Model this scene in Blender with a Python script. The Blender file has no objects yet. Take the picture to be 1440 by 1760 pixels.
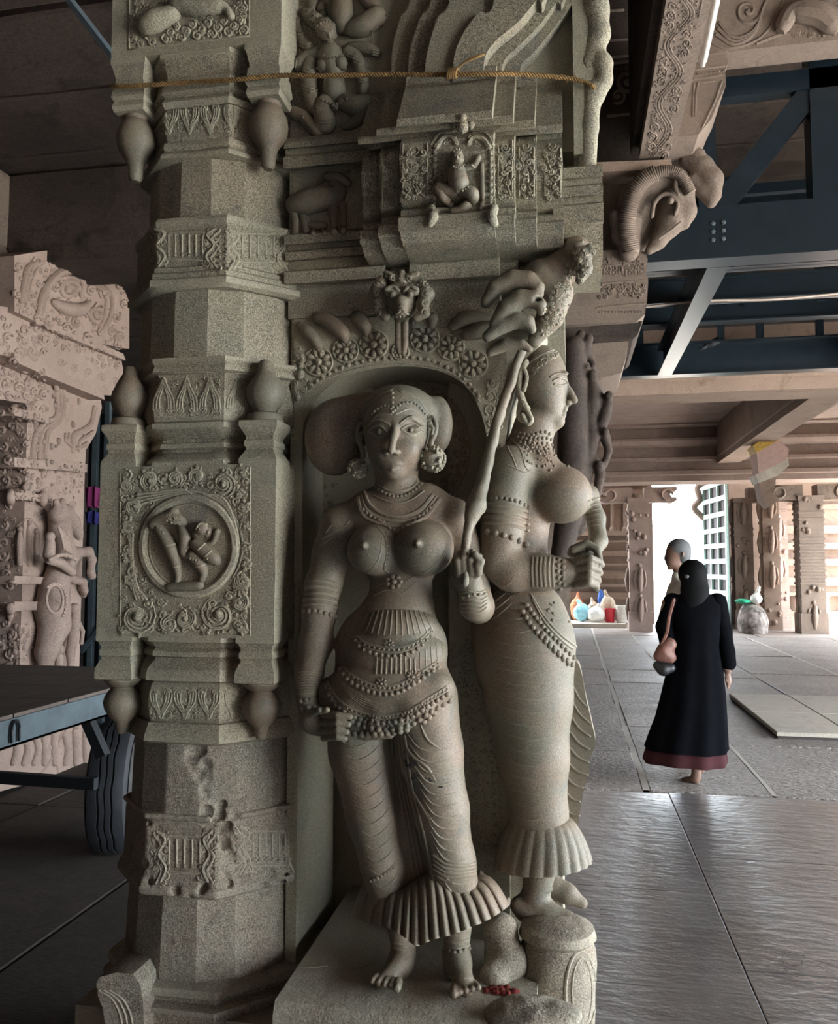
import bpy, math, random
import numpy as np
from mathutils import Vector, Matrix, noise
from mathutils.bvhtree import BVHTree

random.seed(7); np.random.seed(7)
scene = bpy.context.scene
COL = scene.collection
PI = math.pi

# ------------------------------------------------------------------ camera
FPX = 1400.0
CAM = np.array((0.0, 0.0, 1.5))
YAW, PITCH = math.radians(10.5), math.radians(3.76)
fwd = np.array((-math.sin(YAW) * math.cos(PITCH), math.cos(YAW) * math.cos(PITCH), math.sin(PITCH)))
rgt = np.array((math.cos(YAW), math.sin(YAW), 0.0))
upv = np.cross(rgt, fwd)
cam = bpy.data.cameras.new('camera'); camo = bpy.data.objects.new('camera', cam); COL.objects.link(camo)
camo.matrix_world = Matrix(((rgt[0], upv[0], -fwd[0], CAM[0]), (rgt[1], upv[1], -fwd[1], CAM[1]),
                            (rgt[2], upv[2], -fwd[2], CAM[2]), (0, 0, 0, 1)))
cam.sensor_fit = 'HORIZONTAL'; cam.sensor_width = 36.0; cam.lens = 36.0 * FPX / 1440.0
cam.clip_start = 0.02; cam.clip_end = 400
scene.camera = camo

# ------------------------------------------------------------------ daylight
world = bpy.data.worlds.new('daylight'); scene.world = world; world.use_nodes = True
wn = world.node_tree.nodes; wl = world.node_tree.links
wbg = wn['Background']; wbg.inputs[0].default_value = (0.83, 0.92, 1.0, 1); wbg.inputs[1].default_value = 17.0
sun = bpy.data.lights.new('sun', 'SUN'); sun.energy = 45.0; sun.angle = 0.01; sun.color = (1.0, 0.96, 0.9)
suno = bpy.data.objects.new('sun', sun); COL.objects.link(suno)
suno.rotation_euler = Vector((-0.45, 0.30, -0.85)).to_track_quat('-Z', 'Y').to_euler()

def portal(name, loc, aim, sx, sy):
    l = bpy.data.lights.new(name, 'AREA'); l.shape = 'RECTANGLE'; l.size = sx; l.size_y = sy
    l.cycles.is_portal = True
    o = bpy.data.objects.new(name, l); COL.objects.link(o); o.location = loc
    o.rotation_euler = Vector(aim).to_track_quat('-Z', 'Y').to_euler()
portal('court_opening', (6.9, 2.5, 1.6), (-1, 0, 0), 11.0, 3.2)
portal('gate_opening', (2.78, 22.3, 1.9), (0, -1, 0), 1.5, 3.8)
portal('far_court_opening', (6.9, 19.2, 1.6), (-1, 0, 0), 5.4, 3.2)
vs = scene.view_settings
vs.view_transform = 'Standard'; vs.look = 'None'; vs.gamma = 1.0; vs.exposure = 0.52
vs.use_curve_mapping = False

# ------------------------------------------------------------------ projection helpers (photo pixel -> point on a real plane)
def ray(x, y):
    x = np.asarray(x, float); y = np.asarray(y, float)
    return fwd + rgt * ((x - 720) / FPX)[..., None] + upv * ((880 - y) / FPX)[..., None]
def at(x, y, X=None, Y=None, Z=None):
    d = ray(x, y)
    if Y is not None: t = (Y - CAM[1]) / d[..., 1]
    elif X is not None: t = (X - CAM[0]) / d[..., 0]
    else: t = (Z - CAM[2]) / d[..., 2]
    return CAM + d * np.asarray(t)[..., None]
def mpp(p):                      # metres per photo pixel at a point
    return float(np.dot(np.asarray(p) - CAM, fwd)) / FPX

# ------------------------------------------------------------------ materials
MATS = {}
def nodes_of(name):
    m = bpy.data.materials.new(name); m.use_nodes = True
    nt = m.node_tree; b = nt.nodes['Principled BSDF']
    return m, nt, b
def nz(nt, vec, scale, detail=3.0, rough=0.55, dist=0.0):
    n = nt.nodes.new('ShaderNodeTexNoise'); n.inputs['Scale'].default_value = scale
    n.inputs['Detail'].default_value = detail; n.inputs['Roughness'].default_value = rough
    n.inputs['Distortion'].default_value = dist
    nt.links.new(vec, n.inputs['Vector']); return n.outputs['Fac']
def ramp(nt, fac, stops):
    r = nt.nodes.new('ShaderNodeValToRGB'); e = r.color_ramp.elements
    while len(e) < len(stops): e.new(0.5)
    for i, (p, c) in enumerate(stops):
        e[i].position = p; e[i].color = (*c, 1) if len(c) == 3 else c
    nt.links.new(fac, r.inputs[0]); return r.outputs[0]
def mixc(nt, fac, a, b, mode='MIX'):
    m = nt.nodes.new('ShaderNodeMix'); m.data_type = 'RGBA'; m.blend_type = mode
    for s, v in ((m.inputs[0], fac), (m.inputs[6], a), (m.inputs[7], b)):
        if isinstance(v, (int, float)): s.default_value = v
        elif isinstance(v, tuple): s.default_value = (*v, 1)
        else: nt.links.new(v, s)
    return m.outputs[2]
def bump(nt, b, height, strength, dist, prev=None):
    n = nt.nodes.new('ShaderNodeBump'); n.inputs['Strength'].default_value = strength
    n.inputs['Distance'].default_value = dist; nt.links.new(height, n.inputs['Height'])
    if prev is not None: nt.links.new(prev, n.inputs['Normal'])
    nt.links.new(n.outputs[0], b.inputs['Normal']); return n.outputs[0]
def pos(nt, scale=None, local=False):
    if local: o = nt.nodes.new('ShaderNodeTexCoord').outputs['Object']
    else: o = nt.nodes.new('ShaderNodeNewGeometry').outputs['Position']
    if scale:
        m = nt.nodes.new('ShaderNodeMapping'); m.inputs['Scale'].default_value = scale
        nt.links.new(o, m.inputs['Vector']); o = m.outputs[0]
    return o
def stone(name, a, b_, c, grain=0.35, gscale=260, patch=3.0, bumps=0.5, rough=0.85, edge=0.25, spec=0.3, stain=None):
    """carved granite: two body tones in patches, a third tone in stains, salt and pepper grain, worn edges"""
    m, nt, b = nodes_of(name); p = pos(nt)
    n1 = nz(nt, p, patch, 4, 0.6, 0.3)
    col = mixc(nt, ramp(nt, n1, [(0.38, (0, 0, 0)), (0.62, (1, 1, 1))]), a, b_)
    n2 = nz(nt, p, patch * 2.3 + 1.7, 4, 0.65, 0.6)
    col = mixc(nt, ramp(nt, n2, [(0.54, (0, 0, 0)), (0.74, (1, 1, 1))]), col, c)
    g = nz(nt, p, gscale, 2, 0.7)
    lo, hi = 1.0 - grain, 1.0 + grain * 1.15
    col = mixc(nt, 1.0, col, ramp(nt, g, [(0.34, (lo,) * 3), (0.5, (0.98,) * 3), (0.68, (hi,) * 3)]), 'MULTIPLY')
    if edge:
        geo = nt.nodes.new('ShaderNodeNewGeometry')
        pt = ramp(nt, geo.outputs['Pointiness'], [(0.50, (0, 0, 0)), (0.60, (edge,) * 3)])
        col = mixc(nt, pt, col, tuple(min(1, v * 2.0) for v in a))
    if stain:
        s = nz(nt, p, 0.9, 3, 0.5, 0.4)
        col = mixc(nt, ramp(nt, s, [(0.50, (0, 0, 0)), (0.64, (0.8,) * 3)]), col, stain)
    nt.links.new(col, b.inputs['Base Color'])
    b.inputs['Roughness'].default_value = rough; b.inputs['Specular IOR Level'].default_value = spec
    if bumps:
        k = bump(nt, b, nz(nt, p, gscale * 0.55, 3, 0.65), bumps, 0.0022)
        bump(nt, b, nz(nt, p, 26, 4, 0.6), bumps * 0.8, 0.006, k)
    MATS[name] = m; return m
def plain(name, col, rough=0.6, metal=0.0, var=0.12, vscale=20, bumps=0.0, bscale=80, spec=0.5, bdist=0.002, stretch=None):
    m, nt, b = nodes_of(name); p = pos(nt, stretch)
    n = nz(nt, p, vscale, 4, 0.6)
    c = mixc(nt, 1.0, (*col,), ramp(nt, n, [(0.3, (1 - var,) * 3), (0.7, (1 + var,) * 3)]), 'MULTIPLY')
    nt.links.new(c, b.inputs['Base Color']); b.inputs['Roughness'].default_value = rough
    b.inputs['Metallic'].default_value = metal; b.inputs['Specular IOR Level'].default_value = spec
    if bumps: bump(nt, b, nz(nt, p, bscale, 3, 0.6), bumps, bdist)
    MATS[name] = m; return m

stone('granite', (0.220, 0.206, 0.152), (0.265, 0.222, 0.158), (0.150, 0.146, 0.126), grain=0.62, gscale=300, bumps=0.75, edge=0.35)
stone('granite_smooth', (0.135, 0.122, 0.086), (0.185, 0.132, 0.092), (0.092, 0.096, 0.077), grain=0.38, gscale=340, bumps=0.38, rough=0.6, edge=0.30, spec=0.45, patch=4.5)
stone('granite_halo', (0.190, 0.170, 0.130), (0.20, 0.135, 0.095), (0.17, 0.125, 0.105), grain=0.4, gscale=330, bumps=0.5, edge=0.35, patch=5)
stone('granite_old', (0.225, 0.205, 0.160), (0.245, 0.200, 0.150), (0.145, 0.115, 0.090), grain=0.55, gscale=280, bumps=1.0, edge=0.4, patch=6)
stone('stone_pink', (0.26, 0.190, 0.158), (0.31, 0.23, 0.195), (0.19, 0.14, 0.115), grain=0.15, gscale=90, bumps=0.8, edge=0.15, patch=2.0)
stone('stone_rose', (0.270, 0.198, 0.163), (0.32, 0.240, 0.200), (0.19, 0.135, 0.108), grain=0.2, gscale=90, bumps=0.8, edge=0.3, patch=2.5)
stone('stone_brown', (0.145, 0.112, 0.090), (0.18, 0.135, 0.105), (0.10, 0.076, 0.062), grain=0.2, gscale=90, bumps=0.9, edge=0.25, patch=2.0)
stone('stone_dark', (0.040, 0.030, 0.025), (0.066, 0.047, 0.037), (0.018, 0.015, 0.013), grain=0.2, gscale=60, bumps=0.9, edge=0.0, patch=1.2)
stone('stone_tan', (0.29, 0.205, 0.158), (0.34, 0.245, 0.19), (0.21, 0.14, 0.105), grain=0.1, gscale=60, bumps=0.5, edge=0.0, patch=1.0)
plain('cornice_under', (0.085, 0.078, 0.078), 0.9, bumps=0.8, bscale=120, vscale=8, var=0.3)
stone('limestone', (0.40, 0.36, 0.30), (0.46, 0.40, 0.33), (0.33, 0.28, 0.23), grain=0.1, gscale=60, bumps=0.6, edge=0.0, patch=1.0)
def slab_mat(name, a, b_, rough, bstr, bscale, spec=0.5, ripple=(3, 16, 1), dist=0.006, ior=1.5, mott=0.2):
    m, nt, b = nodes_of(name); p = pos(nt)
    n = nz(nt, p, 1.4, 5, 0.6, 0.4)
    col = mixc(nt, ramp(nt, n, [(0.35, (0, 0, 0)), (0.65, (1, 1, 1))]), a, b_)
    g = nz(nt, p, 120, 3, 0.7)
    col = mixc(nt, 1.0, col, ramp(nt, g, [(0.3, (1 - mott,) * 3), (0.7, (1 + mott,) * 3)]), 'MULTIPLY')
    g2 = nz(nt, pos(nt, (1, 1, 1)), 22, 5, 0.75)
    col = mixc(nt, 1.0, col, ramp(nt, g2, [(0.35, (1 - mott,) * 3), (0.65, (1 + mott,) * 3)]), 'MULTIPLY')
    nt.links.new(col, b.inputs['Base Color']); b.inputs['IOR'].default_value = ior
    rr = ramp(nt, nz(nt, p, 2.2, 4, 0.6), [(0.3, (rough * 0.85,) * 3), (0.7, (min(1, rough * 1.25),) * 3)])
    nt.links.new(rr, b.inputs['Roughness']); b.inputs['Specular IOR Level'].default_value = spec
    q = pos(nt, ripple)
    k = bump(nt, b, nz(nt, q, bscale, 4, 0.6), bstr, dist)
    bump(nt, b, nz(nt, p, 150, 2, 0.6), bstr * 0.5, 0.0015, k)
    MATS[name] = m
slab_mat('floor_worn', (0.060, 0.056, 0.056), (0.095, 0.089, 0.088), 0.34, 1.0, 5.0, spec=1.0, ior=2.9, ripple=(1.5, 3.4, 1), dist=0.0085)
slab_mat('floor_rough', (0.20, 0.172, 0.155), (0.26, 0.225, 0.20), 0.55, 1.0, 5.0, spec=0.6, ripple=(5, 9, 1), dist=0.03, mott=0.38)
slab_mat('floor_far', (0.24, 0.20, 0.175), (0.29, 0.245, 0.215), 0.5, 0.5, 6.0, spec=0.5)
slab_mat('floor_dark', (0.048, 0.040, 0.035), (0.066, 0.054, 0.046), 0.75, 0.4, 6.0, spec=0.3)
plain('joint', (0.06, 0.05, 0.045), 0.95)
plain('joint_lime', (0.42, 0.38, 0.34), 0.9, bumps=0.5)
plain('steel_blue', (0.010, 0.018, 0.025), 0.30, 0.15, 0.25, 6, spec=0.6)
plain('steel_trolley', (0.070, 0.095, 0.108), 0.5, 0.1, 0.25, 9)
plain('steel_dark', (0.012, 0.015, 0.018), 0.5, 0.1)
plain('bolt', (0.10, 0.13, 0.15), 0.4, 0.4)
plain('lamp_tube', (0.68, 0.66, 0.63), 0.4, var=0.2, vscale=9)
plain('wire', (0.45, 0.36, 0.30), 0.6)
plain('conduit', (0.60, 0.50, 0.43), 0.6)
plain('board', (0.085, 0.066, 0.054), 0.75, bumps=0.6, bscale=6, vscale=4, var=0.35, stretch=(12, 1, 12))
plain('rubber', (0.018, 0.019, 0.022), 0.6, var=0.2, bumps=0.3)
plain('rubber_side', (0.05, 0.047, 0.045), 0.75, var=0.3, vscale=12)
plain('rope', (0.20, 0.115, 0.04), 0.95, var=0.35, vscale=60)
plain('cloth_black', (0.0035, 0.0038, 0.005), 1.0, var=0.2, bumps=0.5, bscale=20, spec=0.03)
plain('cloth_maroon', (0.040, 0.010, 0.012), 0.9, var=0.2, bumps=0.4, bscale=30, spec=0.2)
plain('skin', (0.20, 0.115, 0.08), 0.55, var=0.1)
plain('hair', (0.003, 0.003, 0.0033), 0.7, var=0.2, bumps=0.6, bscale=40, spec=0.1, stretch=(8, 8, 1))
plain('hair_grey', (0.10, 0.10, 0.10), 0.7, var=0.3, vscale=60)
plain('shirt', (0.62, 0.60, 0.52), 0.85)
plain('hair_clip', (0.05, 0.045, 0.045), 0.6)
plain('bag_leather', (0.16, 0.070, 0.05), 0.6, var=0.35, vscale=30, bumps=0.4)
plain('bag_black', (0.012, 0.012, 0.013), 0.45)
plain('vermilion', (0.16, 0.016, 0.010), 0.95, bumps=0.8, bscale=150)
plain('lichen', (0.012, 0.012, 0.013), 0.95, bumps=0.6)
plain('plastic_cyan', (0.32, 0.66, 0.78), 0.5, var=0.2, vscale=12)
plain('plastic_white', (0.72, 0.71, 0.66), 0.55, var=0.15)
plain('plastic_red', (0.55, 0.022, 0.04), 0.4)
plain('plastic_blue', (0.05, 0.14, 0.48), 0.5)
plain('cloth_orange', (0.62, 0.22, 0.10), 0.8)
plain('cloth_beige', (0.55, 0.44, 0.33), 0.9, bumps=0.3)
plain('cloth_green', (0.01, 0.30, 0.16), 0.7)
plain('cloth_magenta', (0.22, 0.015, 0.11), 0.75, bumps=0.6, bscale=30)
plain('cloth_navy', (0.02, 0.02, 0.14), 0.85)
plain('cloth_patch', (0.20, 0.17, 0.15), 0.9, var=0.8, vscale=7)
plain('gate_paint', (0.42, 0.62, 0.56), 0.5)
plain('gate_dark', (0.08, 0.07, 0.075), 0.8)
plain('yellow_paint', (0.55, 0.34, 0.06), 0.7, var=0.3)
plain('pink_wash', (0.58, 0.40, 0.34), 0.85)
plain('lime_wash', (0.62, 0.56, 0.47), 0.9, var=0.2, vscale=6)
plain('bird', (0.010, 0.011, 0.014), 0.7)
plain('earth', (0.42, 0.40, 0.37), 0.95)
plain('twig', (0.25, 0.2, 0.14), 0.9)

# ------------------------------------------------------------------ object helpers
def thing(name, label, cat, loc=(0, 0, 0), group=None, kind=None):
    o = bpy.data.objects.new(name, None); COL.objects.link(o); o.location = loc; o.empty_display_size = 0.1
    tag(o, label, cat, group, kind); return o
def tag(o, label=None, cat=None, group=None, kind=None):
    if label: o['label'] = label
    if cat: o['category'] = cat
    if group: o['group'] = group
    if kind: o['kind'] = kind
    return o
def world_loc(o):
    v = Vector(o.location)
    return v + world_loc(o.parent) if o.parent is not None and 'rel' in o else v
class MB:
    def __init__(s): s.v = []; s.f = []; s.n = 0
    def add(s, verts, faces):
        verts = np.asarray(verts, float).reshape(-1, 3); b = s.n
        s.v.append(verts); s.f.extend([tuple(i + b for i in f) for f in faces]); s.n += len(verts); return s
    def verts(s): return np.concatenate(s.v) if s.v else np.zeros((0, 3))
    def bvh(s): return BVHTree.FromPolygons([tuple(p) for p in s.verts()], s.f)
    def build(s, name, mat, parent=None, smooth=35, wob=0.0, wsc=12.0, label=None):
        V = s.verts()
        if wob:
            V = V.copy()
            for i, p in enumerate(V):
                V[i] += np.array(noise.noise_vector(Vector(p) * wsc)) * wob
                V[i] += np.array(noise.noise_vector(Vector(p) * wsc * 4.1)) * wob * 0.45
        base = np.zeros(3)
        if parent is not None: base = np.array(parent.location if parent.parent is None else abs_loc(parent))
        me = bpy.data.meshes.new(name); me.from_pydata([tuple(p) for p in (V - base)], [], s.f)
        me.materials.append(MATS[mat]); me.validate(); me.update()
        if smooth is not None:
            me.polygons.foreach_set('use_smooth', [True] * len(me.polygons))
            if smooth < 180: me.set_sharp_from_angle(angle=math.radians(smooth))
        o = bpy.data.objects.new(name, me); COL.objects.link(o)
        if parent is not None: o.parent = parent
        if label: o['label'] = label
        return o
    # ---- shapes
    def box(s, lo, hi):
        (a, b, c), (d, e, f) = lo, hi
        return s.add([(a, b, c), (d, b, c), (d, e, c), (a, e, c), (a, b, f), (d, b, f), (d, e, f), (a, e, f)],
                     [(0, 3, 2, 1), (4, 5, 6, 7), (0, 1, 5, 4), (1, 2, 6, 5), (2, 3, 7, 6), (3, 0, 4, 7)])
    def hexa(s, P):     # 8 points: bottom four then top four, counter-clockwise
        return s.add(P, [(0, 3, 2, 1), (4, 5, 6, 7), (0, 1, 5, 4), (1, 2, 6, 5), (2, 3, 7, 6), (3, 0, 4, 7)])
    def bar(s, a, b, w, h, up=(0, 0, 1)):
        a = np.asarray(a, float); b = np.asarray(b, float); t = b - a; t /= np.linalg.norm(t)
        sd = np.cross(t, up); sd /= np.linalg.norm(sd) + 1e-9; u = np.cross(sd, t)
        q = [(-1, -1), (1, -1), (1, 1), (-1, 1)]
        P = [a + sd * i * w / 2 + u * j * h / 2 for i, j in q] + [b + sd * i * w / 2 + u * j * h / 2 for i, j in q]
        return s.add(P, [(0, 1, 2, 3), (7, 6, 5, 4), (0, 4, 5, 1), (1, 5, 6, 2), (2, 6, 7, 3), (3, 7, 4, 0)])
    def prism(s, poly, a, b):            # poly: list of 3D points, extruded by vector b after shift a
        poly = np.asarray(poly, float); n = len(poly); a = np.asarray(a); b = np.asarray(b)
        s.add(np.concatenate([poly + a, poly + b]),
              [tuple(range(n))[::-1], tuple(range(n, 2 * n))] + [(i, (i + 1) % n, n + (i + 1) % n, n + i) for i in range(n)]); return s
    def loft(s, rings, close=True):      # list of equal-length rings, capped
        n = len(rings[0]); F = []
        for k in range(len(rings) - 1):
            for i in range(n): F.append((k * n + i, k * n + (i + 1) % n, (k + 1) * n + (i + 1) % n, (k + 1) * n + i))
        if close: F += [tuple(range(n))[::-1], tuple(range((len(rings) - 1) * n, len(rings) * n))]
        return s.add(np.concatenate([np.asarray(r, float) for r in rings]), F)
    def lathe(s, c, prof, n=20, sx=1.0, sy=1.0, axis=None):
        rings = []
        for z, r in prof:
            r = max(r, 1e-4)
            rings.append([(c[0] + math.cos(2 * PI * i / n) * r * sx, c[1] + math.sin(2 * PI * i / n) * r * sy, c[2] + z) for i in range(n)])
        return s.loft(rings)
    def tube(s, pts, r, n=7, r_end=0.35):
        P = np.asarray(pts, float); m = len(P)
        if m < 2: return s
        R = np.full(m, r, float) if np.isscalar(r) else np.asarray(r, float)
        T = np.gradient(P, axis=0); T /= np.linalg.norm(T, axis=1)[:, None] + 1e-12
        ref = np.array((0.13, 0.21, 1.0)) if abs(T[0, 2]) < 0.8 else np.array((0.2, 1.0, 0.1))
        rings = []; u = np.cross(T[0], ref); u /= np.linalg.norm(u)
        ext0, ext1 = P[0] - T[0] * R[0] * 0.7, P[-1] + T[-1] * R[-1] * 0.7
        for k in range(m):
            u = u - T[k] * np.dot(u, T[k]); u /= np.linalg.norm(u) + 1e-12; w = np.cross(T[k], u)
            ring = [P[k] + (u * math.cos(2 * PI * i / n) + w * math.sin(2 * PI * i / n)) * R[k] for i in range(n)]
            if k == 0: rings.append([ext0 + (np.asarray(q) - P[0]) * r_end for q in ring])
            rings.append(ring)
            if k == m - 1: rings.append([ext1 + (np.asarray(q) - P[-1]) * r_end for q in ring])
        return s.loft(rings)
    def ball(s, c, r, n=8, m=5, rot=None):
        r = np.array((r, r, r)) if np.isscalar(r) else np.asarray(r); V = [(0, 0, -1)]
        for j in range(1, m):
            a = -PI / 2 + PI * j / m
            V += [(math.cos(2 * PI * i / n) * math.cos(a), math.sin(2 * PI * i / n) * math.cos(a), math.sin(a)) for i in range(n)]
        V.append((0, 0, 1)); V = np.array(V) * r
        if rot is not None: V = V @ np.asarray(rot).T
        F = [(0, 1 + (i + 1) % n, 1 + i) for i in range(n)]
        for j in range(m - 2):
            for i in range(n):
                a, b = 1 + j * n + i, 1 + j * n + (i + 1) % n; F.append((a, b, b + n, a + n))
        L = 1 + (m - 1) * n; F += [(L, 1 + (m - 2) * n + i, 1 + (m - 2) * n + (i + 1) % n) for i in range(n)]
        return s.add(V + np.asarray(c), F)
def abs_loc(o):
    v = Vector(o.location)
    while o.parent is not None: o = o.parent; v = v + o.location
    return v

def smoothline(pts, n=6):
    P = np.asarray(pts, float)
    if len(P) < 3: 
        t = np.linspace(0, 1, n + 1)[:, None]; return P[0] * (1 - t) + P[-1] * t
    Q = np.vstack([2 * P[0] - P[1], P, 2 * P[-1] - P[-2]]); out = []
    for i in range(1, len(Q) - 2):
        a, b, c, d = Q[i - 1], Q[i], Q[i + 1], Q[i + 2]
        for t in np.linspace(0, 1, n, endpoint=False):
            out.append(0.5 * ((2 * b) + (c - a) * t + (2 * a - 5 * b + 4 * c - d) * t * t + (3 * b - a - 3 * c + d) * t ** 3))
    out.append(P[-1]); return np.array(out)
def spiral(cx, cy, r0, turns, a0=0.0, sgn=1, r1=0.12, n=None, sx=1.0, sy=1.0):
    n = n or int(10 * turns) + 6; t = np.linspace(0, 1, n)
    a = a0 + sgn * turns * 2 * PI * t; r = r0 * (1 - (1 - r1) * t)
    return np.stack([cx + np.cos(a) * r * sx, cy + np.sin(a) * r * sy], 1)
def arc(cx, cy, rx, ry, a0, a1, n=16):
    a = np.radians(np.linspace(a0, a1, n)); return np.stack([cx + np.cos(a) * rx, cy + np.sin(a) * ry], 1)

class Carver:
    """raised carving that lies on an existing surface: each trace is dropped onto the real surface and modelled there in relief"""
    def __init__(s, bvh, sink=0.25): s.b = bvh; s.m = MB(); s.sink = sink
    def hit(s, x, y):
        d = ray(x, y); h = s.b.ray_cast(Vector(CAM), Vector(d))
        return None if h[0] is None else (np.array(h[0]), np.array(h[1]))
    def line(s, pts, r, n=6, sm=4, lift=0.0, taper=False, maxjump=0.06):
        P = smoothline(pts, sm) if sm else np.asarray(pts, float)
        run = []; runs = []
        for x, y in P:
            h = s.hit(x, y)
            if h is None or (run and np.linalg.norm(h[0] - run[-1]) > maxjump):
                if len(run) > 1: runs.append(run)
                run = []
                if h is None: continue
            run.append(h[0])
        if len(run) > 1: runs.append(run)
        for q in runs:
            q = np.array(q); rm = r * mpp(q[0])
            d = (CAM - q); d /= np.linalg.norm(d, axis=1)[:, None]
            q = q + d * rm * (lift - s.sink)
            R = np.full(len(q), rm)
            if taper: R = rm * np.clip(np.sin(np.linspace(0.12, PI - 0.12, len(q))) * 1.2, 0.3, 1)
            elif len(q) > 4: R = rm * np.minimum(1, np.linspace(1, 1, len(q)))
            s.m.tube(q, R, n)
        return s
    def dot(s, x, y, r, ry=None, lift=0.0, flat=0.8, ang=0.0, n=8, m=5):
        h = s.hit(x, y)
        if h is None: return s
        k = mpp(h[0]); ry = ry or r
        d = CAM - h[0]; d /= np.linalg.norm(d)
        c, sn = math.cos(ang), math.sin(ang)
        ax = rgt * c - upv * sn; ay = rgt * sn + upv * c
        rot = np.stack([ax, ay, fwd], 1)
        s.m.ball(h[0] + d * k * min(r, ry) * (lift - 0.1), (r * k, ry * k, min(r, ry) * k * flat), n, m, rot); return s
    def dots(s, pts, r, step=None, **kw):
        P = np.asarray(pts, float)
        if step:
            P = smoothline(P, 12) if len(P) > 2 else smoothline(P, 30)
            L = np.concatenate([[0], np.cumsum(np.linalg.norm(np.diff(P, axis=0), axis=1))])
            n = max(2, int(L[-1] / step) + 1); t = np.linspace(0, L[-1], n)
            P = np.stack([np.interp(t, L, P[:, 0]), np.interp(t, L, P[:, 1])], 1)
        for x, y in P: s.dot(x, y, r, **kw)
        return s
    def limb(s, nodes, lift=0.35, n=10, maxjump=0.2, d0=None):
        """tapered rounded limb through (x, y, radius) nodes"""
        N = smoothline(np.asarray(nodes, float), 5); q = []; R = []
        for x, y, r in N:
            if d0 is not None: h = (at(x, y, Y=d0),)
            else: h = s.hit(x, y)
            if h is None: continue
            k = mpp(h[0]); d = CAM - h[0]; d /= np.linalg.norm(d)
            q.append(h[0] + d * k * r * lift); R.append(r * k)
        if len(q) > 1: s.m.tube(np.array(q), np.array(R), n, r_end=0.55)
        return s
    def scroll(s, cx, cy, r, turns=1.6, a0=0.0, sgn=1, w=2.0, eye=True, **kw):
        s.line(spiral(cx, cy, r, turns, a0, sgn), w, sm=0, **kw)
        if eye: s.dot(cx, cy, w * 1.3)
        return s
    def flower(s, cx, cy, r, n=8, w=None, sq=1.0):
        for i in range(n):
            a = 2 * PI * i / n + 0.2
            s.dot(cx + math.cos(a) * r * 0.62, cy + math.sin(a) * r * 0.62 * sq, r * 0.34, r * 0.21, ang=a, flat=0.9, lift=.35)
        s.dot(cx, cy, r * 0.27, r * 0.27 * sq, lift=0.8); return s
    def pack(s, inside, box, rmin, rmax, n=500, seed=0, w=.24, lift=.25, turns=1.15):
        rr = random.Random(seed); C = []; x0, y0, x1, y1 = box
        for k in range(n):
            x, y = rr.uniform(x0, x1), rr.uniform(y0, y1); r = rmin + (rmax - rmin) * max(0.0, 1 - 1.5 * k / n) * rr.uniform(.7, 1)
            if not inside(x, y): continue
            if any((x - a) ** 2 + (y - b) ** 2 < (.92 * (r + q)) ** 2 for a, b, q in C): continue
            C.append((x, y, r)); a0 = rr.uniform(0, 6.28); sg = rr.choice((-1, 1))
            if r > 3.4:
                s.line(spiral(x, y, r * .86, turns, a0, sg, .22, n=9), r * w, sm=0, lift=lift, n=5); s.dot(x, y, r * .30, lift=.4, n=6, m=4)
                s.dot(x + math.cos(a0 - sg * .5) * r, y + math.sin(a0 - sg * .5) * r, r * .34, r * .26, lift=.3, n=6, m=4)
            else: s.dot(x, y, r * .9, lift=.3, n=6, m=4)
        return s
    def build(s, name, mat, parent, gap=0.02, stuff=False, **kw):
        if s.m.n == 0: return None
        if stuff:
            o = s.m.build(name, mat, parent, **kw); o['kind'] = 'stuff'; return o
        V = s.m.v; n = len(V); lo = np.array([v.min(0) for v in V]); hi = np.array([v.max(0) for v in V])
        par = list(range(n))
        def root(i):
            while par[i] != i: par[i] = par[par[i]]; i = par[i]
            return i
        for i in range(n):
            near = np.where(((lo[i] - gap) <= hi).all(1) & ((hi[i] + gap) >= lo).all(1))[0]
            for j in near:
                a, b = root(i), root(int(j))
                if a != b: par[b] = a
        starts = np.cumsum([0] + [len(v) for v in V]); own = np.zeros(s.m.n, int)
        for i in range(n): own[starts[i]:starts[i + 1]] = root(i)
        out = []
        for r in sorted(set(root(i) for i in range(n))):
            idx = np.where(own == r)[0]; mp = np.full(s.m.n, -1); mp[idx] = np.arange(len(idx))
            q = MB(); q.add(s.m.verts()[idx], [tuple(int(mp[k]) for k in f) for f in s.m.f if own[f[0]] == r]); out.append(q.build(name, mat, parent, **kw))
        return out[0]

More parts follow.
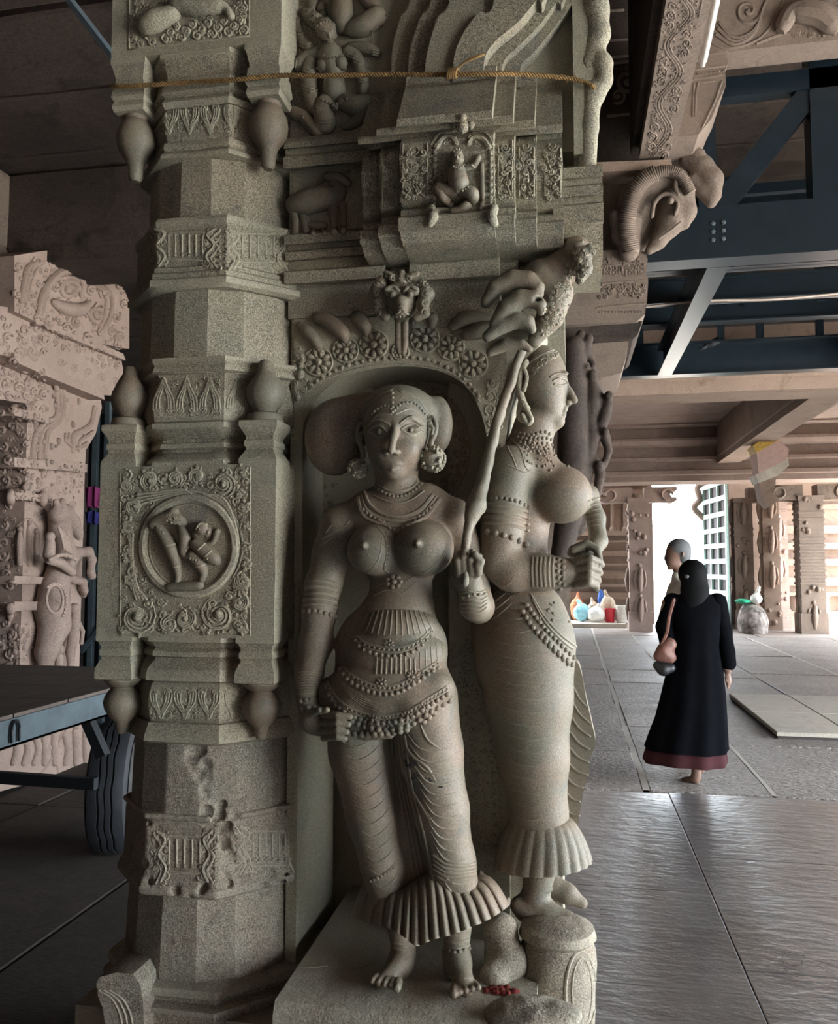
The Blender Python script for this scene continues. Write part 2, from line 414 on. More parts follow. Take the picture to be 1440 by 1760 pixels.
# ------------------------------------------------------------------ solid modelling field (smooth unions, then a closed surface)
class Field:
    def __init__(s, lo, hi, h):
        s.h = h; lo = np.asarray(lo, float); hi = np.asarray(hi, float); s.lo = lo
        n = np.ceil((hi - lo) / h).astype(int) + 1; s.nn = n
        s.ax = [(lo[i] + h * np.arange(n[i])).astype(np.float32) for i in range(3)]
        s.F = np.full(n, 0.5, np.float32)
    def sub(s, lo, hi):
        sl = []
        for i in range(3):
            a = int(max(0, math.floor((lo[i] - s.lo[i]) / s.h))); b = int(min(s.nn[i], math.ceil((hi[i] - s.lo[i]) / s.h) + 1))
            if b <= a: return None
            sl.append(slice(a, b))
        X = s.ax[0][sl[0]][:, None, None]; Y = s.ax[1][sl[1]][None, :, None]; Z = s.ax[2][sl[2]][None, None, :]
        return tuple(sl), X, Y, Z
    def mix(s, sl, d, k):
        F = s.F[sl]
        if k > 0:
            t = np.clip(0.5 + 0.5 * (F - d) / k, 0, 1); s.F[sl] = F + (d - F) * t - k * t * (1 - t)
        else: s.F[sl] = np.minimum(F, d)
    def cut(s, sl, d, k):
        F = s.F[sl]; e = -d
        if k > 0:
            t = np.clip(0.5 - 0.5 * (F - e) / k, 0, 1); s.F[sl] = F + (e - F) * t + k * t * (1 - t)
        else: s.F[sl] = np.maximum(F, e)
    def cap(s, a, b, ra, rb=None, k=0.012, cut=False, flat=None):
        a = np.asarray(a, float); b = np.asarray(b, float); rb = ra if rb is None else rb
        m = max(ra, rb) + k + 3 * s.h
        g = s.sub(np.minimum(a, b) - m, np.maximum(a, b) + m)
        if g is None: return s
        sl, X, Y, Z = g; ab = (b - a).astype(np.float32); L = max(float(ab @ ab), 1e-9)
        dx, dy, dz = X - np.float32(a[0]), Y - np.float32(a[1]), Z - np.float32(a[2])
        t = np.clip((dx * ab[0] + dy * ab[1] + dz * ab[2]) / L, 0, 1)
        d = np.sqrt((dx - t * ab[0]) ** 2 + (dy - t * ab[1]) ** 2 + (dz - t * ab[2]) ** 2) - (ra + (rb - ra) * t)
        (s.cut if cut else s.mix)(sl, d.astype(np.float32), k); return s
    def ell(s, c, r, rot=None, k=0.012, cut=False):
        c = np.asarray(c, float); r = np.asarray(r, float) * np.ones(3); m = max(r) + k + 3 * s.h
        g = s.sub(c - m, c + m)
        if g is None: return s
        sl, X, Y, Z = g; x, y, z = X - np.float32(c[0]), Y - np.float32(c[1]), Z - np.float32(c[2])
        if rot is not None:
            R = np.asarray(rot, np.float32)
            x, y, z = (R[0, 0] * x + R[1, 0] * y + R[2, 0] * z), (R[0, 1] * x + R[1, 1] * y + R[2, 1] * z), (R[0, 2] * x + R[1, 2] * y + R[2, 2] * z)
        k0 = np.sqrt((x / r[0]) ** 2 + (y / r[1]) ** 2 + (z / r[2]) ** 2)
        k1 = np.sqrt((x / r[0] ** 2) ** 2 + (y / r[1] ** 2) ** 2 + (z / r[2] ** 2) ** 2) + 1e-6
        d = k0 * (k0 - 1) / k1
        (s.cut if cut else s.mix)(sl, d.astype(np.float32), k); return s
    def ngon(s, n, prof):
        X = s.ax[0][:, None, None]; Y = s.ax[1][None, :, None]; Z = s.ax[2][None, None, :]
        pr = sorted(prof); ap = np.interp(s.ax[2], [p[0] for p in pr], [p[1] for p in pr]).astype(np.float32)[None, None, :]
        d = np.full(s.F.shape, -1, np.float32)
        for i in range(n):
            a = 2 * PI * i / n; d = np.maximum(d, (X - CX) * np.float32(math.sin(a)) - (Y - CY) * np.float32(math.cos(a)) - ap)
        d = np.maximum(d, np.maximum(pr[0][0] - Z, Z - pr[-1][0])); s.F = np.minimum(s.F, d.astype(np.float32)); return s
    def chain(s, nodes, k=0.012):
        for (a, ra), (b, rb) in zip(nodes[:-1], nodes[1:]): s.cap(a, b, ra, rb, k)
        return s
    def mesh(s):
        F = s.F.copy(); F[0] = F[-1] = 0.5; F[:, 0] = F[:, -1] = 0.5; F[:, :, 0] = F[:, :, -1] = 0.5
        I = F < 0; nx, ny, nz_ = F.shape
        cnt = np.zeros((nx - 1, ny - 1, nz_ - 1), np.uint8)
        C = [(i, j, k) for i in (0, 1) for j in (0, 1) for k in (0, 1)]
        for i, j, k in C: cnt += I[i:nx - 1 + i, j:ny - 1 + j, k:nz_ - 1 + k]
        act = np.argwhere((cnt > 0) & (cnt < 8)); N = len(act)
        idx = np.full(cnt.shape, -1, np.int64); idx[act[:, 0], act[:, 1], act[:, 2]] = np.arange(N)
        vals = {c: F[act[:, 0] + c[0], act[:, 1] + c[1], act[:, 2] + c[2]] for c in C}
        S = np.zeros((N, 3)); W = np.zeros(N)
        for c in C:
            for ax in range(3):
                if c[ax] == 0:
                    e = list(c); e[ax] = 1; e = tuple(e); a, b = vals[c], vals[e]; m = (a < 0) != (b < 0)
                    t = np.where(m, a / np.where(m, a - b, 1), 0); p = np.tile(np.array(c, float), (N, 1)); p[:, ax] = t
                    S[m] += p[m]; W[m] += 1
        V = (act + S / W[:, None]) * s.h + s.lo
        faces = []
        for ax in range(3):
            sl0 = [slice(None)] * 3; sl1 = [slice(None)] * 3; sl0[ax] = slice(0, -1); sl1[ax] = slice(1, None)
            A = I[tuple(sl0)]; B = I[tuple(sl1)]; e = np.argwhere(A != B)
            o1, o2 = (ax + 1) % 3, (ax + 2) % 3
            e = e[(e[:, o1] > 0) & (e[:, o2] > 0) & (e[:, o1] < F.shape[o1] - 1) & (e[:, o2] < F.shape[o2] - 1)]
            def cell(d1, d2):
                q = e.copy(); q[:, o1] -= d1; q[:, o2] -= d2; return idx[q[:, 0], q[:, 1], q[:, 2]]
            q = np.stack([cell(1, 1), cell(0, 1), cell(0, 0), cell(1, 0)], 1)
            flip = ~A[e[:, 0], e[:, 1], e[:, 2]]
            q[flip] = q[flip][:, ::-1]; faces.append(q)
        Q = np.concatenate(faces); Q = Q[(Q >= 0).all(1)]
        return V, Q
    def to_mb(s, relax=1):
        V, Q = s.mesh()
        for _ in range(relax):
            acc = np.zeros_like(V); w = np.zeros(len(V))
            for i in range(4):
                a, b = Q[:, i], Q[:, (i + 1) % 4]
                np.add.at(acc, a, V[b]); np.add.at(w, a, 1); np.add.at(acc, b, V[a]); np.add.at(w, b, 1)
            V = V * 0.5 + 0.5 * acc / w[:, None]
        m = MB(); m.v = [V]; m.f = [tuple(q) for q in Q.tolist()]; m.n = len(V); return m
# ================================================================== the hall: floor, ceilings, beams, walls
def bevel_slab(mb, x0, x1, y0, y1, zt, th=0.05, bv=0.008, tilt=0.0):
    r = random.uniform
    a, b = r(-tilt, tilt), r(-tilt, tilt)
    z = [zt + a + b, zt - a + b, zt - a - b, zt + a - b]
    A = [(x0, y0), (x1, y0), (x1, y1), (x0, y1)]
    In = [(x0 + bv, y0 + bv), (x1 - bv, y0 + bv), (x1 - bv, y1 - bv), (x0 + bv, y1 - bv)]
    V = [(p[0], p[1], zt - th) for p in A] + [(p[0], p[1], z[i] - bv * 0.7) for i, p in enumerate(A)] + [(p[0], p[1], z[i]) for i, p in enumerate(In)]
    F = [(0, 3, 2, 1)] + [(i, (i + 1) % 4, 4 + (i + 1) % 4, 4 + i) for i in range(4)] + \
        [(4 + i, 4 + (i + 1) % 4, 8 + (i + 1) % 4, 8 + i) for i in range(4)] + [(8, 9, 10, 11)]
    return mb.add(V, F)

fb = MB(); fb.box((-9, -6, -0.25), (7.0, 24.0, -0.03))
floor = fb.build('floor', 'joint', None, smooth=None); tag(floor, kind='structure')
ob = MB(); ob.box((-60, -60, -0.6), (70, 90, -0.26))
tag(ob.build('floor_court', 'earth', None, smooth=None), kind='structure')

def slabs(xs, ys, mat, zt=0.0, gap=0.008, tilt=0.0025, bv=0.008):
    for i in range(len(xs) - 1):
        yy = ys[i] if isinstance(ys[0], (list, tuple)) else ys
        for j in range(len(yy) - 1):
            m = MB(); bevel_slab(m, xs[i] + gap, xs[i + 1] - gap, yy[j] + gap, yy[j + 1] - gap, zt + random.uniform(-0.003, 0.003) * (bv / .008), tilt=tilt, bv=bv)
            m.build('floor_slab', mat if isinstance(mat, str) else mat[i], floor, smooth=None)
slabs([-0.9, 0.62, 2.4, 4.4, 7.0], [[0.2, 3.12, 4.02, 5.69], [0.2, 3.3, 4.5, 5.72], [0.2, 2.9, 4.3, 5.75], [0.2, 3.0, 5.78]], 'floor_worn', gap=0.0025, tilt=.001, bv=.003)
slabs([-0.9, 0.472], [5.72, 6.88, 7.9, 9.2, 10.6, 12.2, 14, 16, 18.2, 21, 24], 'floor_rough', gap=0.011, tilt=0.006)
slabs([0.495, 1.29], [5.73, 7.95, 9.3, 10.9, 12.25, 13.9, 16, 18.2], 'floor_rough', gap=0.010, tilt=0.005)
slabs([1.295, 2.45, 3.585], [[5.75, 7.3, 9.9, 11.6, 13.4, 15.6, 18.2], [5.76, 7.4, 9.8, 12.1, 14.4, 16.4, 18.2]], 'floor_rough', gap=0.010, tilt=0.005)
slabs([3.61, 5.2, 7.0], [[5.78, 8.1, 10.3, 12.2, 14.2, 16.2, 18.2], [5.79, 8.6, 11.0, 13.2, 15.2, 18.2]], 'floor_rough', gap=0.008)
slabs([0.495, 2.2, 3.9, 5.5, 7.0], [18.25, 20.1, 22.0, 24.0], 'floor_far', gap=0.008)
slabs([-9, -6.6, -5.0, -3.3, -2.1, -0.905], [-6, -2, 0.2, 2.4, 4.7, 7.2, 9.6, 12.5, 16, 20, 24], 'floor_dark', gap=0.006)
slabs([-0.9, 2.0, 4.4, 7.0], [-6, -3, 0.195], 'floor_worn')
for x, y0, y1, w in ((0.4835, 5.74, 24, 0.021), (3.5975, 5.8, 18.2, 0.020), (1.2925, 5.75, 18.2, 0.011)):
    m = MB(); n = int((y1 - y0) / 0.25); P = [(x + random.uniform(-0.003, 0.003), y0 + (y1 - y0) * i / n) for i in range(n + 1)]
    L = [(px - w - random.uniform(0, 0.006), py, 0.001) for px, py in P]; R = [(px + w + random.uniform(0, 0.006), py, 0.001) for px, py in P]
    m.add(L + R, [(i, n + 1 + i, n + 2 + i, i + 1) for i in range(n)]); m.build('lime_joint', 'joint_lime', floor, smooth=None)
# letters cut into the worn slabs by the pier
def carve_text(txt, x, y, size, ang):
    c = bpy.data.curves.new('carved_letters', 'FONT'); c.body = txt; c.size = size; c.extrude = 0.0006; c.offset = -0.004
    o = bpy.data.objects.new('carved_letters', c); COL.objects.link(o)
    p = at(x, y, Z=0.0); o.location = (p[0], p[1], 0.0042); o.rotation_euler = (0, 0, ang)
    c.materials.append(MATS['joint']); o.parent = floor
carve_text('P.CT', 1372, 1684, 0.115, math.radians(68))
carve_text('I D.N', 1060, 1606, 0.105, math.radians(88))
# raised pale platform on the right
tp = MB(); tp.box((1.75, 7.62, 0.0), (7.0, 9.75, 0.03))
plat = tp.build('stone_platform', 'joint', None, smooth=None)
tag(plat, 'low raised platform of pale limestone slabs on the hall floor', 'platform')
for xa, xb in ((1.74, 2.35), (2.36, 3.3), (3.31, 4.4), (4.41, 7.0)):
    for ya, yb in ((7.60, 8.6), (8.61, 9.77)):
        m = MB(); bevel_slab(m, xa, xb, ya, yb, 0.065, th=0.035, tilt=0.002); m.build('slab', 'limestone', plat, smooth=None)

# ---- ceilings
def ceiling_part(name, x0, x1, y0, y1, z, w, mat):
    b = MB(); b.box((x0, y0, z + 0.10), (x1, y1, z + 0.35)); root = b.build(name, 'stone_dark', None, smooth=None); tag(root, kind='structure')
    y = y0
    while y < y1 - 0.2:
        ww = min(w * random.uniform(0.8, 1.2), y1 - y); m = MB(); zz = z + random.uniform(-0.035, 0.02)
        n = 24; rng = [random.uniform(-0.012, 0.012) for _ in range(n + 1)]
        R = []
        for i in range(n + 1):
            x = x0 + (x1 - x0) * i / n; a = y + 0.012 + rng[i]; e = y + ww - 0.012 + rng[-1 - i]
            R.append([(x, a, z + 0.1), (x, a, zz + 0.012), (x, a + 0.02, zz), (x, e - 0.02, zz), (x, e, zz + 0.012), (x, e, z + 0.1)])
        m.loft([r for r in R]); m.build('ceiling_slab', mat, root, smooth=None, wob=0.006, wsc=4); y += ww
    return root
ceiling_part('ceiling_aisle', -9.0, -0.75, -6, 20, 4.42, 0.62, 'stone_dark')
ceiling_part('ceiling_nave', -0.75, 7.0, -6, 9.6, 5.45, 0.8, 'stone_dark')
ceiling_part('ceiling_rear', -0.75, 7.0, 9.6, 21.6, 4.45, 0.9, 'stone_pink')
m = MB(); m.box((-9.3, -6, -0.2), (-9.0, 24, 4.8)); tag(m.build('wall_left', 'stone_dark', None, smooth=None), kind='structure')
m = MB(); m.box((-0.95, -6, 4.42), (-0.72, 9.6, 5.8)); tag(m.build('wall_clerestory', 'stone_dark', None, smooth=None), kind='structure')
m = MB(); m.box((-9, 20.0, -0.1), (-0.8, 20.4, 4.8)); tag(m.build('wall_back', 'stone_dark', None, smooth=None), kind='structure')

m = MB(); m.box((-9, -6.3, -0.2), (7.0, -6.0, 5.8)); tag(m.build('wall_rear_light_block', 'stone_brown', None, smooth=None), kind='structure')  # unseen wall added behind the camera to cut the frontal daylight

m = MB(); m.box((6.95, -6, 3.2), (7.25, 24, 5.8)); m.box((6.95, 8, -.1), (7.25, 16.5, 3.2)); m.box((6.95, -6, -.1), (7.25, -3, 3.2)); tag(m.build('wall_right_light_block', 'stone_brown', None, smooth=None), kind='structure')  # unseen wall added to narrow the courtyard opening and limit its daylight
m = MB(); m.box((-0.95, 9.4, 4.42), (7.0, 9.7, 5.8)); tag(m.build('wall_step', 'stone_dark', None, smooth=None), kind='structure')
def beam(name, lo, hi, mat, label=None, mould=True, along='X'):
    """stone beam with a moulded lower edge"""
    m = MB(); (x0, y0, z0), (x1, y1, z1) = lo, hi; h = z1 - z0
    prof = [(0.10, 0), (0.10, .14), (.04, .16), (.02, .2), (.02, .48), (.0, .52), (.0, 1)]   # inset fraction of width, height fraction
    for sx in (0,):
        R = []
        if along == 'X':
            w = (y1 - y0) * 0.5
            for f, k in prof: R.append((y0 + f * w, z0 + k * h))
            R += [(y1 - f * w, z0 + k * h) for f, k in prof[::-1]]
            n = 14; rings = [[(x0 + (x1 - x0) * i / n, a, b) for a, b in R] for i in range(n + 1)]
        else:
            w = (x1 - x0) * 0.5
            for f, k in prof: R.append((x0 + f * w, z0 + k * h))
            R += [(x1 - f * w, z0 + k * h) for f, k in prof[::-1]]
            n = 14; rings = [[(a, y0 + (y1 - y0) * i / n, b) for a, b in R] for i in range(n + 1)][::-1]
        m.loft(rings)
    o = m.build(name, mat, None, smooth=25, wob=0.008, wsc=3); tag(o, kind='structure'); return o
bl = beam('trim_1', (-4.1, 5.25, 3.74), (-0.8, 5.85, 4.40), 'stone_dark')
beam('trim_2', (-4.5, -6, 3.76), (-4.08, 5.8, 4.40), 'stone_brown', along='Y')
beam('trim_3', (-9, 5.25, 3.76), (-4.5, 5.85, 4.40), 'stone_brown')
# ================================================================== the carved pier in front: column on the left
PIER = thing('carved_pier', 'tall grey-green granite pier with faceted column, niche and stepped cornice', 'pillar', (-0.6, 2.3, 0.0))
CX, CY = -0.998, 2.25
def zc(y): return float(at(320, y, Y=2.0)[2])
def ngon(n, ap, z, rot=0.0, sub=1):
    R = ap / math.cos(PI / n); P = [(CX + R * math.sin(2 * PI * (i + 0.5) / n + rot), CY - R * math.cos(2 * PI * (i + 0.5) / n + rot), z) for i in range(n)]
    if sub > 1:
        P = np.array(P); P = [tuple(P[i] * (1 - t) + P[(i + 1) % n] * t) for i in range(n) for t in np.linspace(0, 1, sub, endpoint=False)]
    return P
def column_piece(name, n, prof, mat='granite', sub=6, dz=0.03, wob=0.0016, rot=0.0, parent=None):
    pr = [(zc(y), ap) for y, ap in prof]; pr.sort()
    Z = []
    for (z0, a0), (z1, a1) in zip(pr[:-1], pr[1:]):
        k = max(1, int(abs(z1 - z0) / dz)); Z += [(z0 + (z1 - z0) * i / k, a0 + (a1 - a0) * i / k) for i in range(k)]
    Z.append(pr[-1]); m = MB(); m.loft([ngon(n, a, z, rot, sub) for z, a in Z])
    o = m.build(name, mat, parent or PIER, smooth=14 if n == 16 else 28, wob=wob if n != 16 else min(wob, .0022) * .6, wsc=9); return m, o
A0 = 0.25
# square blocks
def sq_block(name, y0, y1, ap=A0):
    m = MB(); Z = np.linspace(zc(y1), zc(y0), 9)
    m.loft([ngon(4, ap, z, 0, 9) for z in Z]); m.build(name, 'granite', PIER, smooth=28, wob=0.0016, wsc=14); return m
blk_top = sq_block('block', -700, 88)
blk_mid = sq_block('block', 800, 1096)
# faceted shafts
sh1, _ = column_piece('shaft', 16, [(225, 0.222), (420, 0.226)], rot=PI / 16 * 0)
sh2, _ = column_piece('shaft', 16, [(440, 0.236), (640, 0.242)])
sh4, _ = column_piece('shaft', 16, [(1500, 0.236), (1720, 0.25)], 'granite_old', wob=0.0025)
# octagonal carved bands
b1, _ = column_piece('carved_band', 8, [(370, .215), (372, .246), (378, .250), (386, .248), (392, .238), (398, .242), (455, .243), (459, .25), (466, .25), (470, .256), (478, .256), (482, .264), (492, .264), (497, .25)])
GASH = [(336, 1290, 12), (348, 1318, 17), (362, 1346, 19), (378, 1380, 22), (392, 1412, 27), (404, 1446, 26), (412, 1470, 14)]
def worn(name, n, prof, mat):
    pr = [(zc(y), a) for y, a in prof]; z0 = min(p[0] for p in pr); z1 = max(p[0] for p in pr)
    F = Field((CX - .29, CY - .29, z0 - .02), (CX + .29, CY + .29, z1 + .02), .0052); F.ngon(n, pr); rr = random.Random(4)
    for x, y, r in GASH:
        for k in range(26):
            a, b = rr.gauss(0, .5) * r, rr.gauss(0, 12); p = at(x + a, y + b, Y=2.0 + (.035 if x > 380 else .012)) + (0, rr.uniform(-.016, .006), 0)
            q = rr.uniform(.010, .019); F.ell(p, (q, q * .8, q * 1.2), np.array(Matrix.Rotation(rr.uniform(0, 3), 3, 'Y')), .003, cut=True)
    for k in range(60):
        a = rr.uniform(-.6, 1.6); z = rr.uniform(z0, z1); q = rr.uniform(.006, .016); p = np.array((CX + math.sin(a) * (.25 + q * .6), CY - math.cos(a) * (.25 + q * .6), z)); F.ell(p, q, None, .004, cut=True)
    m = F.to_mb(1); m.build(name, mat, PIER, smooth=40); return m
sh3 = worn('shaft', 16, [(1240, 0.232), (1420, 0.24)], 'granite_old')
b2 = worn('carved_band', 8, [(1400, .215), (1402, .245), (1410, .248), (1416, .236), (1422, .240), (1512, .243), (1516, .252), (1524, .252), (1528, .258), (1540, .258), (1547, .24)], 'granite_old')
# mouldings and lotus bands above and below the blocks
lot1, _ = column_piece('lotus_band', 8, [(612, .235), (614, .250), (620, .251), (626, .242), (632, .246), (637, .248), (640, .232), (648, .225), (672, .238), (700, .245), (722, .240), (728, .230)])
MOULD = [(724, .225), (726, .247), (735, .247), (738, .240), (752, .212), (757, .212), (759, .220), (767, .222), (770, .212), (774, .212), (788, .242), (793, .247), (802, .247)]
column_piece('moulding', 8, MOULD)
MOULD2 = [(1094, .247), (1104, .247), (1106, .236), (1116, .222), (1122, .232), (1130, .232), (1133, .222), (1136, .224), (1152, .247), (1162, .250), (1171, .250), (1174, .225)]
column_piece('moulding', 8, MOULD2)
lot2, _ = column_piece('lotus_band', 8, [(1172, .222), (1180, .232), (1205, .242), (1235, .238), (1244, .232), (1246, .240), (1256, .246), (1262, .250), (1276, .254), (1282, .235)])
MOULD0 = [(86, .247), (96, .247), (99, .240), (118, .222), (124, .222), (128, .230), (138, .232), (143, .238), (152, .241), (158, .228), (168, .238), (176, .228)]
column_piece('moulding', 8, MOULD0)
lot0, _ = column_piece('lotus_band', 8, [(172, .216), (180, .226), (205, .230), (232, .218), (236, .228), (244, .232), (250, .226), (258, .238), (266, .240), (268, .22)])
column_piece('base_moulding', 8, [(1688, .245), (1694, .272), (1706, .276), (1712, .262), (1718, .262), (1724, .285), (1732, .285), (1736, .272), (1800, .272), (1960, .272)], 'granite_old')
# corner consoles with buds
def corner(sx, prof, budprof, yb, name='corner_bud', wid=0.052):
    cx = CX + sx * (A0 - wid); cy = CY - (A0 - wid); m = MB()
    pr = sorted([(zc(y), a) for y, a in prof]); d = .250 - wid
    rings = []
    for z, a in pr:
        w = .0535 - (.25 - a) * .42
        P = []
        for q in range(4):
            c0 = np.array([(-w, -w), (w, -w), (w, w), (-w, w)])
            for t in (0, .5): P.append((*(c0[q] * (1 - t) + c0[(q + 1) % 4] * t + (cx, cy)), z))
        rings.append(P)
    m.loft(rings); k = m.build('corner_console', 'granite', PIER, smooth=28, wob=0.001, wsc=18)
    b = MB(); b.lathe((cx, cy, 0), sorted([(zc(y), r) for y, r in budprof]), 24)
    b.build(name, 'granite_smooth', k, smooth=50, wob=0.0008)
S = 0.00152
for sx in (-1, 1):
    o = 0 if sx < 0 else -18
    corner(sx, MOULD, [(726, .048), (722, .050), (712, .046), (708 , .030), (702, .034), (690, .047), (678, .051), (664, .048), (650, .036), (642, .026), (634, .021), (622, .019), (618, .014)], 720)
    corner(sx, MOULD2, [(1170, .050), (1176, .052), (1184, .040), (1188, .030), (1192, .034), (1204, .047), (1216, .051), (1228, .047), (1242, .034), (1252, .020), (1262, .017), (1272, .013)], 1180)
    corner(sx, MOULD0, [(140, .036), (150, .036), (162, .036), (174, .036), (182, .032), (188, .040), (202, .051), (216, .054), (232, .049), (244, .036), (254, .025), (266, .021), (282, .019), (288, .012)], 180)
# curled horn of the pedestal at the lower left and pedestal rim
m = MB(); P0 = [(165, 1690), (170, 1680), (200, 1672), (228, 1674), (240, 1690), (246, 1720), (250, 1800), (245, 1900), (172, 1900), (180, 1800), (182, 1760), (176, 1730), (168, 1712)]
pl = np.array([at(x, y, Y=1.93) for x, y in P0]); m.prism(pl[::-1], (0, 0, 0), (0, 0.16, 0))
horn = m.build('pedestal_horn', 'granite_old', PIER, smooth=30, wob=0.003)
cv = Carver(m.bvh())
for o in (0, 9, 18): cv.line([(170 + o, 1702), (192 + o, 1716), (206 + o, 1742), (212 + o, 1775)], 2.4)
cv.build('horn_scroll', 'granite_old', PIER)

# ---- carving on the column
def lotus_panel(b, x0, x1, y0, y1, n, flip=1):
    """row of flame-shaped leaves filled with nested scrolls"""
    c = Carver(b); w = (x1 - x0) / n; h = y1 - y0
    for i in range(n):
        cx = x0 + w * (i + .5); yb = y1 if flip > 0 else y0; s = -flip
        for k, f in enumerate((1.0, .72, .46)):
            c.line([(cx - w * .46 * f, yb + s * h * .18), (cx - w * .40 * f, yb + s * h * .45), (cx - w * .16 * f, yb + s * h * (.62 + .1 * f)), (cx, yb + s * h * (.68 + .3 * f)),
                    (cx + w * .16 * f, yb + s * h * (.62 + .1 * f)), (cx + w * .40 * f, yb + s * h * .45), (cx + w * .46 * f, yb + s * h * .18)], 2.3, sm=3, lift=.25)
        c.scroll(cx, yb + s * h * .42, w * .15, 1.3, 0, 1, 2.0)
        c.scroll(cx - w * .26, yb + s * h * .16, w * .17, 1.5, PI, 1, 2.2); c.scroll(cx + w * .26, yb + s * h * .16, w * .17, 1.5, 0, -1, 2.2)
        for k in range(5): c.dot(cx - w * .42 + w * .21 * k, yb + s * h * (.80 - .1 * (k % 2)), 2.6)
    c.pack(lambda x, y: True, (x0 + 2, y0 + 2, x1 - 2, y1 - 2), 2.2, 6.5, 260, int(x0 + y0), lift=.1)
    return c
lotus_panel(lot1.bvh(), 262, 380, 648, 716, 3).build('lotus_carving', 'granite', PIER, stuff=True)
lotus_panel(lot1.bvh(), 388, 425, 652, 712, 1).build('lotus_carving', 'granite', PIER, stuff=True)
lotus_panel(lot2.bvh(), 256, 380, 1182, 1236, 3, -1).build('lotus_carving', 'granite', PIER, stuff=True)
lotus_panel(lot2.bvh(), 386, 412, 1184, 1236, 1, -1).build('lotus_carving', 'granite', PIER, stuff=True)
lotus_panel(lot0.bvh(), 274, 378, 178, 230, 3, -1).build('lotus_carving', 'granite', PIER, stuff=True)
lotus_panel(lot0.bvh(), 384, 412, 178, 228, 1, -1).build('lotus_carving', 'granite', PIER, stuff=True)
def scroll_band(b, xa, xb, ya, yb, mat, side=0.26):
    """panel with two upright scrolls and a beaded fringe between them"""
    c = Carver(b); w = xb - xa; h = yb - ya
    for sx, cx in ((1, xa + w * side * .5), (-1, xb - w * side * .5)):
        c.line([(cx - sx * w * .06, ya + h * .05), (cx + sx * w * .07, ya + h * .2), (cx - sx * w * .03, ya + h * .45), (cx + sx * w * .08, ya + h * .7), (cx, ya + h * .95)], 3.2, lift=.2)
        c.line([(cx - sx * w * .10, ya + h * .12), (cx, ya + h * .30), (cx - sx * w * .09, ya + h * .5), (cx + sx * w * .01, ya + h * .75), (cx - sx * w * .07, ya + h * .98)], 2.6, lift=.2)
        for k in range(4): c.scroll(cx + sx * w * (.02 + .05 * (k % 2)), ya + h * (.14 + .24 * k), h * .11, 1.3, k, sx, 2.2)
        for k in range(6): c.dot(cx - sx * w * .11, ya + h * (.08 + .16 * k), 3.0)
    x0, x1 = xa + w * side, xb - w * side
    n = max(3, int((x1 - x0) / 11))
    for i in range(n + 1):
        x = x0 + (x1 - x0) * i / n; c.line([(x, ya + h * .2), (x, ya + h * .62)], 2.4, sm=1); c.dot(x, ya + h * .68, 3.2)
    c.line([(x0 - 3, ya + h * .14), (x1 + 3, ya + h * .14)], 2.2, sm=3); c.line([(x0, ya + h * .80), (x1, ya + h * .80)], 1.8, sm=3)
    c.pack(lambda x, y: x < xa + w * side * .95 or x > xb - w * side * .95, (xa + 2, ya + 4, xb - 2, yb - 2), 2.6, 8, 260, int(xa))
    c.build('band_carving', mat, PIER, stuff=True)
scroll_band(b1.bvh(), 258, 380, 390, 462, 'granite'); scroll_band(b1.bvh(), 386, 500, 392, 466, 'granite')
scroll_band(b2.bvh(), 262, 372, 1424, 1520, 'granite_old'); scroll_band(b2.bvh(), 404, 520, 1416, 1506, 'granite_old')
# medallion panel on the middle block
bv = blk_mid.bvh(); c = Carver(bv, sink=0.3)
for pts in ([(207, 812), (430, 803)], [(207, 812), (207, 1092)], [(430, 803), (430, 1092)], [(207, 1092), (430, 1092)]): c.line(pts, 1.8, sm=14)
MX, MY, MR = 326, 939, 76
for k, r in ((0, 9.5),): c.line(arc(MX, MY, 79, 82, 0, 360, 60), r, sm=0, n=8)
c.line(arc(MX, MY, 69, 72, 0, 360, 60), 2.0, sm=0); c.line(arc(MX, MY, 91, 94, 150, 395, 60), 2.2, sm=0)
c.build('medallion_ring', 'granite', PIER, label='raised stone ring of the medallion')
c = Carver(bv, sink=0.2); rr = random.Random(11)
for cx, cy, r, s in ((258, 826, 20, 1), (300, 822, 15, -1), (338, 818, 15, 1), (384, 832, 25, -1), (415, 812, 12, 1), (232, 870, 18, 1), (222, 908, 13, -1), (222, 955, 12, 1),
                     (226, 998, 12, -1), (236, 1060, 34, 1), (292, 1072, 18, -1), (318, 1064, 20, 1), (376, 1056, 32, -1), (412, 1036, 18, 1), (417, 1000, 15, -1), (420, 968, 10, 1),
                     (420, 938, 9, -1), (420, 905, 9, 1), (417, 872, 11, -1), (408, 850, 11, 1), (218, 836, 13, -1), (414, 1078, 12, 1), (352, 1078, 11, 1), (216, 1080, 10, 1)):
    a0 = math.atan2(MY - cy, MX - cx)
    for k, f in enumerate((1.0, .72, .46)):
        if r * f > 5: c.line(spiral(cx, cy, r * f, 1.1, a0 + k * .5, s, .35), 3.4 if r > 14 else 2.6, sm=0, taper=True, lift=.35)
    c.dot(cx, cy, max(3.6, r * .27), lift=.4)
    for k in range(4):
        a = a0 + PI + rr.uniform(-1.2, 1.2); c.dot(cx + math.cos(a) * r * .95, cy + math.sin(a) * r * .95, rr.uniform(3.2, 5.6), rr.uniform(2.6, 4.2), ang=a, lift=.3)
for off in (0, 6, 12, 18):
    c.line([(228 - off * .3, 925), (216 - off * .1 + 12, 960 + off), (236 - off * .4, 1008), (252 - off, 1030)], 2.6, lift=.3)
    c.line([(236, 850 + off), (270, 846 + off * .7), (310, 842 + off * .4), (330, 850)], 2.6, lift=.3)
    c.line([(350, 850), (384, 868 - off * .6), (404, 905 - off * .4), (411, 940)], 2.6, lift=.3)
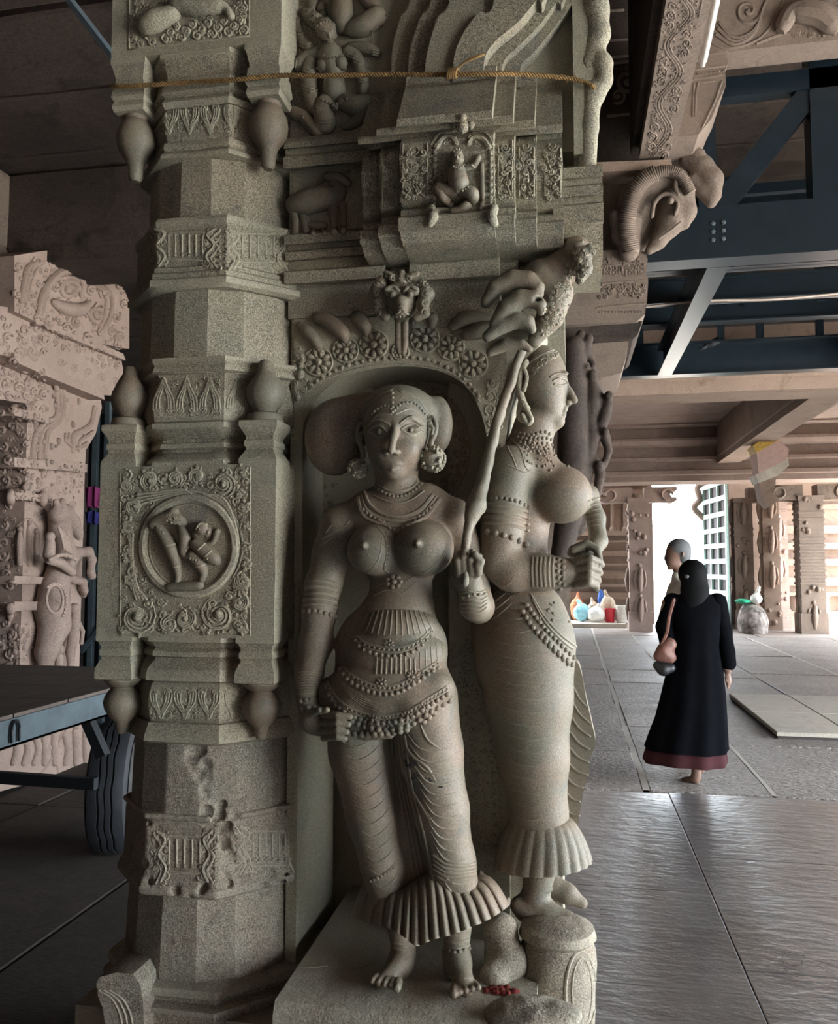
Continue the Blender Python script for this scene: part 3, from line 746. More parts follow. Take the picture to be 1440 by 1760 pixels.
c.pack(lambda x, y: ((x - MX) / 97) ** 2 + ((y - MY) / 101) ** 2 > 1, (213, 812, 424, 1086), 3.0, 12, 1500, 4)
c.build('foliage_carving', 'granite', PIER, stuff=True, label='scrolling foliage around the medallion')
c = Carver(bv, sink=0.0)
c.limb([(262, 902, 10), (280, 892, 11), (300, 892, 12), (316, 900, 9)])                                   # figure bent over
c.limb([(300, 882, 10), (288, 886, 8)]); c.limb([(272, 905, 9), (284, 925, 12), (295, 945, 13), (302, 965, 10), (306, 985, 7), (305, 1000, 6)])
c.limb([(312, 905, 9), (318, 925, 11), (316, 948, 9), (322, 960, 6)]); c.limb([(305, 1000, 6), (298, 1004, 4)])
c.limb([(338, 918, 10), (347, 912, 12)]); c.dot(347, 908, 13, 14, lift=.9); c.dot(356, 913, 9, 12, lift=.6)
c.limb([(334, 934, 10), (350, 946, 13), (368, 960, 12), (374, 966, 8)]); c.limb([(336, 940, 6), (350, 936, 5), (366, 932, 5), (374, 912, 6)])
c.limb([(330, 955, 11), (344, 970, 11), (350, 985, 8), (346, 998, 6)]); c.limb([(290, 1010, 8), (318, 1008, 9), (345, 1006, 8)])
d_ = Carver(c.m.bvh(), sink=.2); DM = c.m
c.build('dancer_relief', 'granite_smooth', PIER, label='small carved pair of dancers inside the medallion', smooth=60)
for pts in ([(336, 910), (344, 900), (356, 902)], [(300, 900), (312, 896)], [(286, 938), (306, 934)], [(298, 975), (314, 972)], [(336, 975), (352, 970)], [(340, 945), (352, 934)], [(352, 956), (364, 946)], [(318, 945), (324, 940)]): d_.line(pts, 1.6, lift=.4)
d_.dots([(342, 902), (358, 900)], 2.4, step=4); d_.dot(342, 910, 1.8, lift=.5); d_.dot(358, 914, 4, lift=.4); d_.dots([(322, 958), (340, 964), (356, 960)], 2.4, step=5); d_.dots([(270, 905), (280, 915)], 2, step=5)
d_.pack(lambda x, y: True, (286, 880, 312, 900), 2, 4, 120, 3); d_.build('dancer_ornaments', 'granite', PIER, stuff=True)
# panel on the upper block
c = Carver(blk_top.bvh(), sink=0.2)
for pts in ([(222, 85), (428, 62)], [(222, 85), (222, -60)], [(428, 62), (428, -60)]): c.line(pts, 1.8, sm=10)
for i in range(16):
    x = 285 + i * 9; y = 74 - (x - 222) * .105 - (i % 3) * 10
    c.line(spiral(x, y, 9 - i % 3, 1.3, i, 1 if i % 2 else -1, .25), 2.7, sm=0, lift=.3); c.dot(x, y, 4)
for i in range(7): c.scroll(408 + rr.uniform(-8, 12), 50 - 11 * i, 8, 1.3, i, 1, 1.8); c.scroll(236 + rr.uniform(-6, 6), 8 - 10 * i, 8, 1.3, i, -1, 1.8)
c.line([(236, 12), (226, 45), (232, 68), (240, 82)], 2.2); c.line([(240, 60), (252, 68), (258, 80)], 2)
c.limb([(250, 45, 18), (270, 36, 20), (300, 24, 14)]); c.limb([(300, 10, 14), (340, 14, 15), (375, 12, 13), (388, 16, 8), (398, 30, 7)]); c.limb([(340, 14, 9), (320, -10, 12), (330, -40, 14)])
c.pack(lambda x, y: y < 78 - (x - 222) * .1 and not (232 < x < 300 and 15 < y < 64) and not (288 < x < 400 and -6 < y < 30), (228, -40, 424, 80), 3.0, 10, 900, 5)
c.build('beast_relief', 'granite', PIER, label='carved beast among scrolls on the upper block', smooth=60)
# ================================================================== the pier: niche wall, stepped cornice, upper wall
YB = 2.16
def xprism(name, prof, X0, X1, back=0.0, xref=790, mat='granite', wob=0.0015, nx=10, ztop=None, parent=None, deep=2.7):
    P = []
    for y, o in prof:
        p = at(xref, y, Y=YB - o); P.append((p[1] + back, p[2]))
    P += [(deep, P[-1][1]), (deep, P[0][1])]
    n = max(2, nx); rings = [[(X0 + (X1 - X0) * i / n, a, b) for a, b in P] for i in range(n + 1)]
    m = MB(); m.loft(rings[::-1]); o = m.build(name, mat, parent or PIER, smooth=24, wob=wob, wsc=14); return m, o
def XP(x, y, Y): return float(at(x, y, Y=Y)[0])
# wall behind everything
back = MB(); zl = float(at(650, 1235, Y=2.34)[2]); xs_ = float(at(772, 1300, Y=2.26)[0])
back.box((-0.80, 2.34, zl), (xs_, 2.75, 2.45)); back.box((xs_, 2.26, 0.3), (-0.17, 2.75, 2.45)); back.box((-0.80, 2.56, 0.3), (xs_, 2.75, zl)); back.box((-.17, 2.29, .3), (-.03, 2.75, .80)); back.build('niche_wall', 'granite', PIER, smooth=None)
side = MB(); side.box((-0.765, 2.155, 0.30), (-0.735, 2.5, 2.3)); side.build('niche_jamb', 'granite', PIER, smooth=None, wob=0.001)
EAVE = [(-800, .10), (118, .10), (122, .115), (136, .118), (192, .225), (194, .235), (207, .235), (209, .225), (212, .14), (222, .138), (225, .165), (238, .195), (262, .203), (300, .185), (335, .19),
        (348, .165), (352, .158), (355, .18), (364, .18), (367, .21), (388, .21), (393, .192), (400, .18), (412, .165), (425, .125), (440, .075), (446, .06), (450, .07), (477, .068), (481, .03), (560, .02)]
XC0, XC1 = XP(688, 300, 1.97), XP(849, 300, 1.97)
UND = 13
bay0, _ = xprism('cornice_bay', EAVE[1:], XC0, XC1, 0.0)
bay1, _ = xprism('cornice_bay', EAVE[1:], XP(653, 300, 2.0), XP(884, 300, 2.0), 0.032)
bay2, _ = xprism('cornice_bay', EAVE[1:], XP(622, 300, 2.03), XP(921, 300, 2.03), 0.064)
bay3, _ = xprism('cornice_bay', EAVE[1:], XP(640, 300, 2.06), XP(967, 300, 2.06), 0.094)
LEFT = [(-800, .02), (232, .02), (235, .06), (240, .068), (250, .070), (252, .056), (262, .052), (265, .072), (284, .074), (287, .02), (398, .02), (401, .058), (416, .058), (418, .035), (427, .03),
        (429, .05), (443, .046), (446, .026), (462, .028), (464, .06), (484, .055), (488, .02), (545, .02)]
basebay, _ = xprism('cornice_wall', LEFT, -0.77, XP(660, 300, 2.1), 0.0, xref=550)
RIGHT = [(284, .02), (287, .075), (305, .075), (307, .06), (318, .06), (320, .075), (336, .075), (338, .055), (350, .055), (352, .08), (384, .078), (388, .05), (430, .02), (470, -.03), (475, -.06)]
endbay, _ = xprism('cornice_end', RIGHT, XP(950, 320, 2.1), XP(1036, 330, 2.1), 0.0, xref=1000, deep=2.36)
# upper wall with curling fluted drapes
uw = MB(); uw.box((-0.77, YB - .02, 2.60), (XP(1012, 100, 2.14), 2.75, 4.6)); uw.build('upper_wall', 'granite', PIER, smooth=None)
DR = [([(672, 150), (672, 120), (675, 80), (688, 30), (705, -20), (700, -300)], [(1080, -300), (1010, -20), (985, 5), (952, 48), (915, 92), (896, 112), (893, 150)], .06),
      ([(702, 150), (702, 110), (706, 80), (722, 30), (742, -20), (740, -300)], [(1040, -300), (975, -20), (955, 5), (925, 45), (885, 85), (866, 106), (862, 150)], .085),
      ([(731, 150), (731, 110), (736, 80), (752, 30), (775, -20), (775, -300)], [(1000, -300), (940, -20), (922, 0), (890, 38), (850, 72), (833, 100), (830, 150)], .11),
      ([(779, 150), (779, 120), (782, 90), (797, 55), (822, 22), (850, -10), (850, -300)], [(1000, -300), (940, -20), (922, 0), (890, 38), (850, 72), (833, 100), (830, 150)], .125)]
for l, r, t in DR:
    Yf = YB - .02 - t + 0.02
    pts = np.array([at(x, y, Y=Yf) for x, y in np.vstack([smoothline(l, 5), smoothline(r, 5)])])
    m = MB(); m.prism(pts[::-1], (0, 0, 0), (0, t + .05, 0)); m.build('fluted_drape', 'granite', PIER, smooth=20, wob=0.001)
pil = MB(); pil.box((XP(985, 150, 2.11), 2.10, 2.57), (XP(1018, 150, 2.11), 2.4, 4.6)); pil.build('corner_pilaster', 'granite', PIER, smooth=None, wob=0.002)
# bell frieze carving on the cornice bays
fr = MB()
for mm in (bay0, bay1, bay2, bay3): fr.v += [v for v in mm.v]; 
fv = []; ff = []; nb = 0
for mm in (bay0, bay1, bay2, bay3, basebay, endbay):
    fv.append(mm.verts()); ff += [tuple(i + nb for i in f) for f in mm.f]; nb += mm.n
CORN = BVHTree.FromPolygons([tuple(p) for p in np.concatenate(fv)], ff)
c = Carver(CORN, sink=-0.5)
for xa, xb, ya, yb in ((624, 647, 268, 362), (655, 684, 256, 352), (690, 736, 244, 345), (854, 882, 238, 340), (890, 919, 236, 338), (934, 965, 236, 335)):
    w = xb - xa; h = yb - ya; cx = (xa + xb) / 2
    c.line([(xa + 2, ya + 3), (xa + 2, yb)], 1.3, sm=6); c.line([(xb - 2, ya + 3), (xb - 2, yb)], 1.6, sm=6)
    c.scroll(cx, ya + h * .16, w * .30, 1.6, 0, 1, 1.5); c.scroll(cx - 2, ya + h * .42, w * .2, 1.4, 2, -1, 1.5)
    c.line([(xa + 4, ya + h * .3), (cx, ya + h * .62), (xb - 5, ya + h * .5)], 1.5); c.line([(cx + 3, ya + h * .6), (cx + 4, ya + h * .8), (xb - 5, ya + h * .95)], 1.5)
    c.dots([(xb - 6, ya + h * .3), (xb - 6, ya + h * .9)], 1.5, step=6); c.scroll(cx + 2, ya + h * .72, w * .16, 1.2, 1, 1, 1.3)
c.pack(lambda x, y: any(a < x < b for a, b in ((625, 646), (656, 683), (690, 738), (855, 881), (891, 918), (935, 964))), (624, 262, 966, 342), 2.6, 7.5, 900, 8, lift=.9, w=.3)
c.build('frieze_carving', 'granite', PIER, stuff=True)
# central niche of the frieze with a dwarf figure under an arch
c = Carver(CORN, sink=0.1)
for s in (-1, 1):
    cx = 795 + s * 48
    for k in range(9): c.dot(cx, 262 + k * 11, 4.6, 5.4, lift=.25); c.dot(cx + s * 7, 262 + k * 11, 2.2)
    c.line([(cx - s * 2, 255), (cx - s * 14, 240), (cx - s * 30, 238), (cx - s * 38, 248)], 5.0); c.line([(cx + s * 6, 250), (cx - s * 8, 230), (cx - s * 30, 228)], 2.4)
    for k in range(4): c.scroll(cx - s * (2 + 10 * k), 246 - 3 * k, 6, 1.3, k, s, 1.7)
    c.limb([(cx + s * 6, 358, 8), (cx + s * 2, 372, 9), (cx + s * 8, 386, 6)])
c.dot(795, 216, 12, 14, lift=.4); c.dot(783, 214, 7, 9, lift=.3); c.dot(809, 214, 7, 9, lift=.3); c.dot(795, 202, 8, 7, lift=.2)
c.build('frieze_arch', 'granite', PIER)
c = Carver(CORN, sink=0.0)
c.limb([(786, 268, 11), (786, 276, 12)], lift=.9); c.dot(785, 266, 11, 12, lift=1.2)
c.limb([(786, 290, 14), (786, 305, 17), (790, 318, 17)], lift=.8); c.limb([(800, 290, 7), (814, 284, 6), (822, 270, 6)], lift=.6); c.limb([(772, 296, 7), (766, 310, 6), (758, 312, 5)], lift=.5)
c.limb([(782, 328, 9), (766, 326, 10), (752, 322, 9), (762, 340, 8), (776, 354, 7)], lift=.7); c.limb([(796, 328, 10), (812, 334, 12), (806, 350, 10), (790, 360, 7), (776, 364, 6)], lift=.7)
c.line([(828, 282), (829, 345), (826, 362)], 4.0, sm=4, lift=.6)
d_ = Carver(c.m.bvh(), sink=.2)
d_.dots([(776, 262), (786, 256), (796, 262)], 2.4, step=4); d_.dots([(776, 284), (786, 290), (798, 284)], 2.2, step=4); d_.dots([(772, 322), (788, 330), (804, 322)], 2.4, step=5); d_.dot(782, 268, 1.6, lift=.5); d_.dot(790, 268, 1.6, lift=.5); d_.line([(786, 268), (786, 273)], 1.6, lift=.5); d_.line([(810, 284), (818, 290)], 1.8, lift=.4)
d_.build('dwarf_ornaments', 'granite', PIER, stuff=True)
c.build('dwarf_relief', 'granite_smooth', PIER, label='small squatting dwarf figure carved in the cornice niche', smooth=60)
# cow with calf on the left panel
c = Carver(CORN, sink=0.0)
c.limb([(505, 352, 17), (525, 348, 22), (550, 342, 22), (572, 338, 20), (584, 330, 15)], lift=.35); c.limb([(578, 335, 16), (578, 318, 12), (574, 308, 9)], lift=.4)
c.limb([(562, 304, 8), (580, 306, 10), (594, 312, 8), (600, 316, 6)], lift=.7); c.limb([(556, 306, 4), (548, 314, 4)], lift=.6); c.limb([(592, 300, 4), (600, 294, 3)], lift=.6)
c.limb([(504, 360, 10), (508, 380, 8), (508, 402, 7)]); c.limb([(520, 366, 8), (524, 385, 7), (526, 400, 6)]); c.limb([(572, 358, 9), (574, 380, 7), (574, 400, 7)]); c.limb([(588, 350, 8), (590, 376, 6), (590, 398, 6)])
c.limb([(532, 386, 6), (545, 388, 8), (558, 388, 7)]); c.limb([(530, 382, 6), (528, 374, 5)]); c.limb([(556, 392, 4), (558, 402, 4)]); c.limb([(538, 392, 4), (538, 402, 4)]); c.limb([(494, 352, 4), (493, 378, 3), (495, 400, 3)])
c.line([(566, 318), (576, 326), (590, 326)], 1.6, lift=1.5)
c.build('cow_relief', 'granite_smooth', PIER, label='carved standing cow suckling a small calf', smooth=60)
# four-armed acrobat figures on the upper wall
UWB = uw.bvh(); c = Carver(UWB, sink=0.0)
c.limb([(568, 92, 22), (572, 112, 22), (575, 135, 17), (574, 150, 20), (574, 162, 19)], lift=.55); c.dot(560, 52, 19, 24, lift=1.3, ang=-.5); c.limb([(545, 38, 14), (530, 26, 11), (524, 22, 8)], lift=.9)
c.dot(556, 112, 13, 12, lift=2.2); c.dot(586, 108, 12, 12, lift=2.2); c.dot(556, 84, 8, 8, lift=1.8)
c.limb([(548, 94, 13), (530, 100, 13), (512, 112, 12), (506, 106, 8)], lift=.8); c.limb([(536, 108, 14), (532, 140, 14), (536, 168, 14), (542, 190, 11)], lift=.8)
c.limb([(596, 90, 12), (612, 98, 11), (618, 120, 11), (625, 145, 10), (622, 158, 8)], lift=.8); c.limb([(600, 82, 9), (630, 84, 11), (650, 92, 7)], lift=.7)
c.limb([(560, 176, 17), (556, 196, 18), (560, 212, 18), (550, 222, 14)], lift=.6); c.limb([(548, 228, 13), (535, 215, 12), (522, 200, 11), (500, 192, 10), (484, 190, 7)], lift=.6)
c.limb([(592, 176, 15), (612, 182, 18), (634, 178, 15)], lift=.7); c.limb([(630, 190, 13), (616, 205, 11), (602, 215, 8), (590, 218, 6)], lift=.6)
c.limb([(490, -20, 14), (498, 12, 11), (508, 40, 10), (518, 66, 9), (532, 88, 9)], lift=.6); c.limb([(540, -20, 9), (538, 10, 8), (528, 28, 6)], lift=.5); c.limb([(552, 10, 7), (556, 26, 7)], lift=.6)
c.limb([(588, -30, 20), (588, 0, 18), (588, 28, 20), (590, 44, 18)], lift=.5); c.limb([(602, 52, 14), (625, 44, 18), (650, 26, 17)], lift=.7); c.limb([(620, -20, 12), (632, 0, 13), (648, 14, 11)], lift=.6)
for k in range(4): c.line([(618 + 10 * k, 26 - 4 * k), (634 + 9 * k, 38 - 5 * k), (640 + 8 * k, 58 - 10 * k)], 1.6, lift=9)
c.line([(556, 172), (574, 180), (594, 170)], 3.0, lift=7); c.line([(560, 180), (578, 188)], 3, lift=7); c.dot(576, 182, 6, lift=4)
for k in range(5): c.line(arc(520 + 2.6 * k, 66 + 4 * k, 9, 4, 0, 180, 7), 1.6, lift=7, sm=0)
d_ = Carver(c.m.bvh(), sink=.2)
c.build('acrobat_relief', 'granite_smooth', PIER, label='tumbling many-armed figures carved beside the column', smooth=60)
for x, y, w in ((534, 118, 12), (533, 150, 12), (540, 184, 11), (620, 104, 11), (622, 134, 10), (556, 204, 16), (512, 198, 9), (505, 30, 10), (512, 52, 9), (524, 74, 9), (606, 92, 9)):
    for q in (0, 5): d_.line([(x - w, y - 2 + q), (x, y + 3 + q), (x + w, y - 1 + q)], 1.8, lift=.3)
d_.dots([(552, 92), (568, 100), (588, 94)], 2.6, step=5); d_.dots([(550, 122), (572, 132), (594, 118)], 2.4, step=5); d_.dots([(554, 172), (574, 180), (596, 170)], 3.2, step=6); d_.dots([(546, 44), (560, 36), (576, 42)], 3, step=5)
d_.pack(lambda x, y: x + y < 580, (520, 14, 560, 40), 2.4, 5, 150, 4, lift=.4)
for pts in ([(552, 56), (558, 53), (563, 57)], [(568, 52), (573, 49), (577, 53)]): d_.line(pts, 1.6, lift=.4)
d_.line([(564, 56), (567, 64)], 2.4, lift=.5); d_.line([(562, 70), (568, 72), (573, 69)], 1.6, lift=.4)
for k in range(4): d_.line([(640, 86 + 4 * k), (656, 88 + 5 * k)], 2, lift=.5); d_.line([(503 + 2 * k, 104), (498 + 3 * k, 116)], 2, lift=.5)
d_.build('acrobat_ornaments', 'granite_smooth', PIER, stuff=True)
c = Carver(UWB, sink=.3); rr = random.Random(3)
for k in range(16): c.scroll(rr.uniform(488, 512), rr.uniform(20, 180), rr.uniform(5, 9), 1.3, rr.uniform(0, 6), 1, 1.6)
c.build('wall_scrolls', 'granite', PIER)
# figure leaning from the right edge
F = Field(at(1000, 330, Y=2.0) - (.05, .05, .1), at(1060, -60, Y=2.25) + (.05, .1, .1), 0.006)
def fl(nodes, Y=2.12, k=0.012):
    F.chain([(at(x, y, Y=Y), r * mpp(at(x, y, Y=Y))) for x, y, r in nodes], k)
fl([(1018, -60, 26), (1024, 20, 22), (1030, 60, 18), (1022, 90, 16)]); fl([(1024, 90, 14), (1034, 112, 18), (1036, 138, 16), (1024, 165, 16)]); fl([(1016, 160, 18), (1012, 220, 16), (1008, 300, 16)])
fl([(1020, 40, 14), (1010, 110, 14), (1008, 150, 12)])
F.to_mb(1).build('edge_figure', 'granite', PIER, smooth=180, label='weathered figure projecting from the right edge of the pier')
# ---- foliate arch over the big figure
arch = [(520, 1000), (520, 760), (526, 718), (542, 688), (575, 656), (620, 638), (680, 630), (740, 634), (785, 652), (815, 684), (832, 730), (838, 790), (838, 1000)]
poly = [(505, 1000), (505, 545), (940, 545), (930, 590), (900, 620), (876, 700), (862, 800), (852, 1000)]
Yf = 2.15
m = MB(); A = [at(x, y, Y=Yf) for x, y in np.vstack([smoothline(arch[::-1], 4)])]; O = [at(x, y, Y=Yf) for x, y in poly]
pts = np.array(O + A)[::1]
m.prism(pts, (0, 0, 0), (0, .20, 0)); spandrel = m
m.build('arch_spandrel', 'granite', PIER, smooth=20, wob=0.001)
SP = m.bvh(); c = Carver(SP, sink=.2)
FL = [(547, 622, 24), (594, 602, 21), (642, 592, 24), (688, 604, 14), (730, 582, 24), (775, 597, 22), (813, 625, 24)]
for x, y, r in FL:
    c.line(arc(x, y, r, r, 0, 360, 22), 2.6, sm=0, lift=.4); c.flower(x, y, r * 1.05, 9)
c.build('flower_row', 'granite', PIER, label='row of carved round flowers along the arch')
c = Carver(SP, sink=.2)
c.dots([(534, 662), (575, 638), (620, 622), (680, 615), (740, 620), (790, 645), (822, 680)], 4.6, step=12)
c.line([(524, 676), (560, 652), (620, 633), (680, 626), (740, 630), (788, 650), (824, 690)], 2.2)
rr = random.Random(9)
for k in range(16): c.dot(rr.uniform(500, 522), rr.uniform(612, 690), rr.uniform(4, 8), lift=.2)
for k in range(9): c.scroll(848 + rr.uniform(-6, 6), 660 + k * 22, 11, 1.4, k, -1 if k % 2 else 1, 2.0)
for k in range(14): c.dot(846 + rr.uniform(-9, 9), 655 + k * 14, rr.uniform(2.5, 5))
c.pack(lambda x, y: x > 840 + (850 - y) * .12 and x < 868 - (y - 650) * .07, (835, 640, 885, 990), 4, 11, 500, 6)
c.pack(lambda x, y: y < 690 - (x - 505) * .9, (506, 600, 535, 690), 3, 8, 200, 7)
c.build('arch_beading', 'granite', PIER, stuff=True)
c = Carver(SP, sink=0.0)     # curling leaf tips
for nd in ([(516, 560, 8), (530, 572, 12), (545, 590, 10), (548, 602, 5)], [(540, 545, 10), (565, 552, 14), (588, 572, 13), (594, 588, 5)], [(590, 532, 9), (610, 542, 13), (626, 560, 13), (630, 576, 5)],
           [(742, 560, 8), (748, 540, 15), (775, 530, 16), (812, 545, 12)], [(778, 562, 10), (800, 548, 15), (830, 548, 12), (850, 555, 8)], [(800, 576, 10), (825, 568, 15), (852, 562, 12)],
           [(850, 600, 6), (870, 592, 12), (896, 590, 8)]): c.limb(nd, lift=.5)
c.build('leaf_tips', 'granite_smooth', PIER, smooth=60)
# large leaf tips under the right corner of the cornice, lion masks
F = Field(at(640, 620, Y=1.95) - (.1, .05, .05), at(1050, 380, Y=2.35) + (.05, .1, .05), 0.0042)
def cp(x, y, Y=2.05): return at(x, y, Y=Y)
def fl(nodes, Y=2.05, k=0.003): F.chain([(cp(x, y, Y), r * mpp(cp(x, y, Y))) for x, y, r in nodes], k)
for Yq, nd in ((2.06, [(835, 520, 10), (852, 494, 15), (880, 480, 17), (908, 482, 16), (924, 494, 12), (928, 506, 7)]), (2.045, [(850, 556, 10), (870, 530, 16), (894, 514, 17), (916, 514, 15), (928, 524, 11), (930, 536, 7)]),
               (2.05, [(838, 578, 10), (862, 560, 14), (888, 550, 15), (906, 554, 13), (914, 566, 8)]), (2.06, [(842, 606, 7), (868, 594, 10), (896, 592, 9), (910, 600, 6)]),
               (2.12, [(930, 480, 34), (955, 505, 30), (945, 545, 24), (918, 585, 12)]), (2.12, [(950, 470, 30), (985, 450, 30), (990, 430, 24)])): fl(nd, Yq)
for x, y, q in ((930, 512, 2.02), (932, 542, 2.0), (914, 574, 2.0)): F.ell(cp(x - 6, y, q), (.010, .03, .006), None, .003, cut=True)
fl([(1000, 440, 17), (1004, 462, 14), (996, 482, 8)], 2.07, .006); fl([(990, 422, 6), (1000, 416, 5)], 2.06); fl([(1012, 424, 6), (1020, 434, 5)], 2.06)
F.ell(cp(690, 516, 2.08), (.046, .05, .054), None, .004)
fl([(690, 520, 13), (690, 534, 12)], 2.03, .006); fl([(668, 500, 9), (680, 498, 8)], 2.035, .004); fl([(700, 498, 8), (712, 500, 9)], 2.035, .004)
fl([(655, 486, 11), (648, 500, 13), (654, 516, 11), (650, 532, 10), (662, 544, 9)], 2.06); fl([(724, 490, 10), (734, 506, 13), (726, 522, 11), (730, 538, 9), (716, 546, 8)], 2.06)
fl([(674, 478, 8), (664, 470, 6)], 2.05); fl([(704, 476, 8), (716, 470, 6)], 2.05); fl([(690, 480, 9), (690, 470, 7)], 2.05)
fl([(682, 548, 5), (684, 560, 6), (684, 590, 6), (686, 606, 5)], 2.10); fl([(697, 548, 5), (696, 560, 6), (696, 590, 6), (694, 606, 5)], 2.10)
LC = F.to_mb(1); LC.build('leaf_corbel', 'granite_smooth', PIER, smooth=180, label='curling leaf tips and lion mask under the cornice')
c = Carver(LC.bvh(), sink=.2)
c.dot(675, 506, 6.5, lift=.6); c.dot(705, 506, 6.5, lift=.6); c.dot(690, 526, 7, 5, lift=.5)
for s_ in (-1, 1):
    c.line([(690 + s_ * 4, 500), (690 + s_ * 14, 492), (690 + s_ * 27, 498)], 3.2, lift=.4); c.line([(690 + s_ * 3, 535), (690 + s_ * 12, 540), (690 + s_ * 22, 532)], 2.4, lift=.3); c.scroll(690 + s_ * 14, 478, 7, 1.4, 0, s_, 2.2)
    for k in range(4): c.scroll(690 + s_ * 42, 488 + 16 * k, 8, 1.3, k, s_, 2.4)
for k in range(6): c.dot(676 + 5.6 * k, 544, 2.6, 3.4, lift=.4)
c.pack(lambda x, y: True, (652, 470, 730, 500), 2.5, 6, 200, 2)
c.build('mask_face', 'granite_smooth', PIER, stuff=True)
c = Carver(LC.bvh(), sink=.2)
c.pack(lambda x, y: x > 1000 - (y - 470) * .62 - 34 and x > 930, (925, 430, 1020, 580), 3.0, 5.0, 900, 3, w=.3); c.dot(996, 448, 5, lift=.4); c.line([(986, 470), (998, 480), (1006, 472)], 2)
c.build('corner_texture', 'granite', PIER, stuff=True)
# recess floor: halo disc and ringlets behind the head are carved on the niche wall
NW = back.bvh()
c = Carver(NW, sink=.2)
for k, (r, w) in enumerate(((0, 2.2), (15, 2.0))): c.line(arc(690, 770, 118 - r, 118 - r, -95, 60, 30), w, sm=0)
for i in range(15):
    a = math.radians(-85 + i * 10); c.scroll(690 + 110 * math.cos(a), 770 + 108 * math.sin(a), 8, 1.4, a, 1, 2.0)
for i in range(9): c.scroll(500 + rr.uniform(28, 70), 860 + i * 9 + rr.uniform(-4, 4), 7, 1.4, i, 1, 1.8)
c.pack(lambda x, y: 74 < math.hypot(x - 690, y - 770) < 117 and x > 640 and y < 850, (560, 650, 815, 850), 3, 10, 900, 9)
c.pack(lambda x, y: x < 575 - (y - 830) * .12, (527, 832, 580, 985), 3.4, 8, 400, 10)
c.build('halo_carving', 'granite_halo', PIER, stuff=True)
# carved drape hanging behind the legs
c = Carver(NW, sink=.2)
for x0, x1, w in ((775, 800, 2.2), (806, 832, 2.2), (836, 858, 2.0)): c.line([(x0, 1080), (x1 - 6, 1250), (x1, 1400), (x1 + 4, 1500)], w)
for k in range(20):
    y = 1120 + k * 19; x = np.interp(y, [1080, 1250, 1400, 1500], [789, 812, 818, 820]); c.scroll(x, y, 8.5, 1.4, k, 1 if k % 2 else -1, 2.0)
for k in range(20):
    y = 1130 + k * 18; x = np.interp(y, [1080, 1250, 1400, 1500], [820, 842, 850, 852]); c.dot(x, y, 3.5)
c.pack(lambda x, y: abs(x - np.interp(y, [1080, 1250, 1400, 1500], [800, 826, 834, 838])) < 34, (775, 1090, 862, 1500), 2.6, 7, 900, 11)
c.build('sash_carving', 'granite', PIER, stuff=True, label='carved sash with scrolls hanging behind the figures')
# ---- plinth of the figures
zp = 0.492
m = MB(); prof = [(1.90, 0.0), (1.90, .30), (1.868, .33), (1.868, .40), (1.895, .405), (1.895, .425), (1.86, .43), (1.86, .462), (1.872, zp)]
P = prof + [(2.6, zp), (2.6, 0.0)]
n = 18; X0, X1 = -0.688, -0.09
m.loft([[(X0 + (X1 - X0) * i / n, a - 0.035 * i / n, b) for a, b in P] for i in range(n + 1)][::-1])
m.build('plinth', 'granite_old', PIER, smooth=20, wob=0.003, wsc=10)
m = MB(); m.box((-1.28, 2.0, 0.0), (-0.66, 2.7, .36)); m.build('footing', 'granite_old', PIER, smooth=None, wob=.002)
# rough rock beside the right foot and round pedestal of the second figure
F = Field((-0.35, 1.78, -0.02), (0.16, 2.55, 0.80), 0.008)
for x, y, r, Y in ((860, 1600, 30, 2.12), (875, 1650, 34, 2.1), (850, 1675, 26, 2.06), (862, 1640, 30, 2.12)): p = cp(x, y, Y); F.ell(p, r * mpp(p), k=.02)
p0 = cp(925, 1740, 1.9); F.ell(p0, (.10, .06, .022), k=.03); p0 = cp(885, 1748, 1.90); F.ell(p0, (.07, .05, .02), k=.03)
F.to_mb(2).build('plinth_rock', 'granite_old', PIER, smooth=180, wob=.004, wsc=25)
m = MB(); pc = cp(958, 1700, 2.14); rows = [(1900, 64), (1800, 62), (1760, 62), (1700, 64), (1650, 66), (1625, 64), (1612, 58), (1604, 66), (1590, 62), (1580, 40)]
n = 28; rings = []
for y, r in rows:
    q = cp(958, y, 2.14); k = mpp(q)
    rings.append([(q[0] + math.cos(2 * PI * i / n) * r * k, q[1] + math.sin(2 * PI * i / n) * r * k * .95, q[2]) for i in range(n)])
rings = [[(x, y, 0.0) for x, y, z in rings[0]]] + rings
m.loft(rings); m.build('round_pedestal', 'granite_old', PIER, smooth=40, wob=.003, wsc=12)
c = Carver(m.bvh(), sink=.3); c.line(arc(998, 1705, 26, 70, 130, 410, 26), 3.0, sm=0); c.line(arc(1000, 1705, 17, 58, 130, 410, 26), 2, sm=0); c.build('pedestal_ring', 'granite_old', PIER)

# ---- coir rope tied round the pier
ROPE = [(-1.262, 2.45, 148), (-1.262, 2.04, 148)]
rp = [at(197, 149, X=-1.262), at(197, 149, Y=1.985), at(255, 146, Y=1.982), at(330, 141, Y=1.985), at(400, 137, Y=1.975), at(475, 130, Y=1.985), at(560, 130, Y=1.99), at(650, 128, Y=2.0), at(735, 128, Y=2.0), at(775, 128, Y=1.995),
      at(840, 127, Y=2.0), at(900, 128, Y=2.04), at(965, 133, Y=2.075), at(1000, 140, Y=2.085), at(1024, 152, Y=2.10), at(1030, 164, X=at(1030, 164, Y=2.11)[0] + .004) ]
rp = smoothline(np.array(rp), 14)
L = np.concatenate([[0], np.cumsum(np.linalg.norm(np.diff(rp, axis=0), axis=1))])
t = np.linspace(0, L[-1], 520); R0 = np.stack([np.interp(t, L, rp[:, i]) for i in range(3)], 1)
rope = thing('coir_rope', 'thin frayed brown coir rope tied around the top of the pier', 'rope', tuple(rp[100]))
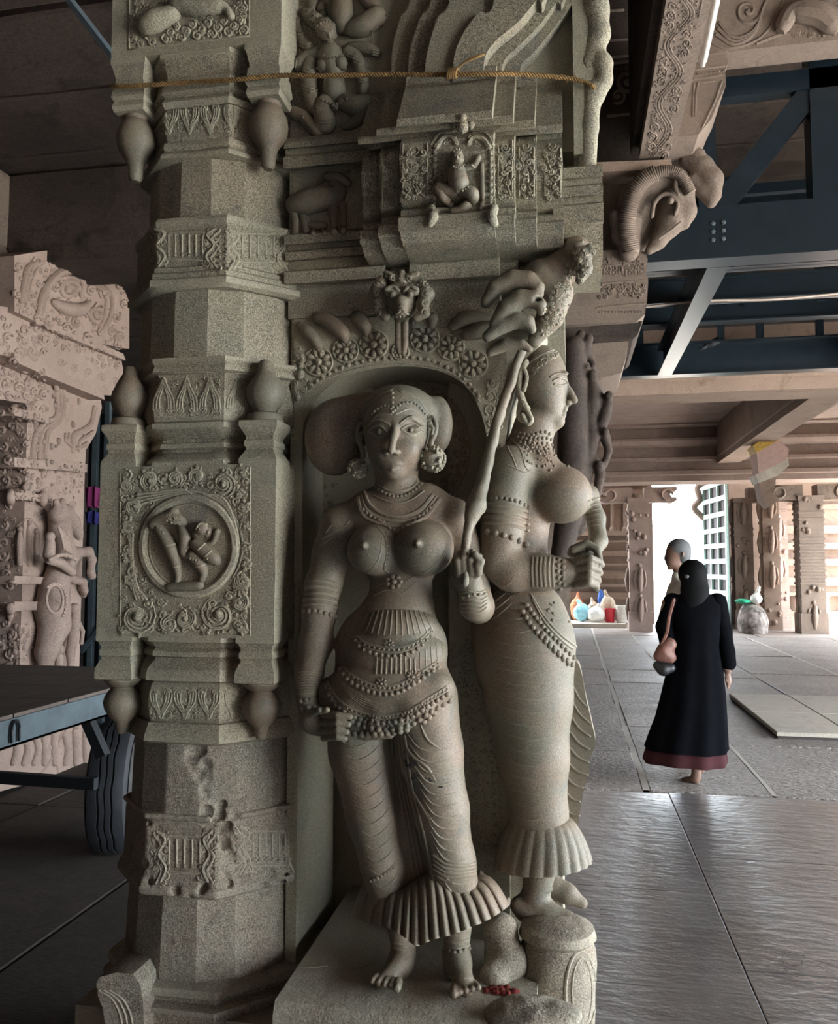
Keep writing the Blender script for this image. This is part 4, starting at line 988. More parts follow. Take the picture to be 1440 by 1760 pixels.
for k in range(3):
    ph = 2 * PI * k / 3 + t * 260
    m = MB(); m.tube(R0 + np.stack([np.zeros_like(t), np.cos(ph), np.sin(ph)], 1) * .0034, .0034, 5); m.build('strand', 'rope', rope, smooth=180)
m = MB(); kx = at(778, 126, Y=1.985)
for k in range(5):
    a = np.linspace(0, 2 * PI, 14); rad = .010
    m.tube(np.stack([kx[0] + (k - 2) * .005 + np.sin(a) * .004, kx[1] + np.cos(a) * rad, kx[2] + np.sin(a) * rad], 1), .0035, 5)
m.build('knot', 'rope', rope, smooth=180)
m = MB()
for k in range(4): m.tube(smoothline([kx, kx + (.03 + .004 * k, -.012, .016 + .003 * k), kx + (.068 + .004 * k, -.01 + .004 * k, .030 + .004 * k)], 5), .0028, 5)
rr = random.Random(5)
for k in range(26):
    i = rr.randrange(20, 500); d = np.array([rr.uniform(-1, 1), rr.uniform(-1, 0), rr.uniform(-1, 1)]); d /= np.linalg.norm(d)
    m.tube([R0[i], R0[i] + d * .008, R0[i] + d * .016 + (0, 0, -.003)], .0007, 4)
m.build('frayed_end', 'rope', rope, smooth=180)['kind'] = 'stuff'
# ================================================================== the two large figures
def fluted_fan(top, bot, Y0, d_top, d_bot, nfl, amp, nv=10, th=0.02, curve=0.5):
    """closed fluted hem between a top and a bottom edge traced in the photo, bulging towards the viewer"""
    nu = nfl * 8
    def res(P, n):
        P = smoothline(np.array(P, float), 10); L = np.concatenate([[0], np.cumsum(np.linalg.norm(np.diff(P, axis=0), axis=1))])
        t = np.linspace(0, L[-1], n); return np.stack([np.interp(t, L, P[:, i]) for i in range(P.shape[1])], 1)
    T, B = res(top, nu + 1), res(bot, nu + 1); rings_f = []; s = 0.00152
    for j in range(nv + 1):
        v = j / nv; row = []
        for i in range(nu + 1):
            u = i / nu; x = T[i, 0] * (1 - v) + B[i, 0] * v; y = T[i, 1] * (1 - v) + B[i, 1] * v
            y -= math.sin(v * PI) * curve * 12
            bul = math.sin(PI * u) ** .6; d = -(d_top * (1 - v) + d_bot * v ** .8) * bul
            fl = abs(math.sin(PI * u * nfl)) ** .7 * amp * (0.3 + .7 * v)
            row.append(at(x, y, Y=Y0 + (d - fl) * s))
        rings_f.append(np.array(row))
    m = MB(); n = nu + 1; V = np.concatenate(rings_f); m.add(V, [(j * n + i, (j + 1) * n + i, (j + 1) * n + i + 1, j * n + i + 1) for j in range(nv) for i in range(nu)])
    Bk = np.concatenate([r * np.array([1, 0, 1]) + np.array([0, Y0 + th, 0]) for r in (rings_f[0], rings_f[-1])])
    o = m.n; k = nv * n
    m.add(Bk, [])
    m.f += [(k + i, o + n + i, o + n + i + 1, k + i + 1) for i in range(nu)] + [(i + 1, o + i + 1, o + i, i) for i in range(nu)]
    m.f += [tuple([j * n for j in range(nv + 1)] + [o + n, o])[::-1], tuple([j * n + nu for j in range(nv + 1)] + [o + n + nu, o + nu])]
    return m
class Fig:
    def __init__(s, Y0, lo, hi, h):
        s.Y0 = Y0; s.s = 0.00152; s.F = Field(lo, hi, h)
    def p(s, x, y, d=0.0): return at(x, y, Y=s.Y0 + d * s.s)
    def m(s, x, y, d=0.0): return mpp(s.p(x, y, d))
    def e(s, x, y, d, rx, rd, ry, k=0.014, ang=0.0, cut=False):
        q = s.m(x, y, d); rot = None
        if ang: rot = np.array(Matrix.Rotation(ang, 3, 'Y'))
        s.F.ell(s.p(x, y, d), (rx * q, rd * q, ry * q), rot, k, cut); return s
    def c(s, nodes, k=0.014):
        s.F.chain([(s.p(x, y, d), r * s.m(x, y, d)) for x, y, d, r in nodes], k); return s
# ---------------------------------------------------------------- figure facing the viewer
ST1 = thing('figure_statue', 'frontal stone statue of a standing woman holding a flower stalk in the niche', 'statue', (-0.42, 2.06, 0.49))
f = Fig(2.06, at(490, 1735, Y=2.0) - (.03, .28, .0), at(850, 655, Y=2.2) + (.06, .10, .02), 0.0036)
f.e(685, 908, 4, 88, 50, 58).e(688, 955, 4, 72, 44, 60).e(689, 1012, 4, 55, 40, 50).e(686, 1042, 2, 60, 44, 40)
f.e(672, 1115, 4, 98, 60, 85, .03).e(670, 1175, 2, 100, 58, 75, .03)
f.c([(588, 902, 6, 32), (640, 878, 4, 34), (730, 868, 4, 34), (776, 886, 8, 30)], .03)
f.e(641, 946, -34, 45, 42, 42, .016).e(729, 943, -36, 51, 46, 48, .016)
f.c([(626, 937, -72, 7), (625, 937, -80, 5)], .006).c([(718, 934, -79, 7), (717, 934, -87, 5)], .006)
f.c([(683, 862, 4, 40), (681, 800, 0, 35)], .02)
# head
f.e(681, 738, -8, 57, 60, 70, .012).e(680, 782, -18, 45, 48, 42, .02).e(677, 812, -40, 18, 18, 14, .014)
f.c([(681, 726, -60, 5), (676, 752, -74, 6), (672, 774, -79, 7)], .009).e(664, 777, -69, 5.5, 7, 5, .005).e(681, 777, -69, 5.5, 7, 5, .005)
f.e(674, 800, -44, 20, 14, 11, .014).c([(660, 799, -55, 1.8), (667, 797, -58, 2.8), (674, 798, -60, 2.6), (681, 797, -59, 2.8), (689, 798, -56, 1.8)], .003).c([(665, 805, -56, 2.4), (674, 807, -59, 3.6), (683, 805, -57, 2.4)], .003)
f.e(651, 743, -49, 18, 10, 8, .004).e(706, 738, -49, 18, 10, 8, .004)
f.c([(632, 735, -40, 3), (650, 724, -55, 3.5), (668, 730, -62, 3)], .005).c([(690, 727, -63, 3), (708, 718, -56, 3.5), (727, 731, -42, 3)], .005)
f.e(658, 772, -46, 16, 14, 18, .02).e(700, 770, -46, 18, 15, 18, .02)
# left arm and hand (viewer's left)
f.c([(588, 905, 6, 38), (572, 950, 2, 33), (556, 1005, -6, 30), (549, 1050, -8, 28), (542, 1105, -12, 27), (532, 1160, -18, 22), (528, 1200, -22, 19)], .018)
f.e(548, 1238, -28, 34, 22, 26, .014).c([(528, 1205, -24, 17), (538, 1235, -30, 22), (575, 1252, -32, 18)], .012)
for i, (yy, r) in enumerate(((1228, 6.2), (1242, 6.6), (1256, 6.6), (1269, 6))): f.c([(556, yy, -54, r), (580, yy + 1 - i, -72, r), (602 - 3 * i, yy + 4 - i, -70, r * .85)], .0015)
f.c([(530, 1228, -46, 7), (545, 1222, -66, 6.5), (562, 1220, -76, 5.5)], .002)
# right arm, forearm pointing to the viewer, hand holding the stalk
f.c([(782, 890, 10, 30), (806, 960, 18, 26), (822, 1040, 16, 26)], .018).c([(822, 1045, 14, 27), (816, 1040, -20, 26), (808, 1005, -44, 22)], .012)
f.e(800, 985, -52, 26, 16, 30, .010)
for i, (x, y) in enumerate(((786, 950), (796, 944), (808, 948), (820, 956))): f.c([(x + 2, 985, -66, 7), (x, y + 14, -74, 6.5), (x + 4, y, -66, 5.5)], .002)
f.c([(820, 985, -64, 8), (826, 965, -74, 7), (816, 952, -78, 6)], .003)
# legs
f.c([(618, 1210, 2, 62), (622, 1290, -4, 55), (640, 1400, -8, 44), (656, 1480, 0, 36), (668, 1540, 2, 34)], .02)
f.c([(725, 1200, 0, 62), (738, 1290, -12, 56), (757, 1390, -16, 47), (775, 1480, -8, 40), (790, 1540, 0, 36)], .02)
f.e(680, 1330, 16, 40, 20, 130, .02).e(705, 1450, 16, 55, 20, 110, .02)
# feet
f.c([(672, 1540, 2, 30), (690, 1600, 0, 21), (693, 1640, -4, 20), (688, 1660, -12, 24)], .014).c([(688, 1655, -20, 22), (668, 1680, -48, 16), (655, 1688, -66, 11)], .012)
f.c([(790, 1550, 0, 32), (785, 1600, -2, 22), (784, 1640, -6, 22), (786, 1660, -14, 25)], .014).c([(787, 1655, -24, 24), (796, 1688, -56, 17), (800, 1700, -70, 13)], .012)
for i in range(5):
    f.c([(648 + i * 9, 1678 + i * 2.5, -58 - i * 2.0, 6.5 + (i == 4) * 2), (640 + i * 10.5, 1686 + i * 3, -84 - i * 1.5, 5.6 + (i == 4) * 2.2)], .002)
    f.c([(782 + i * 8, 1694 - i * 1.0, -62 + i * 2.0, 6.5 + (i == 0) * 2), (780 + i * 10.5, 1708 - i * 2.6, -90 + i * 3.0, 5.6 + (i == 0) * 2.4)], .002)
body = f.F.to_mb(1); b1o = body.build('body', 'granite_smooth', ST1, smooth=180)
B1 = body.bvh()
# hair: bun, ears, earrings
g = Fig(2.10, at(510, 830, Y=2.0) - (.02, .1, .02), at(790, 640, Y=2.2) + (.02, .08, .02), 0.004)
g.e(575, 752, 6, 52, 44, 66, .02).e(605, 722, 6, 40, 40, 40, .03).e(640, 700, 0, 40, 40, 26, .03); bun = g.F.to_mb(1); bun.build('hair_bun', 'granite_halo', ST1, smooth=180, label='big rounded hair bun beside the head')
g = Fig(2.06, at(590, 830, Y=1.9) - (.02, .1, .02), at(780, 640, Y=2.2) + (.02, .08, .02), 0.0036)
g.e(685, 712, 10, 66, 60, 50, .02).e(752, 730, 22, 26, 20, 50, .02)
cb_ = Carver(bun.bvh(), sink=.2); cb_.pack(lambda x, y: 590 < x - (y - 740) * .12 < 622, (585, 690, 630, 815), 3.5, 7, 500, 12); cb_.build('hair_net', 'granite_halo', ST1, stuff=True)
hb = g.F.to_mb(1); hb.build('hair', 'granite_smooth', ST1, smooth=180); HB = hb.bvh()
rr = random.Random(21)
for cx, cy, r, d in ((745, 790, 22, -14), (616, 806, 17, -8)):
    m = MB(); m.ball(f.p(cx, cy, d), r * f.s, 14, 9)
    for k in range(30):
        a, b = rr.uniform(0, 2 * PI), rr.uniform(-.2, 1.0); m.ball(f.p(cx, cy, d) + np.array([math.cos(a) * math.cos(b), -abs(math.sin(b)) - .25, math.sin(a) * math.cos(b)]) * r * f.s * .95, .0048, 7, 5)
    m.build('earring', 'granite', ST1, smooth=60, label='large round studded ear ornament')
for s_, cx, cy in ((1, 739, 742), (-1, 624, 752)):
    m = MB(); m.tube([f.p(cx + s_ * q[0], cy + q[1], -16) for q in smoothline([(-6, -18), (4, -24), (10, -12), (8, 4), (2, 18), (0, 34)], 4)], .0072, 7); m.tube([f.p(cx + s_ * q[0], cy + q[1], -20) for q in smoothline([(0, -10), (5, -6), (3, 4)], 4)], .005, 6)
    m.build('ear', 'granite_smooth', ST1, smooth=180)
c = Carver(HB, sink=.3)
for k in range(7): c.line([(676 - 1 * k, 668 + 2 * k), (648 - 4 * k, 684 + 3 * k), (630 - 2 * k, 712 + 2 * k)], 1.3); c.line([(682 + 2 * k, 668 + 2 * k), (712 + 3 * k, 680 + 2 * k), (732 + 2 * k, 706 + 2 * k)], 1.3)
c.build('hair_strands', 'granite_smooth', ST1)
hs = MB(); hs.v = body.v + hb.v; hs.f = body.f + [tuple(i + body.n for i in q) for q in hb.f]; hs.n = body.n + hb.n
BH = hs.bvh(); c = Carver(BH, sink=.1)
c.dots([(628, 728), (645, 706), (664, 698), (676, 706), (690, 694), (712, 694), (735, 716)], 3.2, step=6.5); c.line([(630, 736), (648, 714), (672, 712)], 1.6); c.line([(680, 712), (708, 703), (736, 726)], 1.6)
for y in (676, 684, 692, 700, 708): c.dot(674, y, 3.6)
c.build('diadem', 'granite_smooth', ST1, label='beaded diadem across the forehead')
c = Carver(B1, sink=.35)
for pts in ([(633, 742), (642, 734), (655, 733), (668, 746)], [(633, 742), (650, 751), (668, 746)], [(689, 738), (700, 731), (714, 731), (727, 741)], [(689, 738), (706, 748), (724, 741)]): c.line(pts, 2.1, sm=5, lift=.25)
for pts in ([(630, 733), (648, 721), (670, 730)], [(688, 727), (708, 716), (730, 730)]): c.line(pts, 2.0, sm=5, lift=.2)
c.dot(652, 742, 5, lift=0); c.dot(706, 739, 5, lift=0)
c.build('eyelids', 'granite_smooth', ST1)
# jewellery on the torso
c = Carver(B1, sink=.2)
for k, (dy, r) in enumerate(((0, 2.2), (9, 3.0), (20, 2.0))):
    c.line([(648 - 3 * k, 832 + dy), (665, 842 + dy), (685, 845 + dy), (708, 838 + dy), (722 + 3 * k, 824 + dy)], r) if k != 1 else c.dots([(645, 838), (665, 850), (685, 853), (708, 846), (724, 832)], 3.4, step=6.5)
for w, (dx, dy) in ((3.4, (0, 0)), (2.4, (-6, 8)), (4.0, (-12, 16))): c.line([(626 + dx, 846), (636 + dx, 868 + dy), (660 + dx * .5, 884 + dy), (690, 888 + dy), (722 - dx * .4, 876 + dy), (744 - dx, 850 + dy * .5)], w)
c.dots([(618, 870), (640, 888), (660, 898), (680, 906), (700, 902), (722, 888), (745, 868)], 4.2, step=8); c.dots([(655, 898), (672, 908), (684, 912), (700, 904)], 4.8, step=8)
c.line([(648, 905), (662, 925), (664, 955), (660, 975), (668, 985)], 2.0); c.dots([(664, 915), (668, 950), (660, 978)], 2.4, step=6)
for k in range(5): c.line([(628 + 4 * k, 985 - 1 * k), (645 + 3 * k, 975 - 8 * k), (656, 945 - 6 * k)], 1.2); c.line([(715 + 6 * k, 988 - 1 * k), (745 + 4 * k, 975 - 5 * k), (768, 950 - 4 * k)], 1.2)
for a in range(7): c.dot(677 + 11 * math.cos(a * .9), 1000 + 9 * math.sin(a * .9), 5, lift=.4)
c.dot(677, 1000, 6, lift=.6); c.line([(640, 1012), (660, 1002)], 1.5); c.line([(694, 1002), (712, 990)], 1.5); c.line([(642, 1024), (665, 1014), (690, 1020), (715, 1000)], 1.3)
for pts in ([(560, 915), (572, 902), (590, 905), (600, 895)], [(552, 938), (575, 922), (592, 926), (604, 915)], [(555, 926), (580, 912)]): c.line(pts, 1.8)
c.build('necklaces', 'granite_smooth', ST1, label='layered bead necklaces over the chest')
c = Carver(B1, sink=.3)
for y, r in ((1000, 4), (1010, 5), (1021, 5.2), (1031, 4), (1040, 3)): c.line([(518, y + 2), (535, y - 2), (556, y - 2), (578, y + 4)], r)
c.dots([(522, 1050), (540, 1050), (560, 1054), (576, 1060)], 5, step=9)
for k in range(9): c.line([(506, 1158 + k * 4.6), (520, 1154 + k * 4.6), (538, 1154 + k * 4.6), (553, 1158 + k * 4.6)], 2.0)
c.dots([(508, 1207), (530, 1202), (552, 1206)], 4.6, step=8); c.dots([(508, 1222), (530, 1216), (550, 1220)], 5.2, step=9)
for k in range(6): c.line([(792, 1020 + k * 6), (806, 1016 + k * 7), (824, 1018 + k * 7), (836, 1014 + k * 6)], 2.4)
c.dots([(796, 1026), (812, 1022), (832, 1020)], 4.0, step=8)
c.build('bangles', 'granite_smooth', ST1, label='stacked bangles and armlets')
# hip cloth: layered sash with fringes
g = Fig(2.06, at(540, 1290, Y=1.9) - (.03, .25, .02), at(800, 1030, Y=2.15) + (.03, .06, .02), 0.0038)
def apron(pts, d, r, k=.012):
    for (x0, y0), (x1, y1) in zip(pts[:-1], pts[1:]): g.F.cap(g.p(x0, y0, d), g.p(x1, y1, d), r * g.s, None, k)
g.e(684, 1078, -10, 70, 58, 40, .004).e(676, 1122, -12, 94, 62, 50, .004).e(672, 1176, -12, 108, 66, 54, .004)
g.c([(578, 1222, -22, 26), (612, 1244, -44, 17), (650, 1250, -56, 14), (690, 1242, -60, 14), (728, 1222, -54, 14), (766, 1188, -30, 14)], .02).c([(566, 1190, -10, 26), (610, 1215, -34, 28), (660, 1222, -44, 26), (710, 1210, -46, 26), (752, 1180, -34, 24)], .02)
g.c([(560, 1244, -30, 16), (590, 1258, -44, 12), (630, 1262, -54, 9), (670, 1262, -60, 8)], .012)
ap = g.F.to_mb(1); ap.build('hip_cloth', 'granite_smooth', ST1, smooth=180); AP = ap.bvh()
c = Carver(AP, sink=.25)
for k in range(13):
    x = 618 + k * 10.5; c.line([(636 + k * 7.6, 1050), (x, 1085 + 6 * math.sin(k / 12 * PI))], 2.0)
for k in range(9): c.line([(648 + k * 8, 1130 + 3 * math.sin(k)), (646 + k * 8.4, 1158)], 2.2)
for k in range(6): c.line([(722 + k * 9, 1122 - k * 6), (722 + k * 10, 1148 - k * 4)], 1.5)
c.line([(634, 1047), (660, 1042), (690, 1046), (740, 1048)], 2.6)
S1 = [(605, 1080), (622, 1102), (650, 1112), (684, 1114), (715, 1104), (740, 1080)]; S2 = [(574, 1110), (588, 1145), (612, 1165), (645, 1178), (680, 1178), (715, 1160), (752, 1135)]; S3 = [(562, 1170), (585, 1205), (620, 1224), (655, 1230), (700, 1222), (735, 1200), (768, 1180)]
for Sx, rs in ((S1, (3.2, 4.2)), (S2, (3.4, 5.2)), (S3, (3.0, 5.5))):
    P = np.array(Sx, float); c.line(P, 2.6); c.line(P + (0, 7), 2.2); c.dots(P + (0, 3), rs[0], step=8); c.dots(P + (0, 13), rs[1], step=10)
c.dots(np.array(S3) + (4, 24), 6.0, step=12); c.flower(709, 1164, 13, 10); c.flower(655, 1175, 11, 8); c.flower(668, 1108, 10, 8); c.flower(640, 1238, 12, 8); c.flower(668, 1240, 12, 8); c.flower(700, 1232, 12, 8); c.flower(728, 1216, 11, 8)
for k in range(6): c.line([(566 + 4 * k, 1130 + k * 10), (590 + 6 * k, 1172 + k * 8), (630 + 6 * k, 1200 + k * 5)], 1.2)
c.build('girdle', 'granite_smooth', ST1, label='beaded girdles and flower fringe around the hips')
fr_ = Carver(AP, sink=.1)
fr_.dots([(600, 1262), (640, 1262), (680, 1258), (715, 1248), (745, 1226)], 6.5, step=11, lift=.2); fr_.build('girdle_fringe', 'granite_smooth', ST1)
# cloth folds over the legs, central pleat
c = Carver(B1, sink=.15)
for k in range(12):
    y = 1268 + k * 22; w = 46 - k * 1.2; cx = 620 + k * 3.9
    c.line([(cx - w * .7, y + 6), (cx - w * .2, y + 16), (cx + w * .35, y + 4), (cx + w * .75, y - 18)], 1.8, taper=True)
for k in range(14):
    y = 1275 + k * 19; cx = 735 + k * 4.0; w = 46 - k * .9
    c.line([(cx - w * .8, y - 16), (cx - w * .35, y + 10), (cx + w * .2, y + 17), (cx + w * .8, y + 10)], 2.2, taper=True)
for pts in ([(690, 1262), (705, 1295), (735, 1320), (750, 1345)], [(720, 1240), (735, 1272), (760, 1290)], [(684, 1280), (700, 1340), (724, 1385), (745, 1420)]): c.line(pts, 2.8, taper=True)
for k in range(5): c.line([(672 + 6 * k, 1265), (684 + 6 * k, 1350), (700 + 7 * k, 1430), (714 + 8 * k, 1515)], 2.6)
c.build('leg_folds', 'granite_smooth', ST1)
hem = fluted_fan([(638, 1506), (660, 1524), (690, 1528), (715, 1512), (740, 1500), (770, 1518), (800, 1520), (826, 1502)], [(604, 1572), (628, 1586), (660, 1592), (690, 1608), (716, 1626), (742, 1616), (778, 1606), (815, 1592), (848, 1576), (876, 1556)], 2.10, 42, 104, 16, 9, nv=14, curve=1.2)
hem.build('skirt_hem', 'granite_smooth', ST1, smooth=60, label='fluted flaring hem of the skirt')
c = Carver(B1, sink=.2); c.dots([(636, 1514), (655, 1506), (676, 1490)], 3.5, step=6)
for k in range(5): c.line([(745, 1470 + 8 * k), (768, 1486 + 7 * k), (800, 1488 + 6 * k), (822, 1482 + 6 * k)], 2.6, lift=.2)
c.build('hem_folds', 'granite_smooth', ST1)
c = Carver(B1, sink=.3)
for y in (1612, 1622): c.line([(764, y + 4), (784, y + 8), (806, y + 2)], 3.2); c.line([(676, y + 8), (694, y + 12), (712, y + 6)], 3.0)
c.dots([(764, 1632), (784, 1637), (806, 1630)], 4, step=8); c.line([(766, 1676), (784, 1682), (810, 1680)], 1.5); c.build('anklets', 'granite_smooth', ST1)
# flower stalk
m = MB(); st = smoothline([f.p(800, 1004, -70), f.p(798, 960, -62), f.p(803, 915, -52), f.p(818, 868, -36), f.p(836, 800, -6), f.p(856, 720, 16), f.p(880, 650, 30), f.p(898, 600, 36)], 8)
rads = np.interp(np.linspace(0, 1, len(st)), [0, .2, .34, .42, .5, .7, 1], [.009, .010, .013, .026, .017, .014, .011]); m.tube(st, rads, 12)
m.build('flower_stalk', 'granite_smooth', ST1, smooth=60, wob=.004, wsc=30, label='stalk and bud held in the raised hand')
# black lichen spots on the thigh
c = Carver(B1, sink=.8); rr = random.Random(8)
for cx, cy, n, sp, r in ((708, 1312, 12, 10, 5), (714, 1334, 9, 8, 4), (758, 1352, 4, 4, 3.5), (736, 1340, 4, 4, 3), (696, 1290, 4, 6, 2)):
    for k in range(n): c.dot(cx + rr.uniform(-sp, sp), cy + rr.uniform(-sp, sp) * .8, rr.uniform(.5, 1) * r, rr.uniform(.4, .9) * r, flat=.12, lift=.1)
c.build('lichen_spots', 'lichen', ST1, label='small black lichen spots on the thigh')

# ---------------------------------------------------------------- figure in profile
ST2 = thing('figure_statue', 'stone statue of a woman in profile facing right with joined hands', 'statue', (-0.08, 2.2, 0.6))
f = Fig(2.20, at(800, 1640, Y=2.1) - (.06, .22, .03), at(1060, 575, Y=2.3) + (.06, .22, .02), 0.0042)
f.e(931, 655, 0, 43, 46, 62, .012).e(940, 688, 0, 31, 38, 44, .014).e(957, 724, 0, 14, 18, 13, .012)
f.c([(968, 652, 0, 5), (979, 674, 0, 6), (987, 688, 0, 6.5)], .006).e(976, 693, 0, 7, 10, 5, .004)
f.c([(970, 703, -6, 5.5), (971, 703, 6, 5.5)], .002).c([(968, 713, -5, 5.5), (968, 713, 5, 5.5)], .002).c([(958, 648, -34, 4), (972, 642, -22, 5)], .006)
f.c([(918, 735, 0, 36), (905, 782, 0, 38)], .02)
f.e(890, 835, 4, 56, 52, 75, .03).e(896, 900, 4, 48, 48, 60, .03).e(892, 965, 4, 50, 46, 60, .03).e(898, 1075, 4, 78, 60, 85, .03)
f.c([(850, 1085, 6, 40), (870, 1130, 0, 60)], .03)
f.e(964, 850, -16, 52, 46, 50, .016).e(966, 852, 52, 50, 44, 48, .016)
f.e(925, 808, 6, 40, 60, 34, .03)
f.c([(878, 805, -46, 40), (866, 860, -58, 37), (862, 915, -64, 35), (856, 962, -66, 36), (880, 982, -66, 34), (930, 984, -62, 31), (972, 985, -54, 27)], .016)
f.e(998, 986, -48, 28, 24, 26, .012)
for i, yy in enumerate((962, 976, 990, 1003)): f.c([(990, yy + 3, -70, 7.5), (1014 - i, yy - 2, -78, 7.5), (1030 - 2 * i, yy + 4, -62, 6.8), (1034 - 3 * i, yy + 9, -40, 6)], .0015)
f.c([(898, 800, 60, 36), (985, 838, 78, 20), (1012, 850, 74, 15), (1024, 890, 66, 15), (1028, 930, 50, 15), (1016, 950, 16, 15)], .014)
f.e(1000, 950, -14, 26, 20, 14, .012)
for i, dd in enumerate((-52, -36, -20, -4)): f.c([(984, 944, dd, 7.5), (1008, 934 + i, dd, 7.2), (1026, 944 + i, dd - 2, 6.8), (1030, 960, dd - 4, 6)], .0015)
f.c([(905, 1110, 0, 84), (908, 1200, 0, 74), (916, 1300, 0, 60), (926, 1400, 2, 48), (928, 1460, 4, 40), (926, 1500, 4, 24), (920, 1545, 0, 25)], .02)
f.c([(905, 1560, 0, 24), (940, 1572, -8, 22), (975, 1582, -14, 16)], .014)
for i in range(5): f.c([(972, 1580 + i * 3.2, 8 - i * 11, 7), (992, 1584 + i * 2.5, 6 - i * 11, 6), (1002, 1590 + i * 2, 4 - i * 11, 5.5)], .003)
f.c([(945, 1520, 50, 20), (975, 1536, 46, 16), (1000, 1552, 44, 10)], .014)
f.c([(890, 1556, -10, 14), (930, 1590, -20, 14), (1000, 1606, -14, 14)], .01)
body2 = f.F.to_mb(1); body2.build('body', 'granite_smooth', ST2, smooth=180); B2 = body2.bvh()
c = Carver(B2, sink=.2)
for k in range(9):
    t = k / 8; x = 913 + 60 * t; y = 640 - 36 * math.sin(t * 1.5); c.scroll(x, y, 6, 1.4, k, 1, 1.8)
for k in range(4): c.line([(905 + 12 * k, 628 - 9 * k), (925 + 12 * k, 612 - 5 * k), (950 + 8 * k, 606 - 1 * k)], 1.3)
c.build('hair_curls', 'granite_smooth', ST2, label='row of curls along the hairline')
c = Carver(B2, sink=.4)
for pts in ([(946, 648), (958, 642), (974, 644)], [(950, 655), (960, 650), (971, 652), (975, 658)], [(952, 660), (964, 663), (972, 660)]): c.line(pts, 2.0, lift=.5)
c.build('eyelids', 'granite_smooth', ST2)
m = MB(); m.tube([f.p(x, y, -42) for x, y in smoothline([(904, 622), (894, 640), (892, 665), (898, 690), (906, 705)], 5)], .010, 8); m.tube([f.p(x, y, -46) for x, y in smoothline([(900, 632), (905, 650), (900, 672)], 5)], .006, 7)
m.tube([f.p(x, y, -44) for x, y in smoothline([(900, 690), (906, 705), (913, 722), (906, 728), (897, 712)], 5)], .007, 8); m.tube([f.p(x, y, -38) for x, y in smoothline([(893, 690), (890, 715), (897, 725)], 5)], .005, 7)
m.build('ear_ornament', 'granite', ST2, smooth=180, label='ear with a long looped ornament')
c = Carver(B2, sink=.2); rr = random.Random(31)
for k in range(5): c.dots([(886 + 4 * k, 742 + 9 * k), (910 + 4 * k, 748 + 7 * k), (934 + 6 * k, 742 + 11 * k), (944 + 8 * k, 746 + 14 * k)], 3.6, step=7)
for k in range(60): c.dot(900 + rr.uniform(0, 70), 755 + rr.uniform(-10, 20) + rr.uniform(0, 1) * 40, rr.uniform(2.2, 3.6))
for pts in ([(878, 752), (895, 775), (902, 800), (908, 808)], [(868, 762), (880, 785), (888, 806)], [(872, 800), (888, 806), (902, 812), (912, 808)]): c.line(pts, 1.8)
c.build('necklaces', 'granite_smooth', ST2, label='dense beaded collar round the neck')
c = Carver(B2, sink=.3)
for y, r in ((872, 4), (882, 5), (893, 4.5), (904, 3.5)): c.line([(834, y - 6), (850, y - 4), (875, y - 2), (898, y + 4), (908, y + 8)], r)
c.dots([(836, 856), (860, 856), (890, 862), (908, 872)], 4, step=8); c.dots([(838, 914), (858, 918), (880, 924), (904, 936)], 6, step=12)
for k in range(6): c.line([(916 + k * 7, 958), (914 + k * 7, 980), (916 + k * 7, 1008)], 2.4)
c.dots([(960, 962), (958, 985), (962, 1012)], 5, step=9); c.dots([(968, 965), (967, 990), (970, 1014)], 5, step=9)
for k in range(6): c.line([(1010, 862 + k * 9), (1020, 858 + k * 9), (1030, 856 + k * 9)], 2)
c.build('bangles', 'granite_smooth', ST2, label='armlets and wrist bangles of the profile figure')
c = Carver(B2, sink=.1)
for k in range(16):
    y = 1058 + k * 23; x0 = np.interp(y, [1050, 1100, 1300, 1420], [832, 838, 866, 878]); x1 = np.interp(y, [1050, 1200, 1420], [905, 940, 930])
    c.line([(x0, y - 8), (x0 + (x1 - x0) * .35, y + 3), (x0 + (x1 - x0) * .75, y + 6), (x1, y + 2)], 2.0, taper=True)
for k in range(4): c.line([(880, 1000 + 12 * k), (860, 1012 + 14 * k), (838, 1030 + 14 * k)], 1.8, taper=True)
c.build('leg_folds', 'granite_smooth', ST2)
c = Carver(B2, sink=.15)
for off in (0, 8): c.line([(912 + off * .3, 1022 + off), (935, 1060 + off), (962, 1090 + off), (990, 1112 + off)], 2.8)
c.dots([(905, 1040), (925, 1068), (950, 1095), (985, 1130)], 5, step=9); c.dots([(898, 1052), (915, 1078), (940, 1106), (975, 1140)], 5.5, step=10); c.dots([(932, 1090), (955, 1118), (982, 1142)], 5.5, step=10)
for k in range(14): c.dot(rr.uniform(925, 985), rr.uniform(1030, 1075), rr.uniform(2, 4))
c.build('girdle', 'granite_smooth', ST2, label='slanting beaded girdle over the hip')
# fluted hem, round
m = MB(); nfl = 22; nu = nfl * 8; rings = []
for j in range(13):
    v = j / 12; y = 1402 + 88 * v; r = 44 + 36 * v ** .6 + 2 * math.sin(v * PI); q0 = f.p(930 + 2 * v, y, 0); k = mpp(q0); R = []
    for i in range(nu):
        a = 2 * PI * i / nu; fl_ = abs(math.sin(a * nfl / 2 + v * .9)) ** .7 * 5 * (.2 + .8 * v)
        R.append((q0[0] + math.cos(a) * (r + fl_) * k, q0[1] + math.sin(a) * (r + fl_) * k * .85, q0[2] + (.012 * math.cos(a) + .012) * v))
    rings.append(R)
q0 = f.p(932, 1486, 0); rings.append([(q0[0] + (x - q0[0]) * .5, q0[1] + (y - q0[1]) * .5, z + .02) for x, y, z in rings[-1]])
m.loft(rings[::-1]); m.build('skirt_hem', 'granite_smooth', ST2, smooth=60, label='round fluted hem above the ankle')
